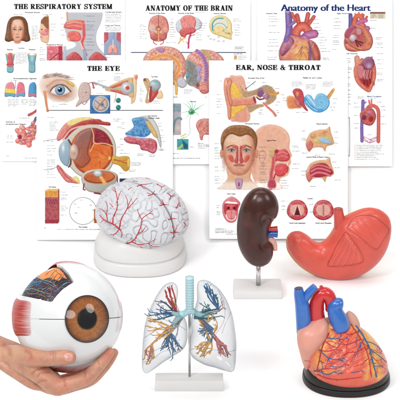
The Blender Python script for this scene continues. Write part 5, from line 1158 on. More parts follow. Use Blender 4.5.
def stub(name, pts, rads, col, y, n=28, par=None, hollow=False, m=None):
    P = [at_y(a, b, y + (cc[0] if cc else 0)) for a, b, *cc in pts]
    v, f = tube_mesh(P, np.array(rads), n, 8)
    nn = fbm(v[:, 0] * 60, v[:, 1] * 60, v[:, 2] * 60, 2)[:, None]
    return mesh_obj(name, v, f, m or M_ATTR_GLOSS, par, cols=np.clip(np.array(col)[None] * (1 + .12 * nn), 0, 1))
sc = 1 / 430.0
stub('renal_vein', [(262, 236), (268, 235), (273, 233.6), (277.6, 233.8)], [2.4 * sc, 3 * sc, 3.4 * sc, 3.8 * sc], V_BLUE, ky - .004, par=root)
stub('renal_artery', [(262, 228), (267, 228.6), (272, 229), (277.6, 228.6)], [2 * sc, 2.2 * sc, 2.3 * sc, 2.6 * sc], V_RED, ky - .006, par=root)
stub('renal_artery', [(268.2, 229.5), (269, 225.5), (270.6, 221.6)], [1.7 * sc, 1.8 * sc, 1.4 * sc], V_RED, ky - .006, par=root)
stub('ureter', [(266, 238), (271, 239.4), (274.4, 244), (275.4, 250)], [3 * sc, 3.2 * sc, 2.4 * sc, 2.0 * sc], V_PINK, ky - .001, par=root)

# ================================================================== stomach half model
ys = yplane(282.6) + .028
root = thing('stomach_model', 'salmon red half stomach model with a folded lining panel, behind the heart model', 'anatomical model', (at_y(340, 280, ys)[0], ys, 0))
SR = [((286.4, 241.5), (286.8, 246)), ((287.6, 236.6), (288.2, 250)), ((291, 232.8), (292, 255.8)), ((296, 231.2), (297, 261.5)), ((301.5, 231.8), (303.5, 267)), ((308, 235.6), (313.5, 272.8)), ((314, 240.6), (324.5, 276.8)), ((319.5, 242.6), (336, 278.8)), ((325, 240.2), (348, 278)),
      ((330.5, 234), (360.5, 273.8)), ((335, 226.5), (371, 267.6)), ((340, 219.6), (380, 259)), ((347, 215.4), (386.4, 249)), ((355, 211.6), (390, 238.5)), ((363, 208.6), (391.4, 229)), ((371, 207.6), (390.6, 221.4)), ((378.5, 209), (388.4, 216.4)), ((383.4, 211.6), (386, 213.8))]
v, f = loft(SR, ys, kf=.62, kb=.12, n=220, sub=14, power=2.25)
px, py = to_px(v)
front = v[:, 1] < ys
panelA = [(348.5, 226.5), (353, 219), (362, 216), (374, 217), (384.5, 224.5), (389, 230.5), (384, 240), (376.5, 249.6), (364, 241), (353, 233.2), (347, 228.5)]
panelB = [(345.5, 233), (351, 238.5), (357, 246), (361.5, 254), (363, 262), (352, 265.4), (340, 266.6), (328, 266.4), (332, 256), (336, 247), (341, 239), (345.5, 233)]
dent = np.zeros(len(v)); line = np.zeros(len(v))
for pl in (panelA + panelA[:1], panelB):
    q = crease(np.array(pl)[:, :2], .62) if False else 0
def crease_lin(pts, wd, w2=None):
    d = np.full(len(px), 1e9); q = np.array(pts, float)
    for a, b in zip(q[:-1], q[1:]):
        e = b - a; t = np.clip(((px - a[0]) * e[0] + (py - a[1]) * e[1]) / max(e @ e, 1e-9), 0, 1)
        d = np.minimum(d, np.hypot(px - a[0] - e[0] * t, py - a[1] - e[1] * t))
    return np.exp(-(d / wd) ** 2)
def inside(pts):
    q = np.array(pts, float); ins = np.zeros(len(px), bool)
    for (ax, ay), (bx, by) in zip(q, np.roll(q, -1, 0)):
        ccc = (ay <= py) != (by <= py)
        if by != ay: ins ^= ccc & (px < ax + (py - ay) * (bx - ax) / (by - ay))
    return ins
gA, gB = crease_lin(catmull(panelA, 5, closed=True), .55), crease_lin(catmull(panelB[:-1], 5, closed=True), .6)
iA, iB = inside(catmull(panelA, 5, closed=True)), inside(catmull(panelB[:-1], 5, closed=True))
dent += .0022 * gA + .0024 * gB + .0012 * iA + .0014 * iB
ang = np.arctan2(py - 225, px - 352)
rug = np.zeros(len(v))
for pts in ([(346, 238), (341, 248), (335, 258), (331, 265)], [(348, 240), (345, 250), (340, 259), (336, 265.4)], [(350, 242), (350, 251), (346, 260), (343, 265)], [(352, 244), (354, 253), (352, 260), (351, 264)], [(355, 248), (358.5, 255), (359, 262)]):
    rug = np.maximum(rug, crease_lin(catmull(pts, 5), 1.05))
dent -= .0034 * rug * iB
fine = np.zeros(len(v))
for pts in ([(356, 223), (365, 230), (376, 243)], [(360, 220), (370, 227), (380, 238)], [(352, 226), (360, 233), (368, 240)]):
    fine = np.maximum(fine, crease_lin(catmull(pts, 5), .8))
dent -= .0007 * fine * iA
dent += .0022 * crease([(293, 248), (298, 252), (304, 252.5), (308, 256)], 1.6) + .0018 * crease([(311, 250), (306, 246.5), (303, 241), (305, 236)], 2.6)
dent -= .003 * np.exp(-(((px - 297.5) / 5) ** 2 + ((py - 242) / 5) ** 2))
# strands hanging to the lower rim
for pts in ([(301, 262), (318, 268), (336, 271.6)], [(313, 262), (326, 267.6)]):
    dent -= .0006 * crease(pts, 1.2)
wgt = np.where(front, np.clip((ys - v[:, 1]) / .004, 0, 1), 0)
v[:, 1] += dent * wgt
nn = fbm(v[:, 0] * 20, v[:, 1] * 20, v[:, 2] * 20, 4)[:, None]
base = np.array(alb(224, 88, 72))[None]
c = base * (1 + .14 * nn)
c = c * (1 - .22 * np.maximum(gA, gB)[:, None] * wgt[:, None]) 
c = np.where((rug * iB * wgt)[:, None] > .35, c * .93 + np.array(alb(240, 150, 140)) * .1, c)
M_STO = mat('salmon painted vinyl', rough=.38, spec=.4, coat=.3, coat_rough=.16, attr='Col', bump=(240, .12, .0005))
v[:, 2] = np.maximum(v[:, 2], .0008)      # flattened foot it stands on
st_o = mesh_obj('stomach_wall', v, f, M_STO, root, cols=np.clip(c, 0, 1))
# cut back edge in yellowish resin, just proud of the wall behind
SR2 = []
for (a, b) in SR:
    SR2.append(((a[0] - .5, a[1] + .3), (b[0] - .3, b[1] + 1.9)))
v, f = loft(SR2, ys + .004, kf=.05, kb=.26, n=90, sub=8, power=3.2)
nn = fbm(v[:, 0] * 40, v[:, 1] * 40, v[:, 2] * 40, 3)[:, None]
v[:, 2] = np.maximum(v[:, 2], .0004)
bk = mesh_obj('cut_rim', v, f, M_ATTR_SATIN, root, cols=np.clip(np.array(alb(222, 158, 74))[None] * (1 + .2 * nn), 0, 1))
zmin = min((bk.matrix_world @ q.co).z for q in bk.data.vertices) if False else v[:, 2].min()
# gullet stump
P = [at_y(342.5, 230, ys - .001), at_y(339.6, 219.5, ys - .001), at_y(338.4, 211.6, ys), at_y(338.4, 209.2, ys)]
vv, ff = tube_mesh(P, np.array([9.0, 5.6, 4.8, 4.6]) / 430, 40, 8)
mesh_obj('gullet_stump', vv, ff, M_STO, root, cols=np.clip(np.array(alb(214, 84, 74))[None] * (1 + .14 * fbm(vv[:, 0] * 30, vv[:, 1] * 30, vv[:, 2] * 30, 2)[:, None]), 0, 1))
tp = P[-1]; ax = (P[-1] - P[-2]); ax /= np.linalg.norm(ax)
vv, ff = tube_mesh([tp, tp + ax * .0012], np.array([3.9, 3.9]) / 430, 32, 1)
mesh_obj('gullet_opening', vv, ff, M_ATTR_SATIN, root, cols=np.tile(alb(190, 74, 62), (len(vv), 1)))

# ================================================================== brain on a plinth
yb0 = yplane(278.4)
cxl, cxr = at_z(93.2, 262)[0], at_z(186.6, 262)[0]
bx, hw = (cxl + cxr) / 2, (cxr - cxl) / 2
byc = yb0 + hw * 1.0
root = thing('brain_model', 'white brain model with red arteries resting in a stepped white plinth', 'anatomical model', (bx, byc, 0))
v, f = slab(bx, byc, 0, .032, hw, hw * 1.0, hw * .72, power=2.5, n=144, bev=.006, taper=.002)
v2, f2 = slab(bx - .001, byc - .002, .0245, .082, hw * .955, hw * .945, hw * .70, power=2.5, n=144, bev=.017, taper=.012)
V, Fc = join([(v, f), (v2, f2)])
mesh_obj('plinth', V, Fc, M_WHITE_BASE, root)
BC = at_y(141.9, 217.3, byc - .006); BC = np.array(BC)
phi = math.radians(-48)                       # direction of the frontal pole, seen from above
axl = np.array([math.cos(phi), math.sin(phi), 0]); axw = np.array([-math.sin(phi), math.cos(phi), 0])   # long axis, and toward the far side
A_, B_, C_ = .119, .0945, .088
def hemi(side):
    nu, nv = 300, 300
    th = np.linspace(0.02, PI - .02, nu)[:, None]      # from the frontal pole to the back pole
    ps = (np.linspace(0, 2 * PI, nv, endpoint=False))[None, :]
    lx = np.cos(th) * np.ones_like(ps); ly = np.sin(th) * np.cos(ps); lz = np.sin(th) * np.sin(ps)
    X = A_ * np.sign(lx) * np.abs(lx) ** .92; Y = B_ * ly; Z = C_ * lz
    Z = np.where(Z < 0, Z * .62, Z)
    # fold the half ellipsoid: one side only, flat medial wall
    g = .0016
    Yh = np.where(Y * side > 0, Y, Y * .02)
    # rounded shoulder into the cleft
    sh = np.exp(-(np.abs(Yh) / .011) ** 2)
    k = 1 - .075 * sh
    X2, Z2 = X * (1 - .035 * sh), Z * k
    Y2 = Yh + side * (g + .0015)
    return X2, Y2, Z2
def brain_color(n): 
    return np.array(alb(205, 208, 214, 1)) * .86
hemis = []
DLIM = BOARD_D - .020
for side in (-1, 1):
    X, Y, Z = hemi(side)
    # sulci: winding lines where two warped noise fields change sign
    s = 17.0
    wx = X * s + .55 * noise3(X * 30, Y * 30, Z * 30 + side * 9); wy = Y * s + .55 * noise3(X * 30 + 5, Y * 30, Z * 30); wz = Z * s + .55 * noise3(X * 30, Y * 30 + 8, Z * 30)
    # equal-width winding folds: many plane waves of one wavelength, sulci where their sum crosses zero
    kr = np.random.default_rng(21 + side); lam = .0225
    wob = .004
    qx = X + wob * noise3(X * 38, Y * 38, Z * 38); qy = Y + wob * noise3(X * 38 + 9, Y * 38, Z * 38); qz = Z + wob * noise3(X * 38, Y * 38 + 4, Z * 38)
    n1 = np.zeros(X.shape)
    for kk in range(48):
        d = kr.normal(size=3); d /= np.linalg.norm(d)
        n1 += np.cos((qx * d[0] + qy * d[1] + qz * d[2]) * 2 * PI / (lam * kr.uniform(.92, 1.08)) + kr.uniform(0, 2 * PI))
    n1 /= math.sqrt(24.0)
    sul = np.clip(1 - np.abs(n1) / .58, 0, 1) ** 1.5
    # lateral (sylvian) cleft low on the outer side, temporal lobe below it
    r = np.sqrt((X / A_) ** 2 + (Y / B_) ** 2 + (Z / C_) ** 2)
    outer = sstep(.2, .5, np.abs(Y) / B_)
    syl = np.exp(-((Z - (.0 - .28 * (X - .02))) / .0065) ** 2) * outer * sstep(-.075, -.03, X) * (1 - sstep(.07, .095, X))
    depth = .0052 * sul * sstep(.03, .20, np.abs(Y) / B_) + .0085 * syl
    L = np.sqrt(X ** 2 + Y ** 2 + Z ** 2)
    k = 1 - depth / L
    X, Y, Z = X * k, Y * k, Z * k
    P = BC + X[..., None] * axl + Y[..., None] * axw + Z[..., None] * np.array([0, 0, 1.0])
    P = P.reshape(-1, 3)
    dd = (P - CAM) @ F
    over = np.maximum(dd - (DLIM - .05), 0)
    P = P - F[None] * (over - .05 * (1 - np.exp(-over / .05)))[:, None]
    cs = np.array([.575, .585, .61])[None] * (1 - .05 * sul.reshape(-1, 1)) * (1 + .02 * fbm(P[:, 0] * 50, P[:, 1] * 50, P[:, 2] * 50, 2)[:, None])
    M_BR = M_BR if side > 0 else mat('white brain plastic', rough=.45, spec=.4, attr='Col')
    fc = grid_faces(300, 300)
    if side > 0: fc = fc[:, ::-1]
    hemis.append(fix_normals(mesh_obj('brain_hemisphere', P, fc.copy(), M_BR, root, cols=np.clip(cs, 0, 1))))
bv = bvh_of(*hemis)
M_ART = mat('red artery paint', alb(205, 44, 52), rough=.4, spec=.4, tint=.12)
arts = [  # traced branches: (points, start width, end width) in photo pixels
    ([(119.5, 229), (114, 224.5), (108.5, 222), (103.5, 219.5), (99.5, 215)], 1.5, .5), ([(113, 224), (113.5, 217), (117, 209), (117.4, 200), (115.6, 191), (113.8, 187)], 1.2, .4), ([(116.6, 203), (119, 196), (121, 191)], .7, .35), ([(115.6, 192), (112, 189)], .6, .35),
    ([(119.5, 228.4), (121.5, 219), (126, 211), (129, 204), (131.5, 198.5)], 1.2, .4), ([(127, 209), (133, 203), (137, 198)], .7, .35), ([(128, 206), (127, 199), (125, 195)], .6, .3), ([(108, 222), (106.5, 215), (103, 210), (99, 208.5)], .9, .35), ([(106.5, 215), (107.5, 207), (106, 201)], .7, .3), ([(104, 219.6), (100.6, 222.6)], .6, .3),
    ([(119.6, 229.4), (122, 233), (121, 238)], .9, .4), ([(119.5, 229), (115, 234), (110, 234.5)], .8, .4), ([(124, 244), (131, 242), (136.6, 236), (141, 226), (142.5, 218.5), (149, 213.6), (153, 210)], 1.1, .4), ([(142, 220), (138.6, 213.5), (137.5, 209)], .7, .35), ([(149.5, 213.4), (153, 214)], .6, .3), ([(137.5, 234), (142.5, 231), (146, 226)], .7, .35),
    ([(132, 242), (139, 244.5), (148, 243), (156, 239)], .9, .35), ([(148, 243), (152, 246), (159, 246.4)], .8, .3), ([(140, 246.4), (146, 248), (152, 247.6)], .6, .3), ([(113, 207), (109.5, 203)], .6, .3),
    ([(137, 186.5), (141, 184.8), (146, 184.4), (152, 183)], .9, .35), ([(141, 184.6), (143, 188), (147, 189)], .6, .3), ([(133, 181), (138, 181.6)], .6, .3), ([(148, 196), (151.8, 194.4), (155, 190.6)], .9, .35), ([(151.4, 194.4), (158, 194)], .7, .3), ([(147, 193), (151, 194.6)], .6, .3),
    ([(157, 184), (162, 186.8), (166.5, 184.4)], .8, .35), ([(161.6, 186.6), (161, 190)], .5, .3), ([(159.5, 205.6), (163.5, 204), (162, 199.4)], 1.0, .35), ([(163, 204.2), (168.5, 205)], .8, .3), ([(160, 203), (163, 204)], .6, .3), ([(167, 193), (171.6, 196), (174.6, 193.4)], .9, .35), ([(171, 196), (170, 200.4)], .6, .3),
    ([(168, 219.6), (171, 218.4), (171.6, 212.6)], 1.0, .35), ([(170.6, 218.6), (176.6, 218.6)], .8, .3), ([(176, 208.4), (179, 203.4), (180.4, 206.6)], .9, .35), ([(179, 203.6), (178.6, 199)], .6, .3), ([(170.4, 232.6), (174.5, 232), (177, 225.6)], 1.0, .35), ([(174, 232), (179.4, 232.4)], .8, .3), ([(183.4, 222), (185.2, 224.6), (184, 228)], .9, .4), ([(172, 226), (174.4, 232)], .6, .3), ([(172, 238), (175.6, 236)], .6, .3), ([(128, 190), (132, 187)], .6, .3), ([(145.6, 178), (150, 178.6), (154, 177.6)], .6, .3),
]
sb = 1 / 432.0
for pts, w0, w1 in arts:
    q = drape(bv, pts, .0004, 7)
    if len(q) < 4: continue
    q = np.array(q)
    # drop stray jumps across the cleft
    keep = [0]
    for i in range(1, len(q)):
        if np.linalg.norm(q[i] - q[keep[-1]]) < .02: keep.append(i)
    q = q[keep]
    r = np.linspace(w0, w1, len(q)) * sb * .62
    v, f = tube_mesh(q, r, 8, 1)
    mesh_obj('artery', v, f, M_ART, root)

# ================================================================== heart on an oval stand
yh0 = yplane(398.2)
hl, hr = at_z(302.2, 378)[0], at_z(389.6, 378)[0]
hx, hwid = (hl + hr) / 2, (hr - hl) / 2
hdep = hwid * .83
hyc = yh0 + hdep
root = thing('heart_model', 'red and yellow veined heart model with blue great vessels, on a black oval stand', 'anatomical model', (hx, hyc, 0))
M_BLACK = mat('black stand plastic', alb(38, 35, 33), rough=.36, spec=.3, bump=(300, .08, .0004), tint=.1)
v1, f1 = slab(hx, hyc, 0, .013, hwid, hdep, hdep, power=2.2, n=128, bev=.002, taper=.001)
v2, f2 = slab(hx, hyc, .0125, .031, hwid * .968, hdep * .965, hdep * .965, power=2.2, n=128, bev=.003, taper=.003)
V, Fc = join([(v1, f1), (v2, f2)])
mesh_obj('stand', V, Fc, M_BLACK, root)
HZ = .030
# body: level slices from the stand up
HR = [((326, 320), (344, 320)), ((318, 323.5), (354, 324.5)), ((313.5, 329), (362.5, 330)), ((310, 335), (370, 336)), ((307.6, 341), (375.6, 342)), ((306, 347.5), (380.4, 348.5)), ((305.4, 354), (384, 354.5)), ((306, 360.5), (386.6, 360.5)), ((307.6, 366), (387.6, 366)), ((310, 371), (386, 371))]
hk = [.95, .62, .66, .72, .78, .83, .86, .86, .86, .84]
v, f = loft(HR, hyc - .004, kf=hk, kb=hk, n=200, sub=16, power=2.1)
zb = v[:, 2].min()
px, py = to_px(v)
front = v[:, 1] < hyc
nA = fbm(v[:, 0] * 45, v[:, 1] * 45, v[:, 2] * 45, 3)
col = np.tile(np.array(alb(226, 96, 74)), (len(v), 1))
stria = np.sin((px * .55 + py * .8) * 2.6 + 3 * nA)
col *= (1 + .06 * stria + .13 * nA)[:, None]
yel = np.array(alb(232, 172, 84))
def fat(pts, wd, amt=1.0):
    d = crease(pts, wd) * np.clip(.8 + .9 * nA, 0, 1.2)
    return np.clip(d * amt, 0, 1)
fm = np.maximum.reduce([fat([(356, 324), (364, 334), (371, 346), (376, 360), (377, 374)], 5.4, 1.4), fat([(370, 336), (378, 346), (383, 356)], 3.4, 1.1), fat([(329, 327), (324, 338), (321, 350), (319, 362), (317, 372)], 4.4, 1.3), fat([(325, 330), (331, 336), (333, 344)], 3.4, .9), fat([(317, 369), (328, 372), (341, 370)], 2, .7), fat([(366, 352), (368, 366), (366, 378)], 2.6, .9)])
col = col * (1 - fm[:, None]) + yel[None] * (fm * (1 + .1 * nA))[:, None]
M_HEART = mat('painted heart plastic', rough=.33, spec=.45, coat=.2, coat_rough=.2, attr='Col', bump=(170, .15, .0006))
# muscle bundles stand out a little
rel = .0012 * np.sin((px * .55 + py * .8) * .95 + 2.4 * nA) + .0022 * nA + .0018 * fm - .002 * crease([(354, 324), (364.5, 338.5), (371.8, 358), (376.6, 377)], 1.2)
v[:, 1] -= rel * np.where(front, 1, 0) * sstep(382, 374, py)
hb = mesh_obj('heart_muscle', v, f, M_HEART, root, cols=np.clip(col, 0, 1))
bvh_h = bvh_of(hb)
H_BLUE, H_RED = alb(52, 92, 150), alb(190, 30, 34)
MB_, MR_ = mat('blue vein paint', H_BLUE, rough=.35, spec=.45, tint=.12), mat('red artery paint on muscle', H_RED, rough=.35, spec=.45, tint=.12)
sh = 1 / 505.0
veins = [([(354, 324), (359, 330), (364.5, 338.5), (369.4, 348), (371.8, 358), (374, 367), (376.6, 377)], 1.9, 1.3), ([(370, 349.6), (376, 353.6), (382, 358), (386.4, 362.6)], 1.1, .5), ([(366.4, 341.6), (372, 343), (378, 346.6), (382, 351)], .9, .4), ([(364, 338.4), (359.6, 346), (355.6, 355), (352.6, 363)], .9, .4), ([(358.6, 330.6), (357, 337), (354.6, 345)], .8, .35), ([(357, 350), (361, 346)], .5, .3),
         ([(323, 336.4), (331, 338.6), (337.6, 338.4), (342, 335.6)], 1.3, .5), ([(337, 338.4), (343, 339.6), (347, 338)], .8, .4), ([(338, 338), (341, 342)], .6, .3), ([(319.6, 350), (325, 355.4), (331, 359), (338, 359.6), (346, 361.4)], 1.3, .5), ([(337, 359.6), (344, 358)], .7, .35), ([(341, 360.6), (346, 364.6)], .6, .3), ([(314, 371), (320, 371.6), (327, 374.4), (334, 371.8), (341, 370.4)], 1.4, .5), ([(333, 372), (340, 373.4), (344, 372.6)], .7, .3), ([(321, 360), (322.6, 367), (321, 372)], .7, .4), ([(351, 372.6), (357, 371.8), (363, 370.6)], .8, .35), ([(330, 366), (338, 367), (344, 366)], .7, .3), ([(374, 366), (381, 366.4), (386, 369)], .7, .35)]
reds = [([(351, 324.4), (357, 333), (363, 343), (367.4, 354), (369.6, 364), (371.4, 377)], 1.3, .9), ([(356.6, 332), (350, 334.6), (345, 333), (341, 329.6)], .9, .4), ([(361, 339), (352, 343), (345, 344.6), (338, 343.6)], .9, .4), ([(365, 347.6), (356, 352), (349, 352.6), (341, 356)], .9, .4), ([(368.6, 358), (362, 364), (354, 366.4)], .9, .4), ([(369, 353), (375, 359.6), (381, 366)], .8, .35), ([(364.6, 344), (372, 349.6), (378, 351)], .8, .35), ([(329, 333), (324.6, 341), (321.6, 350), (319.4, 360), (317, 370)], 1.5, 1.0), ([(325, 341), (332, 346), (339, 347.6)], 1.0, .4), ([(321.6, 351), (329, 351), (336, 349.6), (343, 350.6)], .9, .4), ([(319.4, 361), (327, 363.6), (335, 363)], .8, .35), ([(317, 370.6), (326, 368.6), (337, 368.8)], .9, .4), ([(345, 326.4), (341.6, 332), (335, 334.4)], .8, .35), ([(331, 329), (336, 331.6), (343, 331)], .7, .3), ([(349, 339), (346.6, 346.6), (347, 355)], .7, .3), ([(355, 353), (352, 360), (347, 367)], .7, .3), ([(317, 374), (326, 378), (338, 379.6), (350, 378.6), (362, 377)], 1.2, .6), ([(336, 343.6), (331.6, 341)], .6, .3), ([(376, 352), (382, 353.6)], .6, .3), ([(349, 352), (344, 354.6), (339, 353)], .6, .3)]
tw = random.Random(31)
for lst, cnt in ((reds, 2), (veins, 3)):       # fine side branches
    for pts, w0, w1 in list(lst):
        q = catmull(np.array(pts, float), 6)
        for k in range(cnt if len(pts) > 3 else 1):
            i = tw.randrange(2, len(q) - 1); t = q[i + 1] - q[i - 1]; an = math.atan2(t[1], t[0]) + tw.choice((-1, 1)) * tw.uniform(.5, 1.0); L = tw.uniform(2.5, 6.5)
            a = q[i]; m_ = a + L * .5 * np.array([math.cos(an), math.sin(an)]); e = m_ + L * .5 * np.array([math.cos(an + tw.uniform(-.5, .5)), math.sin(an + tw.uniform(-.5, .5))])
            lst.append(([tuple(a), tuple(m_), tuple(e)], max(.45, w1), .28))
for nm, lst, m_ in (('coronary_artery', reds, MR_), ('coronary_vein', veins, MB_)):
    for pts, w0, w1 in lst:
        q = drape(bvh_h, pts, .0002, 7)
        if len(q) < 4: continue
        r = np.linspace(w0, w1, len(q)) * sh * .55
        vv, ff = tube_mesh(np.array(q), r, 8, 1)
        mesh_obj(nm, vv, ff, m_, root)
# joint line of the removable front wall
q = drape(bvh_h, [(351.5, 333), (343, 341), (335, 350), (329, 358), (325, 368)], .0001, 8)
vv, ff = tube_mesh(np.array(q), .00042, 6, 1)
mesh_obj('joint_line', vv, ff, mat('dark joint', alb(110, 44, 44), rough=.6), root)
# pale auricle in front on the left
AR = [((317.5, 320.4), (324.5, 320.2)), ((310.5, 323.6), (328, 323.4)), ((302.5, 327), (328.6, 327.4)), ((298, 331.4), (328.2, 331.4)), ((296.9, 337), (326.8, 336.6)), ((297.4, 343), (323.8, 342)), ((298.8, 349), (320.4, 347.6)), ((300.4, 355), (316.6, 353.6)), ((302, 361), (313.4, 359.6)), ((304, 366.4), (310.2, 365)), ((306, 369.6), (308, 369))]
v, f = loft(AR, hyc - .024, kf=.8, kb=.7, n=72, sub=8, power=2.2, yoff=[.01, .008, .005, .002, 0, -.001, -.001, 0, 0, 0, 0])
nn = fbm(v[:, 0] * 35, v[:, 1] * 35, v[:, 2] * 35, 3)[:, None]
px, py = to_px(v)
c = np.array(alb(228, 158, 140))[None] * (1 + .1 * nn)
ln = crease([(314, 357), (310, 361), (304.6, 360.6)], .45)
c = c * (1 - .7 * ln[:, None])
mesh_obj('auricle', v, f, mat('pale pink plastic', rough=.4, spec=.4, coat=.1, attr='Col', bump=(200, .1, .0005)), root, cols=np.clip(c, 0, 1))
v, f = loft([((347, 312), (350, 311)), ((345, 315), (354, 313.6)), ((344, 319), (357.6, 318)), ((345, 324), (360, 324)), ((348, 328), (360, 329))], hyc + .004, kf=.8, kb=.8, n=40, sub=8)
mesh_obj('auricle', v, f, mat('pale pink plastic far', alb(226, 168, 148), rough=.4, tint=.06), root)
# great vessels
B_V, R_V = alb(46, 110, 196), alb(214, 38, 40)
M_VES = mat('glossy vessel paint', rough=.25, spec=.5, coat=.4, coat_rough=.1, attr='Col')
s_ = 1 / 500.0
stub('vena_cava', [(304.5, 332), (303.4, 318), (302, 305), (299.4, 295), (298.6, 288.6)], np.array([8.0, 7.6, 7.0, 5.4, 4.4]) * s_, B_V, hyc - .012, 40, root, m=M_VES)
stub('vena_cava_branch', [(304.5, 301), (308, 294), (312, 289.4), (315.2, 286.6)], np.array([3.6, 4.2, 3.9, 3.7]) * s_, B_V, hyc - .012, 36, root, m=M_VES)
def mouth_disc(cx, cy, y, r, nrm, colr, par):
    P0 = at_y(cx, cy, y); nrm = np.array(nrm, float); nrm /= np.linalg.norm(nrm)
    vv, ff = tube_mesh([P0, P0 + nrm * .0007], np.array([r, r]), 32, 1)
    return mesh_obj('vessel_opening', vv, ff, M_ATTR_SATIN, par, cols=np.tile(colr, (len(vv), 1)))
mouth_disc(298.6, 288.5, hyc - .012, 3.5 * s_, at_y(298.6, 288.6, hyc) - at_y(299.4, 295, hyc), alb(92, 66, 78), root)
stub('aorta', [(318.4, 330), (316.8, 318), (316.4, 306), (318.6, 297), (323.4, 293.4), (328.6, 296), (331, 303), (331, 310)], np.array([9, 8.4, 7.6, 6.8, 6.6, 6.6, 6.2, 5.6]) * s_, R_V, hyc - .004, 44, root, m=M_VES)
stub('aorta_branch', [(323, 291), (321.6, 287.6), (320.8, 286)], np.array([2.3, 1.9, 1.6]) * s_, R_V, hyc - .006, 24, root, m=M_VES)
stub('pulmonary_trunk', [(341, 328), (338.4, 320), (335.4, 312.5), (334, 307), (337, 304.2), (340.4, 303.8), (342.4, 303.8), (343.4, 303.8)], np.array([9.6, 9.2, 8, 6.6, 6.3, 5.9, 4.8, 2.6]) * s_, B_V, hyc - .014, 44, root, m=M_VES)
# ================================================================== clear lungs on a stand
yl0 = yplane(391.4)
lhy = .0165; ly = yl0 + lhy
lzt = .024
xa, xb = at_z(154.8, 391.4)[0], at_z(223.6, 391.4)[0]
root = thing('lungs_model', 'clear plastic lungs with coloured vessel trees and a pale blue windpipe, on a white block', 'anatomical model', ((xa + xb) / 2, ly, 0))
v, f = slab((xa + xb) / 2, ly, 0, lzt, (xb - xa) / 2, lhy, lhy, power=40, n=160, bev=.0012, taper=.0008)
auto_smooth(mesh_obj('base_plate', v, f, M_WHITE_BASE, root))
sl = 1 / 500.0
pt, pb = at_y(189.6, 300, ly + .002), at_y(189.6, 378, ly + .002); pb[2] = lzt - .001; pt[0] = pb[0]
v, f = tube_mesh([pb, .5 * (pb + pt), pt], .0024, 20, 1)
mesh_obj('rod', v, f, M_STEEL, root)
M_CLEAR = clear_mat('clear plastic shell', (.912, .916, .92), (.52, .55, .58), gloss=1.0)
LL = [((169, 282.8), (173.5, 282.8)), ((164, 285.5), (177, 285.8)), ((160.5, 290), (178.2, 290)), ((156.8, 296), (178, 296)), ((153, 303), (176.8, 303)), ((149.6, 310), (179.5, 310)), ((147, 317), (184.6, 317)), ((145.2, 324), (187, 324)), ((143.8, 332), (187.6, 332)),
      ((142.8, 340), (187, 340)), ((142.2, 348), (184, 347)), ((142, 355), (174.5, 354)), ((142, 361), (165.5, 360)), ((142.4, 367), (157.5, 366)), ((144, 371), (151.5, 370.4)), ((146, 372.4), (149, 372))]
RL = [((201.5, 280.6), (205.5, 280.6)), ((198.2, 283), (211.5, 283)), ((197, 288), (217.8, 288)), ((197, 294), (222.5, 294)), ((196.6, 300), (226.4, 300)), ((194.8, 307), (229.6, 307)), ((192, 314), (232, 314)), ((190.6, 321), (233.8, 321)), ((191.2, 330), (235.2, 330)),
      ((190.6, 338), (236, 338)), ((189.4, 346), (236.2, 346)), ((190.4, 353), (236, 353.4)), ((197, 358.6), (236, 360)), ((210, 364), (235.4, 366)), ((222, 368.4), (234.4, 369.6)), ((228, 370.8), (232, 371.4))]
def shell(rows, kf, kb):
    v, f = loft(rows, ly, kf=kf, kb=kb, n=96, sub=8, power=2.15)
    n = fbm(v[:, 0] * 22, v[:, 1] * 22, v[:, 2] * 22, 3)
    c = v.mean(0); v = v + (v - c) * (n * .022)[:, None]
    return v, f
for rows in (LL, RL):
    v, f = shell(rows, .62, .55)
    o = fix_normals(mesh_obj('lung_shell', v, f, M_CLEAR, root))
# moulded lobe fissures on the shells
M_FIS = clear_mat('moulded fissure ridge', (.86, .875, .89), (.62, .66, .70), gloss=1.0)
bl = bvh_of(*[o for o in root.children if o.name.startswith('lung_shell')])
for pts in ([(150, 309), (158, 316), (168, 321), (178, 325), (186, 330)], [(143.6, 338), (152, 333), (162, 326)], [(144, 356), (156, 350), (168, 344), (180, 340)], [(143, 362), (152, 360), (162, 352), (174, 350)],
            [(218, 290), (224, 304), (224, 320), (214, 336), (200, 346), (190, 350)], [(200, 356), (212, 350), (226, 352), (236, 350)], [(231, 312), (226, 322), (222, 333)]):
    q = drape(bl, pts, .0002, 6)
    if len(q) > 3:
        vv, ff = tube_mesh(np.array(q), .0008, 8, 1); mesh_obj('fissure_ridge', vv, ff, M_FIS, root)
# windpipe with cartilage rings and two main bronchi
zz = np.linspace(0, 1, 120)
Pt = np.array([at_y(189.6, 277.6 + 34 * t, ly - .002) for t in zz]); Pt[:, 0] = Pt[0, 0]
rr_ = (4.25 + .22 * np.cos(zz * 2 * PI * 13)) * sl * (1 - .12 * sstep(.6, 1, zz))
v, f = tube_mesh(Pt, rr_, 32, 1)
TE = alb(178, 216, 222)
c = np.array(TE)[None] * (1 + .1 * np.cos(np.repeat(np.concatenate([[0], zz, [1]]), 32) * 2 * PI * 13))[:, None]
M_TR = mat('pale blue windpipe plastic', rough=.35, spec=.45, coat=.2, attr='Col')
tr = mesh_obj('windpipe', v, f, M_TR, root, cols=c)
for e in ([(189.6, 309), (185, 313.5), (178, 318), (173, 324)], [(189.6, 309), (194, 312), (200, 314.5), (207, 316)], [(184, 314), (177, 314), (172, 312)]):
    P = [at_y(a, b, ly - .002) for a, b in e]
    v, f = tube_mesh(P, np.linspace(3.6, 2.0, len(P)) * sl, 20, 6)
    mesh_obj('bronchus', v, f, M_TR, root, cols=np.tile(np.array(TE) * np.array([.9, .98, 1.0]), (len(v), 1)))
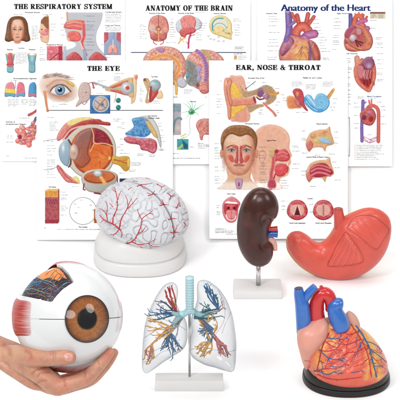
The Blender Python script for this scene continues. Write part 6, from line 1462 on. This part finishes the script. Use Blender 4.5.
def tree(name, origin, ends, colr, w0, w1, seed, twigs=3, spread=4.5, jit=1.2, deep=.012):
    rg = random.Random(seed); parts = []
    w0, w1 = w0 * .8, w1 * .9
    oy = rg.uniform(-deep, deep) * .4
    src = (185.5, 314) if origin[0] < 189 else (195, 313)
    if math.hypot(origin[0] - src[0], origin[1] - src[1]) > 4:       # feeding trunk from the main bronchus
        q = catmull(np.array([(src[0], src[1], ly + .006), ((src[0] + origin[0]) / 2 + rg.uniform(-1.5, 1.5), (src[1] + origin[1]) / 2 + rg.uniform(-1.5, 1.5), ly + .006 + oy / 2), (origin[0], origin[1], ly + oy)]), 7)
        P = np.array([at_y(a, b, c) for a, b, c in q])
        v, f = tube_mesh(P, np.linspace(w0 * .45, w0 * .62, len(P)) * sl, 8, 1); parts.append((v, f, np.array(colr) * .9))
    for e in ends:
        ey = rg.uniform(-deep, deep)
        mid = ((origin[0] + e[0]) / 2 + rg.uniform(-jit, jit) * 2.4, (origin[1] + e[1]) / 2 + rg.uniform(-jit, jit) * 2.4)
        pts = [(origin[0] + rg.uniform(-jit, jit) * .6, origin[1] + rg.uniform(-jit, jit) * .6), mid, e]
        ys = [ly + oy, ly + (oy + ey) / 2, ly + ey]
        q = catmull(np.array([[a, b, c] for (a, b), c in zip(pts, ys)]), 6)
        P = np.array([at_y(a, b, c) for a, b, c in q])
        shade = rg.uniform(.75, 1.2)
        v, f = tube_mesh(P, np.linspace(w0, w1, len(P)) * sl * .5, 8, 1); parts.append((v, f, np.clip(np.array(colr) * shade, 0, 1)))
        for k in range(twigs):
            i = rg.randrange(5, len(P)); a0 = q[i]
            dx, dy = e[0] - origin[0], e[1] - origin[1]; L = math.hypot(dx, dy)
            an = math.atan2(e[1] - mid[1], e[0] - mid[0]) + rg.choice((-1, 1)) * rg.uniform(.25, .75); ln = spread * rg.uniform(.5, 1.1)
            tq = [(a0[0], a0[1], a0[2]), (a0[0] + ln * .5 * math.cos(an) + rg.uniform(-.4, .4), a0[1] + ln * .5 * math.sin(an), a0[2] + rg.uniform(-.003, .003)), (a0[0] + ln * math.cos(an + .2), a0[1] + ln * math.sin(an + .2), a0[2] + rg.uniform(-.006, .006))]
            Q = np.array([at_y(*t) for t in catmull(np.array(tq), 4)])
            v, f = tube_mesh(Q, np.linspace(w1 * 1.0, w1 * .75, len(Q)) * sl * .5, 6, 1); parts.append((v, f, np.clip(np.array(colr) * shade * rg.uniform(.9, 1.1), 0, 1)))
    V, Fc, Cc = joinc(parts)
    mesh_obj(name, V, Fc, M_ATTR_SATIN, root, cols=Cc)
BLU, DBL, TEA, YEL, RDD, PNK, GRY = alb(58, 122, 168), alb(56, 84, 124), alb(62, 134, 144), alb(242, 184, 84), alb(206, 48, 54), alb(226, 124, 130), alb(178, 188, 202)
# left side in the picture
tree('red_vessel_tree', (175.6, 311), [(167.6, 286.6), (169.6, 286), (171.6, 286.8), (165, 290), (166.4, 296)], RDD, 2.3, 1.5, 1, 2, 3, .7, .008)
tree('blue_vessel_tree', (176, 314), [(150, 312), (148.6, 316), (151, 319.6), (156, 309), (155, 316), (158, 320)], BLU, 2.0, 1.0, 2, 4, 4.6)
tree('dark_vessel_tree', (174, 311), [(154.6, 301), (156.4, 303.6), (160, 300.4)], DBL, 1.6, .7, 3, 3, 3.6)
tree('yellow_vessel_tree', (174, 328), [(146.6, 317.6), (148, 321), (147.4, 326), (150, 331), (154, 335.6), (160, 338), (158, 324)], YEL, 2.0, 1.0, 4, 4, 4.4)
tree('blue_vessel_tree', (168.6, 332), [(164.6, 344), (160.4, 351), (166, 348), (172.6, 358), (176, 352), (182.4, 349), (178, 345), (170, 352), (171.6, 344), (156, 340)], BLU, 2.1, 1.0, 5, 4, 4.4)
tree('dark_vessel_tree', (170, 333), [(168, 346), (174, 350), (179, 349.6), (162, 345)], DBL, 1.8, .8, 6, 4, 4)
tree('grey_vessel_tree', (178, 326), [(172, 332), (170, 322), (176, 336), (168, 328)], GRY, 2.0, 1.0, 7, 3, 3)
tree('yellow_vessel_tree', (152, 344), [(144.6, 358), (146, 364), (150, 363), (154, 358), (147.6, 352)], YEL, 1.9, 1.1, 8, 5, 3.4)
tree('pink_vessel_tree', (151, 345), [(146.6, 355), (148.6, 361), (153, 352), (150, 357)], PNK, 2.0, 1.2, 9, 3, 3)
tree('yellow_vessel_tree', (176.4, 312), [(171, 303), (173, 300), (174.6, 305)], YEL, 1.4, .7, 19, 2, 2.6)
# right side in the picture
tree('blue_vessel_tree', (218, 309), [(203.6, 285), (206, 283.6), (209, 285.6), (212, 289), (215, 294), (218, 300), (206, 290)], BLU, 2.1, 1.2, 10, 4, 3.8, .9)
tree('teal_vessel_tree', (194.6, 318), [(206, 309.6), (212, 312), (217, 313.6), (221, 316), (203, 310), (214, 318)], TEA, 2.1, 1.0, 11, 4, 4)
tree('teal_vessel_tree', (210, 309), [(201, 303), (204, 301.4), (208, 304)], TEA, 1.5, .7, 12, 3, 3.2)
tree('blue_vessel_tree', (213, 329), [(203.6, 323), (202, 329), (204.6, 335), (207.6, 339), (212, 341), (203, 326), (200.6, 332)], BLU, 2.3, 1.1, 13, 5, 4)
tree('yellow_vessel_tree', (211, 341), [(197.6, 354), (200, 357), (204, 357.6), (207, 353), (196.6, 349.6), (202, 352)], YEL, 2.3, 1.3, 14, 5, 4)
tree('yellow_vessel_tree', (213, 334), [(213.6, 324.6), (215, 328), (217, 322)], YEL, 2.0, 1.0, 15, 2, 2.6)
tree('pink_vessel_tree', (216, 337), [(222, 350), (226, 356.6), (229, 354), (220, 354), (227, 349), (224, 345)], PNK, 2.2, 1.3, 16, 5, 3.6)
tree('red_vessel_tree', (217, 342), [(224, 353), (228, 357.6), (221, 348)], alb(186, 84, 70), 1.8, 1.0, 17, 4, 3)
tree('grey_vessel_tree', (208, 322), [(214, 316), (211, 312.6), (216, 320)], alb(214, 186, 140), 2.2, 1.4, 18, 2, 2.4)
tree('pink_vessel_tree', (219, 311), [(222, 305), (224.4, 309), (221, 300)], alb(206, 170, 178), 1.4, .7, 20, 3, 3)

# ================================================================== eyeball model held in a hand
ED = 2.55; EPX = ED / FOC
EC = at_d(68.0, 316.6, ED); ER = 54.2 * EPX
al, ti = math.radians(26.8), math.radians(-1.6)
e_u = U * math.cos(ti) - F * math.sin(ti)
f0 = -F * math.cos(ti) - U * math.sin(ti)
e_f = f0 * math.cos(al) + R * math.sin(al)
e_r = np.cross(e_f, e_u); e_r = -e_r if e_r @ R < 0 else e_r
root = thing('eyeball_model', 'large white eyeball model with an amber iris and an open window, held in a hand', 'anatomical model', EC - U * ER)
def edir(lon, lat):   # lon from the pupil axis toward the right, lat up
    return (np.cos(lat) * np.cos(lon))[..., None] * e_f + (np.cos(lat) * np.sin(lon))[..., None] * e_r + np.sin(lat)[..., None] * e_u
IA = math.radians(25.6)
WIN = [(20, 295.6), (34, 298.4), (45, 301), (52, 302.6), (56, 297), (63, 289.4), (74.4, 282), (68.6, 272.6), (61.4, 265.4), (54, 262.6), (48, 258), (30, 262), (10, 282)]
def in_poly(pts, X, Y):
    q = np.array(pts, float); ins = np.zeros(X.shape, bool)
    for (ax, ay), (bx_, by_) in zip(q, np.roll(q, -1, 0)):
        cc = (ay <= Y) != (by_ <= Y)
        if by_ != ay: ins ^= cc & (X < ax + (Y - ay) * (bx_ - ax) / (by_ - ay))
    return ins
M_SCL = mat('white eyeball plastic', (.66, .665, .67), rough=.2, spec=.5, coat=.35, coat_rough=.06, tint=.008)
def sclera(name, s):
    nlat, nlon = 200, 640
    lat = np.concatenate([[.0035, .0050, .0085], np.linspace(.014, PI / 2 - .003, nlat)])
    lon = np.linspace(-PI, PI, nlon, endpoint=False)
    LO, LA = np.meshgrid(lon, lat * s)
    D = edir(LO, LA)
    r = np.full(LO.shape, ER); r[0] -= .0022; r[1] -= .0006
    ang = np.arccos(np.clip(D @ e_f, -1, 1))
    inn = ang < IA
    r = np.where(inn, ER * math.cos(IA) / np.maximum(np.cos(ang), .1), r)
    V = EC + D * r[..., None]
    fc = grid_faces(len(lat), nlon)
    V = V.reshape(-1, 3)
    if s > 0:
        X, Y = to_px(V)
        fr = ((V - EC) @ (-F)) > -.55 * ER
        hit = in_poly(WIN, X, Y) & fr & (((V - EC) @ U) > 0)
        fc = fc[~hit[fc].all(1)]
    o = mesh_obj(name, V, fc, M_SCL, root)
    bm = bmesh.new(); bm.from_mesh(o.data)
    loose = [q for q in bm.verts if not q.link_faces]; bmesh.ops.delete(bm, geom=loose, context='VERTS')
    if s > 0:      # give the window a cut wall thickness
        base = Vector(parent_loc(root)); c = Vector(EC) - base
        ed = [e for e in bm.edges if len(e.link_faces) == 1 and (e.verts[0].co - c).length > ER * .985 and abs((e.verts[0].co - c).normalized().dot(Vector(e_u))) < .9975 and (e.verts[0].co - c).normalized().dot(Vector(e_u)) > .02]
        nb = {}
        for e in ed:
            for p_, q_ in ((e.verts[0], e.verts[1]), (e.verts[1], e.verts[0])): nb.setdefault(p_, []).append(q_)
        for it in range(10):     # fair the sawn edge
            new = {k: k.co * .5 + sum((q_.co for q_ in n_), Vector()) / len(n_) * .5 for k, n_ in nb.items() if len(n_) == 2}
            for k, p_ in new.items(): k.co = c + (p_ - c).normalized() * ER
        g = bmesh.ops.extrude_edge_only(bm, edges=ed)
        for q in g['geom']:
            if isinstance(q, bmesh.types.BMVert): q.co = c + (q.co - c) * .91
    bmesh.ops.recalc_face_normals(bm, faces=bm.faces)
    bm.to_mesh(o.data); bm.free()
    return auto_smooth(o, 40)
sclera('upper_sclera', 1); sclera('lower_sclera', -1)
# dark choroid ball inside, showing in the window and the joint
lat = np.linspace(-PI / 2 + .005, PI / 2 - .005, 260); lon = np.linspace(-PI, PI, 520, endpoint=False)
LO, LA = np.meshgrid(lon, lat); D = edir(LO, LA)
cr = np.full(LO.shape, ER * .935); cr = np.where((D @ e_f) > math.cos(IA + .16), ER * .72, cr)
nz = fbm(D[..., 0] * 9, D[..., 1] * 9, D[..., 2] * 9, 4); n2 = fbm(D[..., 0] * 30, D[..., 1] * 30, D[..., 2] * 12, 3)
V = (EC + D * (cr * (1 + .006 * n2))[..., None]).reshape(-1, 3)
X, Y = to_px(V); nz, n2 = nz.ravel(), n2.ravel()
c = np.array(alb(58, 44, 54))[None] * (1 + .45 * n2)[:, None]
def mix(c, colr, a): a = np.clip(a, 0, 1)[:, None]; return c * (1 - a) + np.array(colr)[None] * a
c = mix(c, alb(52, 44, 66), sstep(-.1, .4, nz)); c = mix(c, alb(118, 78, 78), sstep(.1, .45, n2) * (X > 36))
c = mix(c, alb(44, 104, 160), .85 * np.exp(-(((X - 29) / 5) ** 2 + ((Y - 283) / 4) ** 2)) * sstep(-.3, .2, n2)); c = mix(c, alb(40, 50, 70), .9 * np.exp(-(((X - 44) / 12) ** 2 + ((Y - 268) / 3) ** 2)))
OR = [(37, 278), (40, 273), (46, 269), (53, 267.4), (59, 268.6), (64, 274), (66.6, 278.6), (62, 277.4), (59, 281.4), (54, 279.4), (49, 277.6), (43, 279.4)]
inO = in_poly(OR, X, Y)
c = np.where(inO[:, None], np.array(alb(232, 144, 66))[None] * (1 + .25 * n2)[:, None], c)
inW = in_poly([(47, 268.6), (53, 267.2), (53, 270), (48, 271.4)], X, Y); c = np.where(inW[:, None], np.array(alb(232, 220, 206))[None], c)
blk = in_poly([(54, 279), (59, 281), (62, 277.4), (67, 279.4), (71, 283), (66, 287), (60, 287), (56, 284)], X, Y); c = np.where(blk[:, None], np.array(alb(24, 20, 26))[None] * (1 + .5 * n2)[:, None], c)
core = mesh_obj('choroid', V, grid_faces(260, 520), mat('painted choroid', rough=.4, spec=.3, coat=.12, attr='Col', bump=(220, .18, .0008)), root, cols=np.clip(c, 0, 1))
bvc = bvh_of(core)
px1 = EPX
rv = random.Random(12); rand_v = []
for k in range(46):
    x, y = rv.uniform(24, 58), rv.uniform(280, 297); a = rv.uniform(-.5, .9) - .5 * (y < 286); L = rv.uniform(4, 11)
    pts = [(x + L * t * math.cos(a) + rv.uniform(-.6, .6), y + L * t * math.sin(a) * .8 - 2 * t * t + rv.uniform(-.5, .5)) for t in (0, .33, .66, 1)]
    if all(in_poly(WIN, np.array([p_[0]]), np.array([p_[1]]))[0] for p_ in pts):
        rand_v.append((pts, rv.uniform(.35, .65), rv.choice([(60, 140, 170), (40, 110, 180), (150, 160, 90), (120, 60, 70), (90, 150, 140), (140, 80, 80), (40, 60, 100)])))
for pts, w, colr in [([(24, 293), (30, 286), (38, 282), (46, 283), (54, 287)], .9, (90, 150, 150)), ([(26, 290), (33, 289), (42, 292), (49, 294)], .8, (170, 176, 90)), ([(24, 287), (31, 281), (40, 277)], 1.0, (44, 120, 190)), ([(30, 287), (36, 285), (41, 287)], .8, (44, 120, 190)), ([(36, 276), (43, 280), (50, 282), (56, 286)], .9, (110, 176, 170)), ([(33, 292), (40, 289), (46, 289)], .7, (60, 140, 170)),
                     ([(28, 294), (37, 294), (46, 297)], .7, (150, 160, 90)), ([(44, 283), (50, 287), (52, 293)], .7, (150, 70, 80)), ([(50, 281), (55, 286), (59, 290)], .7, (150, 84, 84)), ([(46, 275), (50, 271), (55, 269.6)], .7, (190, 50, 44)), ([(50, 278), (53, 273), (57, 270)], .8, (60, 140, 90)), ([(54, 279), (58, 274), (63, 275)], .7, (190, 50, 44)), ([(56, 271), (60, 275), (64, 278)], .6, (190, 60, 50)),
                     ([(58, 290), (62, 286), (66, 284)], .9, (60, 130, 190)), ([(60, 287.6), (65, 283.6), (69, 282.6)], .6, (200, 206, 200)), ([(36, 274), (44, 268), (53, 265.4)], .7, (84, 120, 150)), ([(39, 297), (44, 293), (52, 290)], .6, (110, 60, 66)), ([(27, 284), (29, 281), (33, 278)], 1.3, (50, 130, 190)), ([(64, 273), (68, 277), (71, 281)], .9, (70, 70, 90))] + rand_v:
    q = drape(bvc, pts, .0003, 7)
    if len(q) < 4: continue
    v, f = tube_mesh(np.array(q), np.linspace(w, w * .6, len(q)) * px1 * .5, 8, 1)
    n_ = fbm(v[:, 0] * 300, v[:, 1] * 300, v[:, 2] * 300, 2)[:, None]
    mesh_obj('choroid_vessel', v, f, M_ATTR_GLOSS, root, cols=np.clip(np.array(alb(*colr))[None] * (1 + .3 * n_), 0, 1))
# iris, pupil and cornea
def ef_pt(h, r, a): return EC + h[..., None] * e_f + (r * np.cos(a))[..., None] * e_r + (r * np.sin(a))[..., None] * e_u
ra = ER * math.sin(IA) * .985; h0 = ER * math.cos(IA) + .0008
t = np.linspace(.30, 1, 70); a = np.linspace(0, 2 * PI, 480, endpoint=False)
T, A = np.meshgrid(t, a, indexing='ij')
fib = noise3(np.cos(A) * 26, np.sin(A) * 26, T * 1.6) + .6 * noise3(np.cos(A) * 60, np.sin(A) * 60, T * 2.5)
blot = fbm(np.cos(A) * T * 3, np.sin(A) * T * 3, T * 0 + 2, 3)
V = ef_pt(h0 + .0012 + .0004 * fib * sstep(1, .8, T) - .0008 * (1 - T), T * ra, A).reshape(-1, 3)
c = np.array(alb(178, 100, 34))[None, None] * (1 + .5 * fib[..., None] + .35 * blot[..., None])
def mix2(c, colr, w): w = np.clip(w, 0, 1)[..., None]; return c * (1 - w) + np.array(colr) * w
c = mix2(c, alb(206, 136, 66), sstep(.62, .4, T) * .5 + .25 * (np.sin(A) < -.2) * sstep(1, .5, T)); c = mix2(c, alb(120, 66, 16), sstep(.0, .7, blot) * .6); c = mix2(c, alb(96, 54, 22), sstep(.3, 1.0, np.abs(np.cos(A))) * sstep(.5, 1, T) * .5); c = mix2(c, alb(46, 26, 18), sstep(.80, 1.0, T) * .95); c = mix2(c, alb(44, 26, 16), sstep(.52, .42, T) * .9)  # darker left and right bands paint in reflections; the dark rim is iris colour
mesh_obj('iris', V, grid_faces(70, 480), mat('amber iris print', rough=.4, spec=.4, attr='Col'), root, cols=np.clip(c.reshape(-1, 3), .004, 1))
t = np.linspace(.002, .42, 20); T, A = np.meshgrid(t, a[::6], indexing='ij')
V = ef_pt(h0 + .0014 + .003 * np.sqrt(np.maximum(0, 1 - (T / .421) ** 2)), T * ra, A).reshape(-1, 3)
mesh_obj('pupil', V, grid_faces(20, 80), mat('black pupil', (.005, .005, .006), rough=.3, spec=.1), root)
rc = ra * 1.02; sag = ER * 1.035 - h0; Rc = (rc * rc + sag * sag) / (2 * sag)
t = np.linspace(.003, 1, 60); T, A = np.meshgrid(t, a[::4], indexing='ij')
V = ef_pt(h0 + sag - (Rc - np.sqrt(np.maximum(0, Rc * Rc - (T * rc) ** 2))), T * rc, A).reshape(-1, 3)
fix_normals(mesh_obj('cornea', V, grid_faces(60, 120), clear_mat('clear cornea', (.98, .98, .98), (.55, .55, .56), gloss=1.0, ior=1.45, rough=.015), root))
# eye muscles: fibrous straps on the white
M_MUS = mat('red muscle strap', rough=.42, spec=.4, coat=.1, attr='Col', bump=(260, .25, .0008))
def strap(axis, a0, a1, w, lc=0.0, thick=.032, side=None):
    perp = np.cross(axis, e_f); perp /= np.linalg.norm(perp)
    aa = np.linspace(math.radians(a0), math.radians(a1), 120); ll = np.linspace(-1, 1, 160)
    AA, Lq = np.meshgrid(aa, ll, indexing='ij'); tt = (AA - aa[0]) / (aa[-1] - aa[0])
    fibn = noise3(Lq * 26 + lc, tt * 2.2, 3.1 + lc) + .5 * noise3(Lq * 60, tt * 4, 1.7)
    wl = math.radians(w) * Lq * (1 + .05 * np.sin(tt * 7)) + math.radians(lc)
    Dv = (np.cos(wl) * np.cos(AA))[..., None] * axis + (np.cos(wl) * np.sin(AA))[..., None] * e_f + np.sin(wl)[..., None] * perp
    prof = (1 - np.abs(Lq) ** 8) * (1 - sstep(.6, 1.0, tt)) 
    r = ER * (1 + thick * prof + .004 * fibn * prof) - .0012 * (1 - prof)
    V = (EC + Dv * r[..., None]).reshape(-1, 3)
    c = np.array(alb(186, 66, 60))[None, None] * (1 + .4 * fibn[..., None])
    c = mix2(c, alb(222, 130, 118), sstep(.1, .6, fibn) * .6)
    c = mix2(c, np.array((.66, .665, .67)), sstep(.66, 1.0, tt + .06 * fibn))
    o = mesh_obj('eye_muscle', V, grid_faces(120, 160, wrap_v=False), M_MUS, root, cols=np.clip(c.reshape(-1, 3), .01, 1))
    return o
strap(-e_r, -40, 37, 20.5)
strap(e_u, -50, 17, 18.5, 5.0, .03)
strap(e_r, -40, 36, 20)
strap(-e_u, -50, 40, 21)

# ------------------------------------------------------------------ the hand: one continuous skin
hp = lambda x, y, d: at_d(x, y, d)
def limb(pts, flat=1.0, n=22):      # (px, py, depth, radius in photo pixels at the ball's depth)
    P = [hp(a, b, d) for a, b, d, r in pts]; r = [q[3] * EPX for q in pts]
    # rounded end
    e = P[-1] - P[-2]; e = e / np.linalg.norm(e)
    P2 = P + [P[-1] + e * r[-1] * .55, P[-1] + e * r[-1] * .92]; r2 = r + [r[-1] * .84, r[-1] * .36]
    return tube_mesh(P2, np.array(r2), n, 5, flat)
HP = []
HP.append(limb([(-150, 316, 2.575, 27), (-90, 328, 2.57, 25.5), (-34, 341, 2.565, 22), (-16, 346.5, 2.563, 21), (0, 352.2, 2.56, 19.6), (12, 357, 2.558, 19.6)], .66))          # forearm and wrist
HP.append(limb([(2, 354.6, 2.558, 19), (16, 361, 2.556, 23), (28, 367, 2.556, 25), (38, 374, 2.556, 24), (46, 379, 2.558, 19)], .43, 28))   # palm
HP.append(limb([(8, 356, 2.545, 11), (20, 356.4, 2.525, 11.4), (31, 357, 2.503, 10.6), (40, 358, 2.489, 8.6), (48, 358.6, 2.480, 7.8), (58, 357.8, 2.473, 7.6), (66, 357.4, 2.470, 7.2), (70, 357.6, 2.470, 6.4)], 1.0))   # thumb
HP.append(limb([(16, 361, 2.535, 11), (32, 368, 2.515, 11), (46, 378, 2.508, 10), (57, 386.4, 2.508, 9.2)]))                    # ball of the index finger
HP.append(limb([(46, 380, 2.512, 8.6), (57, 387, 2.506, 9.0), (66, 384.6, 2.503, 7.7), (77, 381.4, 2.502, 7.3), (87.4, 377, 2.503, 7.2), (95, 370, 2.507, 6.2), (101, 363.6, 2.511, 5.9), (107, 356.4, 2.516, 5.2), (110.4, 352, 2.519, 4.5)]))
HP.append(limb([(46, 382, 2.54, 8.6), (57, 387, 2.538, 8.8), (74, 384, 2.54, 7.6), (90, 379, 2.542, 7.2), (101, 369.6, 2.545, 6.2), (109, 360, 2.548, 5.6), (114, 352.6, 2.55, 4.6)]))
HP.append(limb([(44, 381, 2.575, 8.4), (55, 385.6, 2.573, 8.4), (72, 382.6, 2.576, 7.2), (87, 377, 2.58, 6.8), (98, 368, 2.584, 5.8), (107, 358, 2.588, 4.6)]))
HP.append(limb([(40, 379, 2.605, 8), (51, 383, 2.605, 7.6), (65, 380, 2.608, 6.4), (78, 374.4, 2.612, 5.8), (88, 366, 2.616, 4.2)]))
V, Fc = join(HP)
tmp = mesh_obj('hand_cage', V, Fc, M_STEEL, None)
bpy.context.view_layer.update()
m1 = tmp.modifiers.new('r', 'REMESH'); m1.mode = 'VOXEL'; m1.voxel_size = .0013
m2 = tmp.modifiers.new('s', 'SMOOTH'); m2.factor = .5; m2.iterations = 9
me = bpy.data.meshes.new_from_object(tmp.evaluated_get(bpy.context.evaluated_depsgraph_get()))
V = np.empty(len(me.vertices) * 3, np.float32); me.vertices.foreach_get('co', V); V = V.reshape(-1, 3).astype(float)
Fh = [list(q.vertices) for q in me.polygons]
bpy.data.objects.remove(tmp); bpy.data.meshes.remove(me)
X, Y = to_px(V)
px, py = X, Y
# knuckle folds, thumb joint wrinkles and palm creases
dn = np.zeros(len(V)); pal = np.zeros(len(V))
for pts, wd, dp in [([(52, 351), (53, 354), (52.6, 357)], .7, .0005), ([(54.4, 350.8), (55.4, 354), (55, 357)], .5, .0006), ([(50, 351.6), (50.6, 355)], .7, .0003), ([(46, 367), (38, 369.6), (32, 374)], 1.0, .0012), ([(50, 372), (42, 373), (37, 377)], .8, .0009), ([(84.6, 372), (85.6, 375), (85.4, 377)], 1.0, .0008), ([(98, 361), (100, 364)], .9, .0007), ([(64, 379), (65.4, 383), (65, 386)], 1.2, .0006),
                    ([(26, 351), (30, 354), (31, 358)], 2.4, .0009), ([(4, 345), (9, 349), (10, 354)], 2.6, .0009), ([(36, 384), (41, 381), (46, 381)], 1.2, .0007)]:
    g = crease(pts, wd) * (((V - EC) @ F) < .012); dn += dp * g; pal = np.maximum(pal, g)
V = V + F[None] * dn[:, None]
nA = fbm(V[:, 0] * 28, V[:, 1] * 28, V[:, 2] * 28, 3); nB = fbm(V[:, 0] * 160, V[:, 1] * 160, V[:, 2] * 160, 2)
c = np.array(alb(206, 150, 122))[None] * (1 + .13 * nA + .12 * nB)[:, None]
redz = .55 * np.exp(-(((X - 70) / 9) ** 2 + ((Y - 358) / 9) ** 2)) + .7 * np.exp(-(((X - 108) / 7) ** 2 + ((Y - 355) / 8) ** 2)) + .45 * np.exp(-(((X - 60) / 14) ** 2 + ((Y - 386) / 9) ** 2)) + .4 * np.exp(-(((X - 32) / 8) ** 2 + ((Y - 361) / 5) ** 2)) + .45 * np.exp(-(((X - 87) / 8) ** 2 + ((Y - 378) / 8) ** 2)) + .3 * np.exp(-(((X - 44) / 10) ** 2 + ((Y - 370) / 6) ** 2))
c = mix(c, alb(208, 118, 98), redz * (.8 + .5 * nA)); c = mix(c, alb(226, 186, 150), .6 * np.exp(-(((X - 12) / 12) ** 2 + ((Y - 352) / 6) ** 2))); c = mix(c, alb(160, 92, 74), .5 * pal)
M_SKIN = mat('skin', rough=.42, spec=.4, sss=.05, attr='Col', bump=(380, .35, .0009))
low = V[V[:, 2].argmin()]
root = thing('person', 'bare hand and wrist reaching in, thumb in front, cupping the big eyeball model', 'person', (low[0], low[1], low[2]))
hand = mesh_obj('hand', V, Fh, M_SKIN, root, cols=np.clip(c, .01, 1))
bvhh = bvh_of(hand)
M_NAIL = mat('finger nail', alb(226, 164, 146), rough=.22, spec=.5, coat=.4, tint=.04)
def nail(cx, cy, rx, ry, rot, lift=.0007):
    nu, nv = 14, 36; Vn = []
    cr_, sr = math.cos(rot), math.sin(rot)
    for i in range(nu):
        s = i / (nu - 1) if i else .01
        for j in range(nv):
            a = j * 2 * PI / nv; e = .8
            x = rx * s * np.sign(math.cos(a)) * abs(math.cos(a)) ** e; y = ry * s * np.sign(math.sin(a)) * abs(math.sin(a)) ** e
            u, v_ = uv(cx + x * cr_ - y * sr, cy + x * sr + y * cr_); d = F + u * R + v_ * U; d = d / np.linalg.norm(d)
            h, nn_, _, _ = bvhh.ray_cast(Vector(CAM), Vector(d))
            if h is None: return
            nn_ = np.array(nn_); nn_ = -nn_ if nn_ @ d > 0 else nn_
            Vn.append(np.array(h) + nn_ * (lift * (1 - s ** 4) + (-.0006 if i == nu - 1 else .0001)))
    fix_normals(mesh_obj('nail', np.array(Vn), grid_faces(nu, nv), M_NAIL, root))
nail(68.6, 357.2, 4.6, 4.3, .05)
